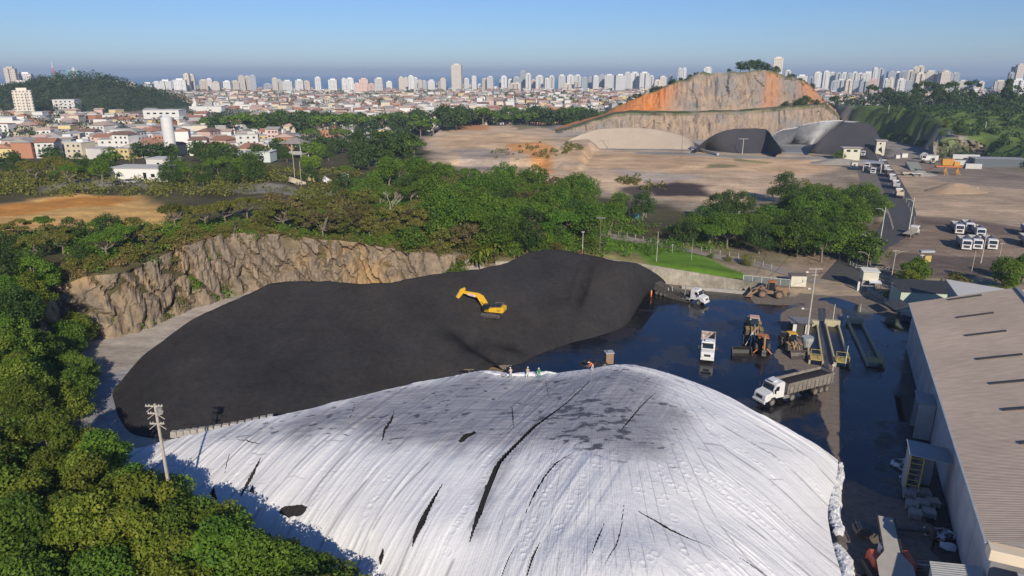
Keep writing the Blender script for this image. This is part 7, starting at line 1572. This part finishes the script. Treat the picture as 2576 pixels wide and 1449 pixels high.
q=MB(); q.cyl((0,0,.05),(0,0,1.9),.5,1.1,n=14); q.cyl((0,0,1.9),(0,0,2.5),1.1,n=14); o=q.build('hopper',galv); o.location=G(2028,878,ZY); tag(o,'grey steel hopper cone beside the first wash ramp','hopper')
cb_=thing('light_tower','small grey box trailer unit on the crest beside the black sheet','trailer',G(1531,915,7.6),R(10)); q=MB(); q.box((0,0,1.0),(1.2,1.1,1.7),bev=.05); q.build('body',dusty,cb_); q=MB(); q.box((0,0,1.95),(1.35,1.25,.12)); q.build('lid',galv,cb_); q=MB(); q.cyl((-.3,0,2.0),(-.3,0,2.4),.06,n=6); q.build('exhaust',dark,cb_)
crumple('sheeting','crumpled black plastic sheet under the bending worker on the crest',[G(1455,917,7.6),G(1480,914,7.9),G(1510,916,8.0),G(1530,922,8.0)],.9,.6,mat('sheet_black',(.012,.012,.015),.35,bump=.03,c2=(.03,.03,.035),scale=2),14)
crumple('sheeting','white sheet edge being folded by the three workers on the crest',[G(1275,943,6.9),G(1310,941,6.8),G(1345,941,6.7),G(1375,938,6.8),G(1400,940,6.9)],.45,.3,MATS['sheet_white'],19)
crumple('sheeting','pale ragged sheet edge on the crest left of the workers',[G(1195,943,6.3),G(1225,937,6.7),G(1260,941,6.9)],.4,.25,MATS['sheet_white'],23)
# heaps of rags, bags and pallets beside the warehouse
crumple('rag_heap','heap of white and black plastic scraps beside the stair tower',[G(2240,1165),G(2270,1172),G(2300,1180),G(2325,1190)],1.5,.8,mat('scrap_mixed',(.60,.64,.68),.6,c2=(.02,.02,.025),scale=1.1,contrast=4,bump=.05),31,'rubbish')
crumple('rag_heap','second heap of white plastic scraps below the first one',[G(2262,1205),G(2290,1212),G(2315,1222)],1.2,.6,MATS['scrap_mixed'],37,'rubbish')
crumple('rag_heap','long heap of torn sheeting in front of the lean-to',[G(2320,1330),G(2350,1345),G(2385,1350),G(2400,1362)],1.1,.6,MATS['scrap_mixed'],41,'rubbish')
crumple('rag_heap','single crumpled white sheet at the lean-to wall',[G(2365,1372),G(2385,1378),G(2400,1376)],.7,.5,MATS['sheet_white'],43,'rubbish')
def pallet():
    t=thing('pallet_stack','x','pallets')
    for k in range(4):
        q=MB()
        for i in range(6): q.box((-.5+.2*i,0,.16+k*.18),(.13,1.2,.03))
        for s in(-.5,0,.5): q.box((0,s,.09+k*.18),(1.1,.1,.1))
        q.build('pallet',mat('pallet_grey',(.46,.45,.43),.8,c2=(.3,.28,.25),scale=2),t)
    return t
p0=pallet()
for i,(u,v,l) in enumerate([(2285,1250,'pallet stack at the back left beside the scraps'),(2302,1246,'pallet stack at the back right beside the scraps'),(2322,1248,'pallet stack close to the stair tower foot'),(2292,1278,'pallet stack in the middle of the front row'),(2318,1275,'pallet stack right of the middle one'),(2345,1272,'rightmost pallet stack by the warehouse wall'),(2300,1300,'nearest pallet stack to the camera'),(2335,1298,'nearest pallet stack on the wall side')]):
    t=p0 if i==0 else copy_tree(p0); t.location=G(u,v,.04); t.rotation_euler=(0,0,R(62+7*(i%3))); t['label']=l; t['group']='stacks of pallets beside the warehouse'; t.scale=(1.15,)*3
# mobile conveyor at the bottom right
mc=thing('mobile_conveyor','grey mobile belt conveyor with orange chassis at the bottom right','conveyor',G(2247,1400,.03),0)
o_=mc.location; a=G(2228,1300,3.2)-o_; b_=G(2262,1470,1.6)-o_; d=(b_-a).normalized(); n_=Vector((-d.y,d.x,0)).normalized()
m1=a.lerp(b_,.55); 
q=MB(); W0,W1,W2=.75,.8,1.7; up=Vector((0,0,.12))
P=[(a,W0),(m1,W1),(m1.lerp(b_,.35),W2),(b_,W2)]
vs=[];fs=[]
for p_,w_ in P: vs+=[p_-n_*w_,p_+n_*w_,p_+n_*w_-up,p_-n_*w_-up]
for i in range(3):
    for j in range(4): fs.append((i*4+j,i*4+(j+1)%4,i*4+4+(j+1)%4,i*4+4+j))
fs+=[(3,2,1,0),(12,13,14,15)]; q.add(vs,fs); q.build('belt',mat('belt_grey',(.40,.38,.34),.8,c2=(.33,.31,.28),scale=1.2),mc)
for s in(-1,1):
    q=MB(); q.cyl(a+n_*s*.85+Vector((0,0,.1)),m1+n_*s*.9+Vector((0,0,.1)),.08,n=5); q.cyl(a+n_*s*.85-Vector((0,0,.6)),m1+n_*s*.9-Vector((0,0,.6)),.08,n=5)
    for i in range(9): e=a.lerp(m1,i/8)+n_*s*.87; e2=a.lerp(m1,min(1,(i+.5)/8))+n_*s*.87; q.cyl(e+Vector((0,0,.1)),e2-Vector((0,0,.6)),.04,n=4)
    q.build('side_truss',dark,mc)
orr=mat('plant_orange',(.72,.12,.045),.5,c2=(.55,.12,.05),scale=1.5)
for (u,v,sx,sy,sz) in((2200,1412,1.2,2.6,1.6),(2283,1420,1.0,2.8,1.9)):
    p_=G(u,v,.9)-o_; q=MB(); q.box(p_,(sx,sy,sz),bev=.2,rz=R(-10),taper=.85); q.build('chassis',orr,mc)
for (u,v) in((2190,1440),(2290,1440)):
    p_=G(u,v,.6)-o_; q=MB(); q.prism([(-1.8,-.55),(-2,0),(-1.7,.4),(1.7,.4),(2,0),(1.8,-.55)],-.25,.25); o=q.build('track',dark,mc); o.location=p_; o.rotation_euler=(0,0,R(85))
q=MB(); q.box(G(2235,1385,1.6)-o_,(1.8,1.2,1.2),bev=.1); q.build('engine_box',whm,mc)
q=MB(); q.box((0,0,.6),(4.6,1.6,.5),rz=R(-8),ry=R(6)); q.box((-1.4,.2,1.1),(1.2,1.4,.7),rz=R(-8)); q.box((1.6,-.1,.9),(.9,1.2,.9),rz=R(-8)); o=q.build('scrap_machine',beddark); o.location=G(2200,1350); tag(o,'dark scrapped machine part left of the mobile conveyor','machine part')
q=MB(); q.box((0,0,.7),(4.2,.5,.35),rz=R(-10)); q.box((1.9,-.5,.8),(.4,1.4,1.2)); q.cyl((-1.9,-.3,.4),(-1.9,.3,.4),.4,n=10); o=q.build('drawbar',beddark); o.location=G(2290,1345); tag(o,'dark steel drawbar frame right of the mobile conveyor','machine part')
q=MB(); q.box((0,0,1.0),(1.1,.08,2.6),rz=R(-5),rx=R(55))
for i in range(4): q.box((0,-.1,.35+.4*i),(1.0,.05,.05),rx=R(55))
o=q.build('frame_panel',galv); o.location=G(2312,1440); tag(o,'pale slatted frame leaning at the bottom edge by the lean-to','frame')
car('dark forklift-like pickup parked in the shade of the office',cblue,G(2290,812),R(-80),name='pickup')
# ---- machinery yard on the right
def container(label,p,rz,L_=12.,m=None,z=0):
    o=MB(); o.box((0,0,1.3),(L_,2.4,2.6)); 
    for i in range(int(L_/.6)):
        for s in(-1,1): o.box((-L_/2+.3+i*.6,s*1.22,1.3),(.28,.08,2.3))
    t=thing('container',label,'container',p+Vector((0,0,z)),rz); o.build('body',m or mat('container_white',(.58,.58,.56),.6,c2=(.48,.47,.45),scale=.5),t); q=MB(); q.box((-L_/2-.03,0,1.3),(.06,2.3,2.4)); q.build('door',dark,t); return t
container('white corrugated container stacked behind the other one',G(2425,412),R(-12),14,z=2.7); container('lower white corrugated container in the machine yard',G(2422,415),R(-12),14); container('short white container right of the stacked pair',G(2446,424),R(-12),8)
def crusher():
    t=thing('crusher','orange and yellow crushing plant with hopper on trestle legs','crusher',G(2382,440),R(-15)); yy=mat('crusher_yellow',(.62,.36,.05),.6,c2=(.5,.2,.05),scale=1)
    q=MB(); q.box((0,0,4.4),(12,2.4,.7)); q.build('beam',mat('crusher_orange',(.50,.16,.04),.7),t)
    q=MB(); q.box((-1,0,6.6),(4.5,3,3.2),taper=1.25); q.box((3.4,0,5.8),(2.4,2.2,2),taper=1.1); q.build('hopper',yy,t)
    for x_ in(-1.5,4.2):
        for s in(-1,1): q=MB(); q.cyl((x_,s,0),(x_*.95,s*.7,4.2),.22,n=5); q.cyl((x_+1.6,s,0),(x_*.95,s*.7,3.8),.14,n=5); q.build('leg',yy,t)
    q=MB(); q.box((-7,0,3.2),(7,1.1,.4),ry=R(-22)); q.build('conveyor',rust,t)
    q=MB(); q.box((-2.5,1.0,8.5),(.8,.8,2.4)); q.build('chute',dark,t)
crusher()
for u,v,l,r_ in((2322,409,'white ringed cable reel on its stand, left one',2.3),(2344,413,'white ringed cable reel on its stand, right one',1.8)):
    t=thing('cable_reel',l,'reel',G(u,v),R(20),'cable reels in the machine yard'); q=MB(); n=20
    for s in(-.6,.6):
        for i in range(n): a=2*math.pi*i/n; b_=2*math.pi*(i+1)/n; q.cyl((r_*math.cos(a),s,r_+1+r_*math.sin(a)),(r_*math.cos(b_),s,r_+1+r_*math.sin(b_)),.2,n=4)
    q.build('rim',whm,t); q=MB(); q.cyl((0,-.9,r_+1),(0,.9,r_+1),.7,n=10); q.box((0,0,.9),(3,1.6,1.6),taper=.6); q.build('stand',dark,t)
for i,(u,v,l) in enumerate([(2280,441,'low grey trailer left of the gravel heap'),(2305,443,'small flat trailer beside the gravel heap'),(2325,441,'dark small trailer nearest the crusher')]):
    t=thing('trailer',l,'trailer',G(u,v),R(-5),'small trailers in the machine yard'); q=MB(); q.box((0,0,1.3),(5,2.3,.9 if i!=1 else .25),taper=1.05); q.build('body',[polec,whm,beddark][i],t)
    for x_ in(-1.4,1.4):
        for s in(-1,1): wheel(t,x_,s*.95,.5,.3)
q=MB(); q.prism([(-9,0),(-9,.4),(8,2.8),(8,0)],-3,3); o=q.build('loading_ramp',mat('ramp_concrete',(.30,.32,.27),.9,c2=(.22,.23,.20),scale=.4)); o.location=G(2298,424); o.rotation_euler=(0,0,R(70)); tag(o,'grey green concrete loading ramp in the machine yard','ramp')
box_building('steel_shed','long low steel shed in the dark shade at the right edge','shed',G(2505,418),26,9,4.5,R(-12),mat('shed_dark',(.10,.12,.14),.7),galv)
box_building('shed','small grey roofed shelter in front of the brown bluff','shed',G(2335,402),9,5,3,R(-10),whm,galv)
for i,(u,v) in enumerate([(2273,396),(2256,398),(2420,418)]):
    box_building('hut',['tiny white hut at the foot of the dark cliff','tiny white box by the post row','small white box on top of the tan earth heap edge'][i],'hut',G(u,v) if i<2 else G(2447,478),[3.5,2.5,3][i],2.5,[2.5,2,1.2][i],0,whm,conc,over=.1)
# ================= PEOPLE =================
skin=mat('skin',(.36,.20,.13),.6); 
def person(label,p,rz,shirt,trousers,helmet,pose='stand',h=1.74,hold=None):
    """one continuous skinned figure; clothes and helmet follow it as children"""
    s=h/1.74; t=thing('person',label,'person',p,rz)
    if pose=='stand': hip,ch,nk,hd=(0,0,.93),(0,.0,1.30),(0,.02,1.48),(0,.04,1.62); Hs=[((-.22,-.02,1.16),(-.20,.20,1.02)),((.22,-.02,1.16),(.22,.22,1.08))]
    elif pose=='bend': hip,ch,nk,hd=(0,-.12,.88),(0,.22,1.12),(0,.38,1.22),(0,.52,1.24); Hs=[((-.22,.36,.86),(-.20,.58,.66)),((.22,.36,.86),(.18,.60,.68))]
    else: hip,ch,nk,hd=(0,0,.92),(0,.08,1.28),(0,.13,1.45),(0,.19,1.58); Hs=[((-.24,.12,1.10),(-.16,.42,1.06)),((.24,.12,1.10),(.16,.42,1.02))]
    V=[hip,ch,nk,hd,(hd[0],hd[1]+.01,hd[2]+.10)]; E=[(0,1),(1,2),(2,3),(3,4)]; r=[.155,.17,.065,.095,.075]
    def chain(par,pts):
        k=par
        for q_,rr in pts: V.append(q_); r.append(rr); E.append((k,len(V)-1)); k=len(V)-1
        return k
    for i,sx in enumerate((-1,1)):
        st=.10 if pose=='stand' else .16
        chain(0,[((sx*.10,hip[1],hip[2]-.10),.10),((sx*(.10+st*.3),hip[1]*.4+.05*sx,.48),.068),((sx*(.10+st*.5),.04*sx,.10),.048),((sx*(.10+st*.5),.04*sx+.15,.04),.04)])
        sh=(sx*.19,ch[1],ch[2]+.09); el,ha=Hs[i]; k=chain(1,[(sh,.072),(el,.048),(ha,.034)])
        d=Vector(ha)-Vector(el); d.normalize(); pc=Vector(ha)+d*.08; pk=chain(k,[(tuple(pc),.036)])
        side=d.cross(Vector((0,0,1))).normalized()
        for j,(o_,ln_) in enumerate(((-.030,.062),(-.010,.072),(.010,.068),(.030,.054))):
            b0=pc+side*o_+d*.03; chain(pk,[(tuple(b0),.0105),(tuple(b0+d*ln_*.6-Vector((0,0,.012))),.009),(tuple(b0+d*ln_-Vector((0,0,.035))),.008)])
        chain(pk,[(tuple(pc-side*.045*sx*-1+d*.0),.0115),(tuple(pc+side*.065*sx+d*.04),.009)])
    me=bpy.data.meshes.new('body'); me.from_pydata([tuple(Vector(v)*s) for v in V],E,[]); o=link_obj('body',me,t); md=o.modifiers.new('skin','SKIN'); 
    if not me.skin_vertices: pass
    for i,v in enumerate(me.skin_vertices[0].data): v.radius=(r[i]*s,r[i]*s*(.72 if i in(0,1) else 1)); v.use_root=(i==0)
    sb_=o.modifiers.new('sub','SUBSURF'); sb_.levels=1; sb_.render_levels=1
    me2=bpy.data.meshes.new_from_object(o.evaluated_get(bpy.context.evaluated_depsgraph_get())); o.modifiers.clear(); o.data=me2
    for m_ in (skin,shirt,trousers): me2.materials.append(m_)
    for pl in me2.polygons:
        c=pl.center/s; on_head=(c-Vector(nk)).dot((Vector(hd)-Vector(nk)).normalized())>.0 and (c-Vector(hd)).length<.24
        hand=any((c-Vector(Hs[i][1])).length<.20 and (c-Vector(Hs[i][0])).length>.20 for i in(0,1))
        pl.material_index=0 if (on_head or hand) else 2 if c.z<hip[2]+.04 and abs(c.x)<.34 and (c.y-hip[1])<.30 else 1
        pl.use_smooth=True
    hdv=Vector(hd)*s
    q=MB(); n=12; vs=[];fs=[]
    for k in range(5):
        a=k/4*math.pi/2
        for j in range(n): b_=2*math.pi*j/n; vs.append(hdv+Vector((math.cos(b_)*math.cos(a)*.125,math.sin(b_)*math.cos(a)*.145+.01,math.sin(a)*.11+.07))*s)
    for k in range(4):
        for j in range(n): fs.append((k*n+j,k*n+(j+1)%n,(k+1)*n+(j+1)%n,(k+1)*n+j))
    q.add(vs,fs); q.box(hdv+Vector((0,.16,.07))*s,(.2*s,.10*s,.015*s)); q.build('helmet',helmet,t,smooth=False)
    q=MB(); q.box(hdv+Vector((0,.098,-.005))*s,(.025*s,.03*s,.04*s)); q.build('nose',skin,t)
    for sx in(-1,1): q=MB(); q.box(hdv+Vector((sx*.035,.092,.028))*s,(.022*s,.01*s,.012*s)); q.build('eye',dark,t); q=MB(); q.box(hdv+Vector((sx*.092,0,.0))*s,(.02*s,.04*s,.055*s)); q.build('ear',skin,t)
    q=MB(); q.box(hdv+Vector((0,.09,-.045))*s,(.05*s,.012*s,.012*s)); q.build('mouth',mat('lips',(.25,.10,.08),.6),t)
    q=MB()
    for z_ in(-.06,.10):
        c=Vector(ch).lerp(Vector(hip),.3); q.cyl((Vector(c)+Vector((0,0,z_)))*s,(Vector(c)+Vector((0,0,z_+.04)))*s,.185*s,n=14,cap=False)
    q.build('reflective_band',whm,t) if pose=='stand' else None
    return t
grey_=mat('cloth_grey',(.40,.38,.36),.9); pink_=mat('cloth_pinkish',(.55,.40,.34),.9); green_=mat('cloth_green',(.03,.30,.09),.8); org_=mat('cloth_orange',(.80,.20,.06),.8); lt_=mat('cloth_light',(.58,.55,.50),.9); khaki_=mat('cloth_khaki',(.42,.34,.24),.9)
def ptop(u,v):
    h=hit(TPb,u,v); return h if h is not None else G(u,v,7)
for a in [('worker in pinkish grey overalls standing at the left of the three on the crest',ptop(1285,952),R(20),pink_,grey_,whm,'reach'),
          ('worker in khaki overalls in the middle of the three on the crest',ptop(1327,951),R(-10),khaki_,lt_,whm,'reach'),
          ('worker in a green jacket at the right of the three on the crest',ptop(1356,951),R(160),green_,green_,whm,'reach'),
          ('worker in an orange vest and white trousers bending over the black sheet',G(1489,931,7.95),R(100),org_,lt_,whm,'bend'),
          ('man in orange overalls standing at the rear wheels of the tipping truck',G(1638,748,ZY),R(30),org_,org_,whm,'stand'),
          ('man in a white shirt standing on the near end of the wash ramps',G(2094,935,ZY),R(200),lt_,grey_,whm,'stand'),
          ('person in dark clothes and pale helmet walking in the shade by the warehouse',G(2312,976,ZY),R(150),grey_,dark,whm,'stand')]: person(*a)
# ================= CLEAN-UP: only the 300 trees that show largest stay individual =================
def size_of(r): 
    d=(Vector(r[0].location)-Vector((0,0,CAMH))).length; return r[0].scale[0]/d
INF=[r for r in TREES if r[0].get('category')=='tree']
INF.sort(key=lambda r:-size_of(r)); rest=INF[296:]
buf={}
for r in rest:
    o=r[0]; Mx=np.array(Matrix.LocRotScale(o.location,o.rotation_euler,o.scale))
    for c in list(o.children):
        me=c.data; n=len(me.vertices); v=np.empty(n*3,np.float32); me.vertices.foreach_get('co',v); v=v.reshape(-1,3)@Mx[:3,:3].T+Mx[:3,3]
        f=np.empty(len(me.loops),np.int32); me.loops.foreach_get('vertex_index',f); f=f.reshape(-1,4); m_=me.materials[0]; tn=np.zeros(n,np.float32)
        if 'tint' in me.attributes: me.attributes['tint'].data.foreach_get('value',tn)
        buf.setdefault(m_.name,[m_,[],[],[],0]); b_=buf[m_.name]; b_[1].append(v); b_[2].append(f+b_[4]); b_[3].append(tn); b_[4]+=n
        bpy.data.objects.remove(c)
    bpy.data.objects.remove(o)
Vs=[];Fs=[];Ts=[];Mi=[];ms=[];off=0
for k,b_ in buf.items():
    v=np.concatenate(b_[1]); f=np.concatenate(b_[2])+off; Vs.append(v); Fs.append(f); Ts.append(np.concatenate(b_[3])); Mi.append(np.full(len(f),len(ms))); ms.append(b_[0]); off+=len(v)
if Vs: tag(mesh_np('distant_trees',np.concatenate(Vs),np.concatenate(Fs),ms,smooth=False,attrs={'tint':np.concatenate(Ts)},mi=np.concatenate(Mi)),'smaller dark trees of the distant woods and tree lines','trees',kind='stuff')
print('REST',len(rest))
# ================= HAZE =================
HAZE=True
if HAZE:
    q=MB(); q.box((0,14900,75),(58000,30200,162)); hz=q.build('haze'); hz['kind']='stuff'; hz['label']='thin blue air haze over the far town'; hz['category']='haze'
    m=bpy.data.materials.new('haze'); m.use_nodes=True; t=m.node_tree; t.nodes.clear(); pv=t.nodes.new('ShaderNodeVolumePrincipled'); pv.inputs['Color'].default_value=(.62,.78,1,1); pv.inputs['Density'].default_value=.00014; pv.inputs['Anisotropy'].default_value=.0
    ou=t.nodes.new('ShaderNodeOutputMaterial'); t.links.new(pv.outputs[0],ou.inputs['Volume']); hz.data.materials.append(m)
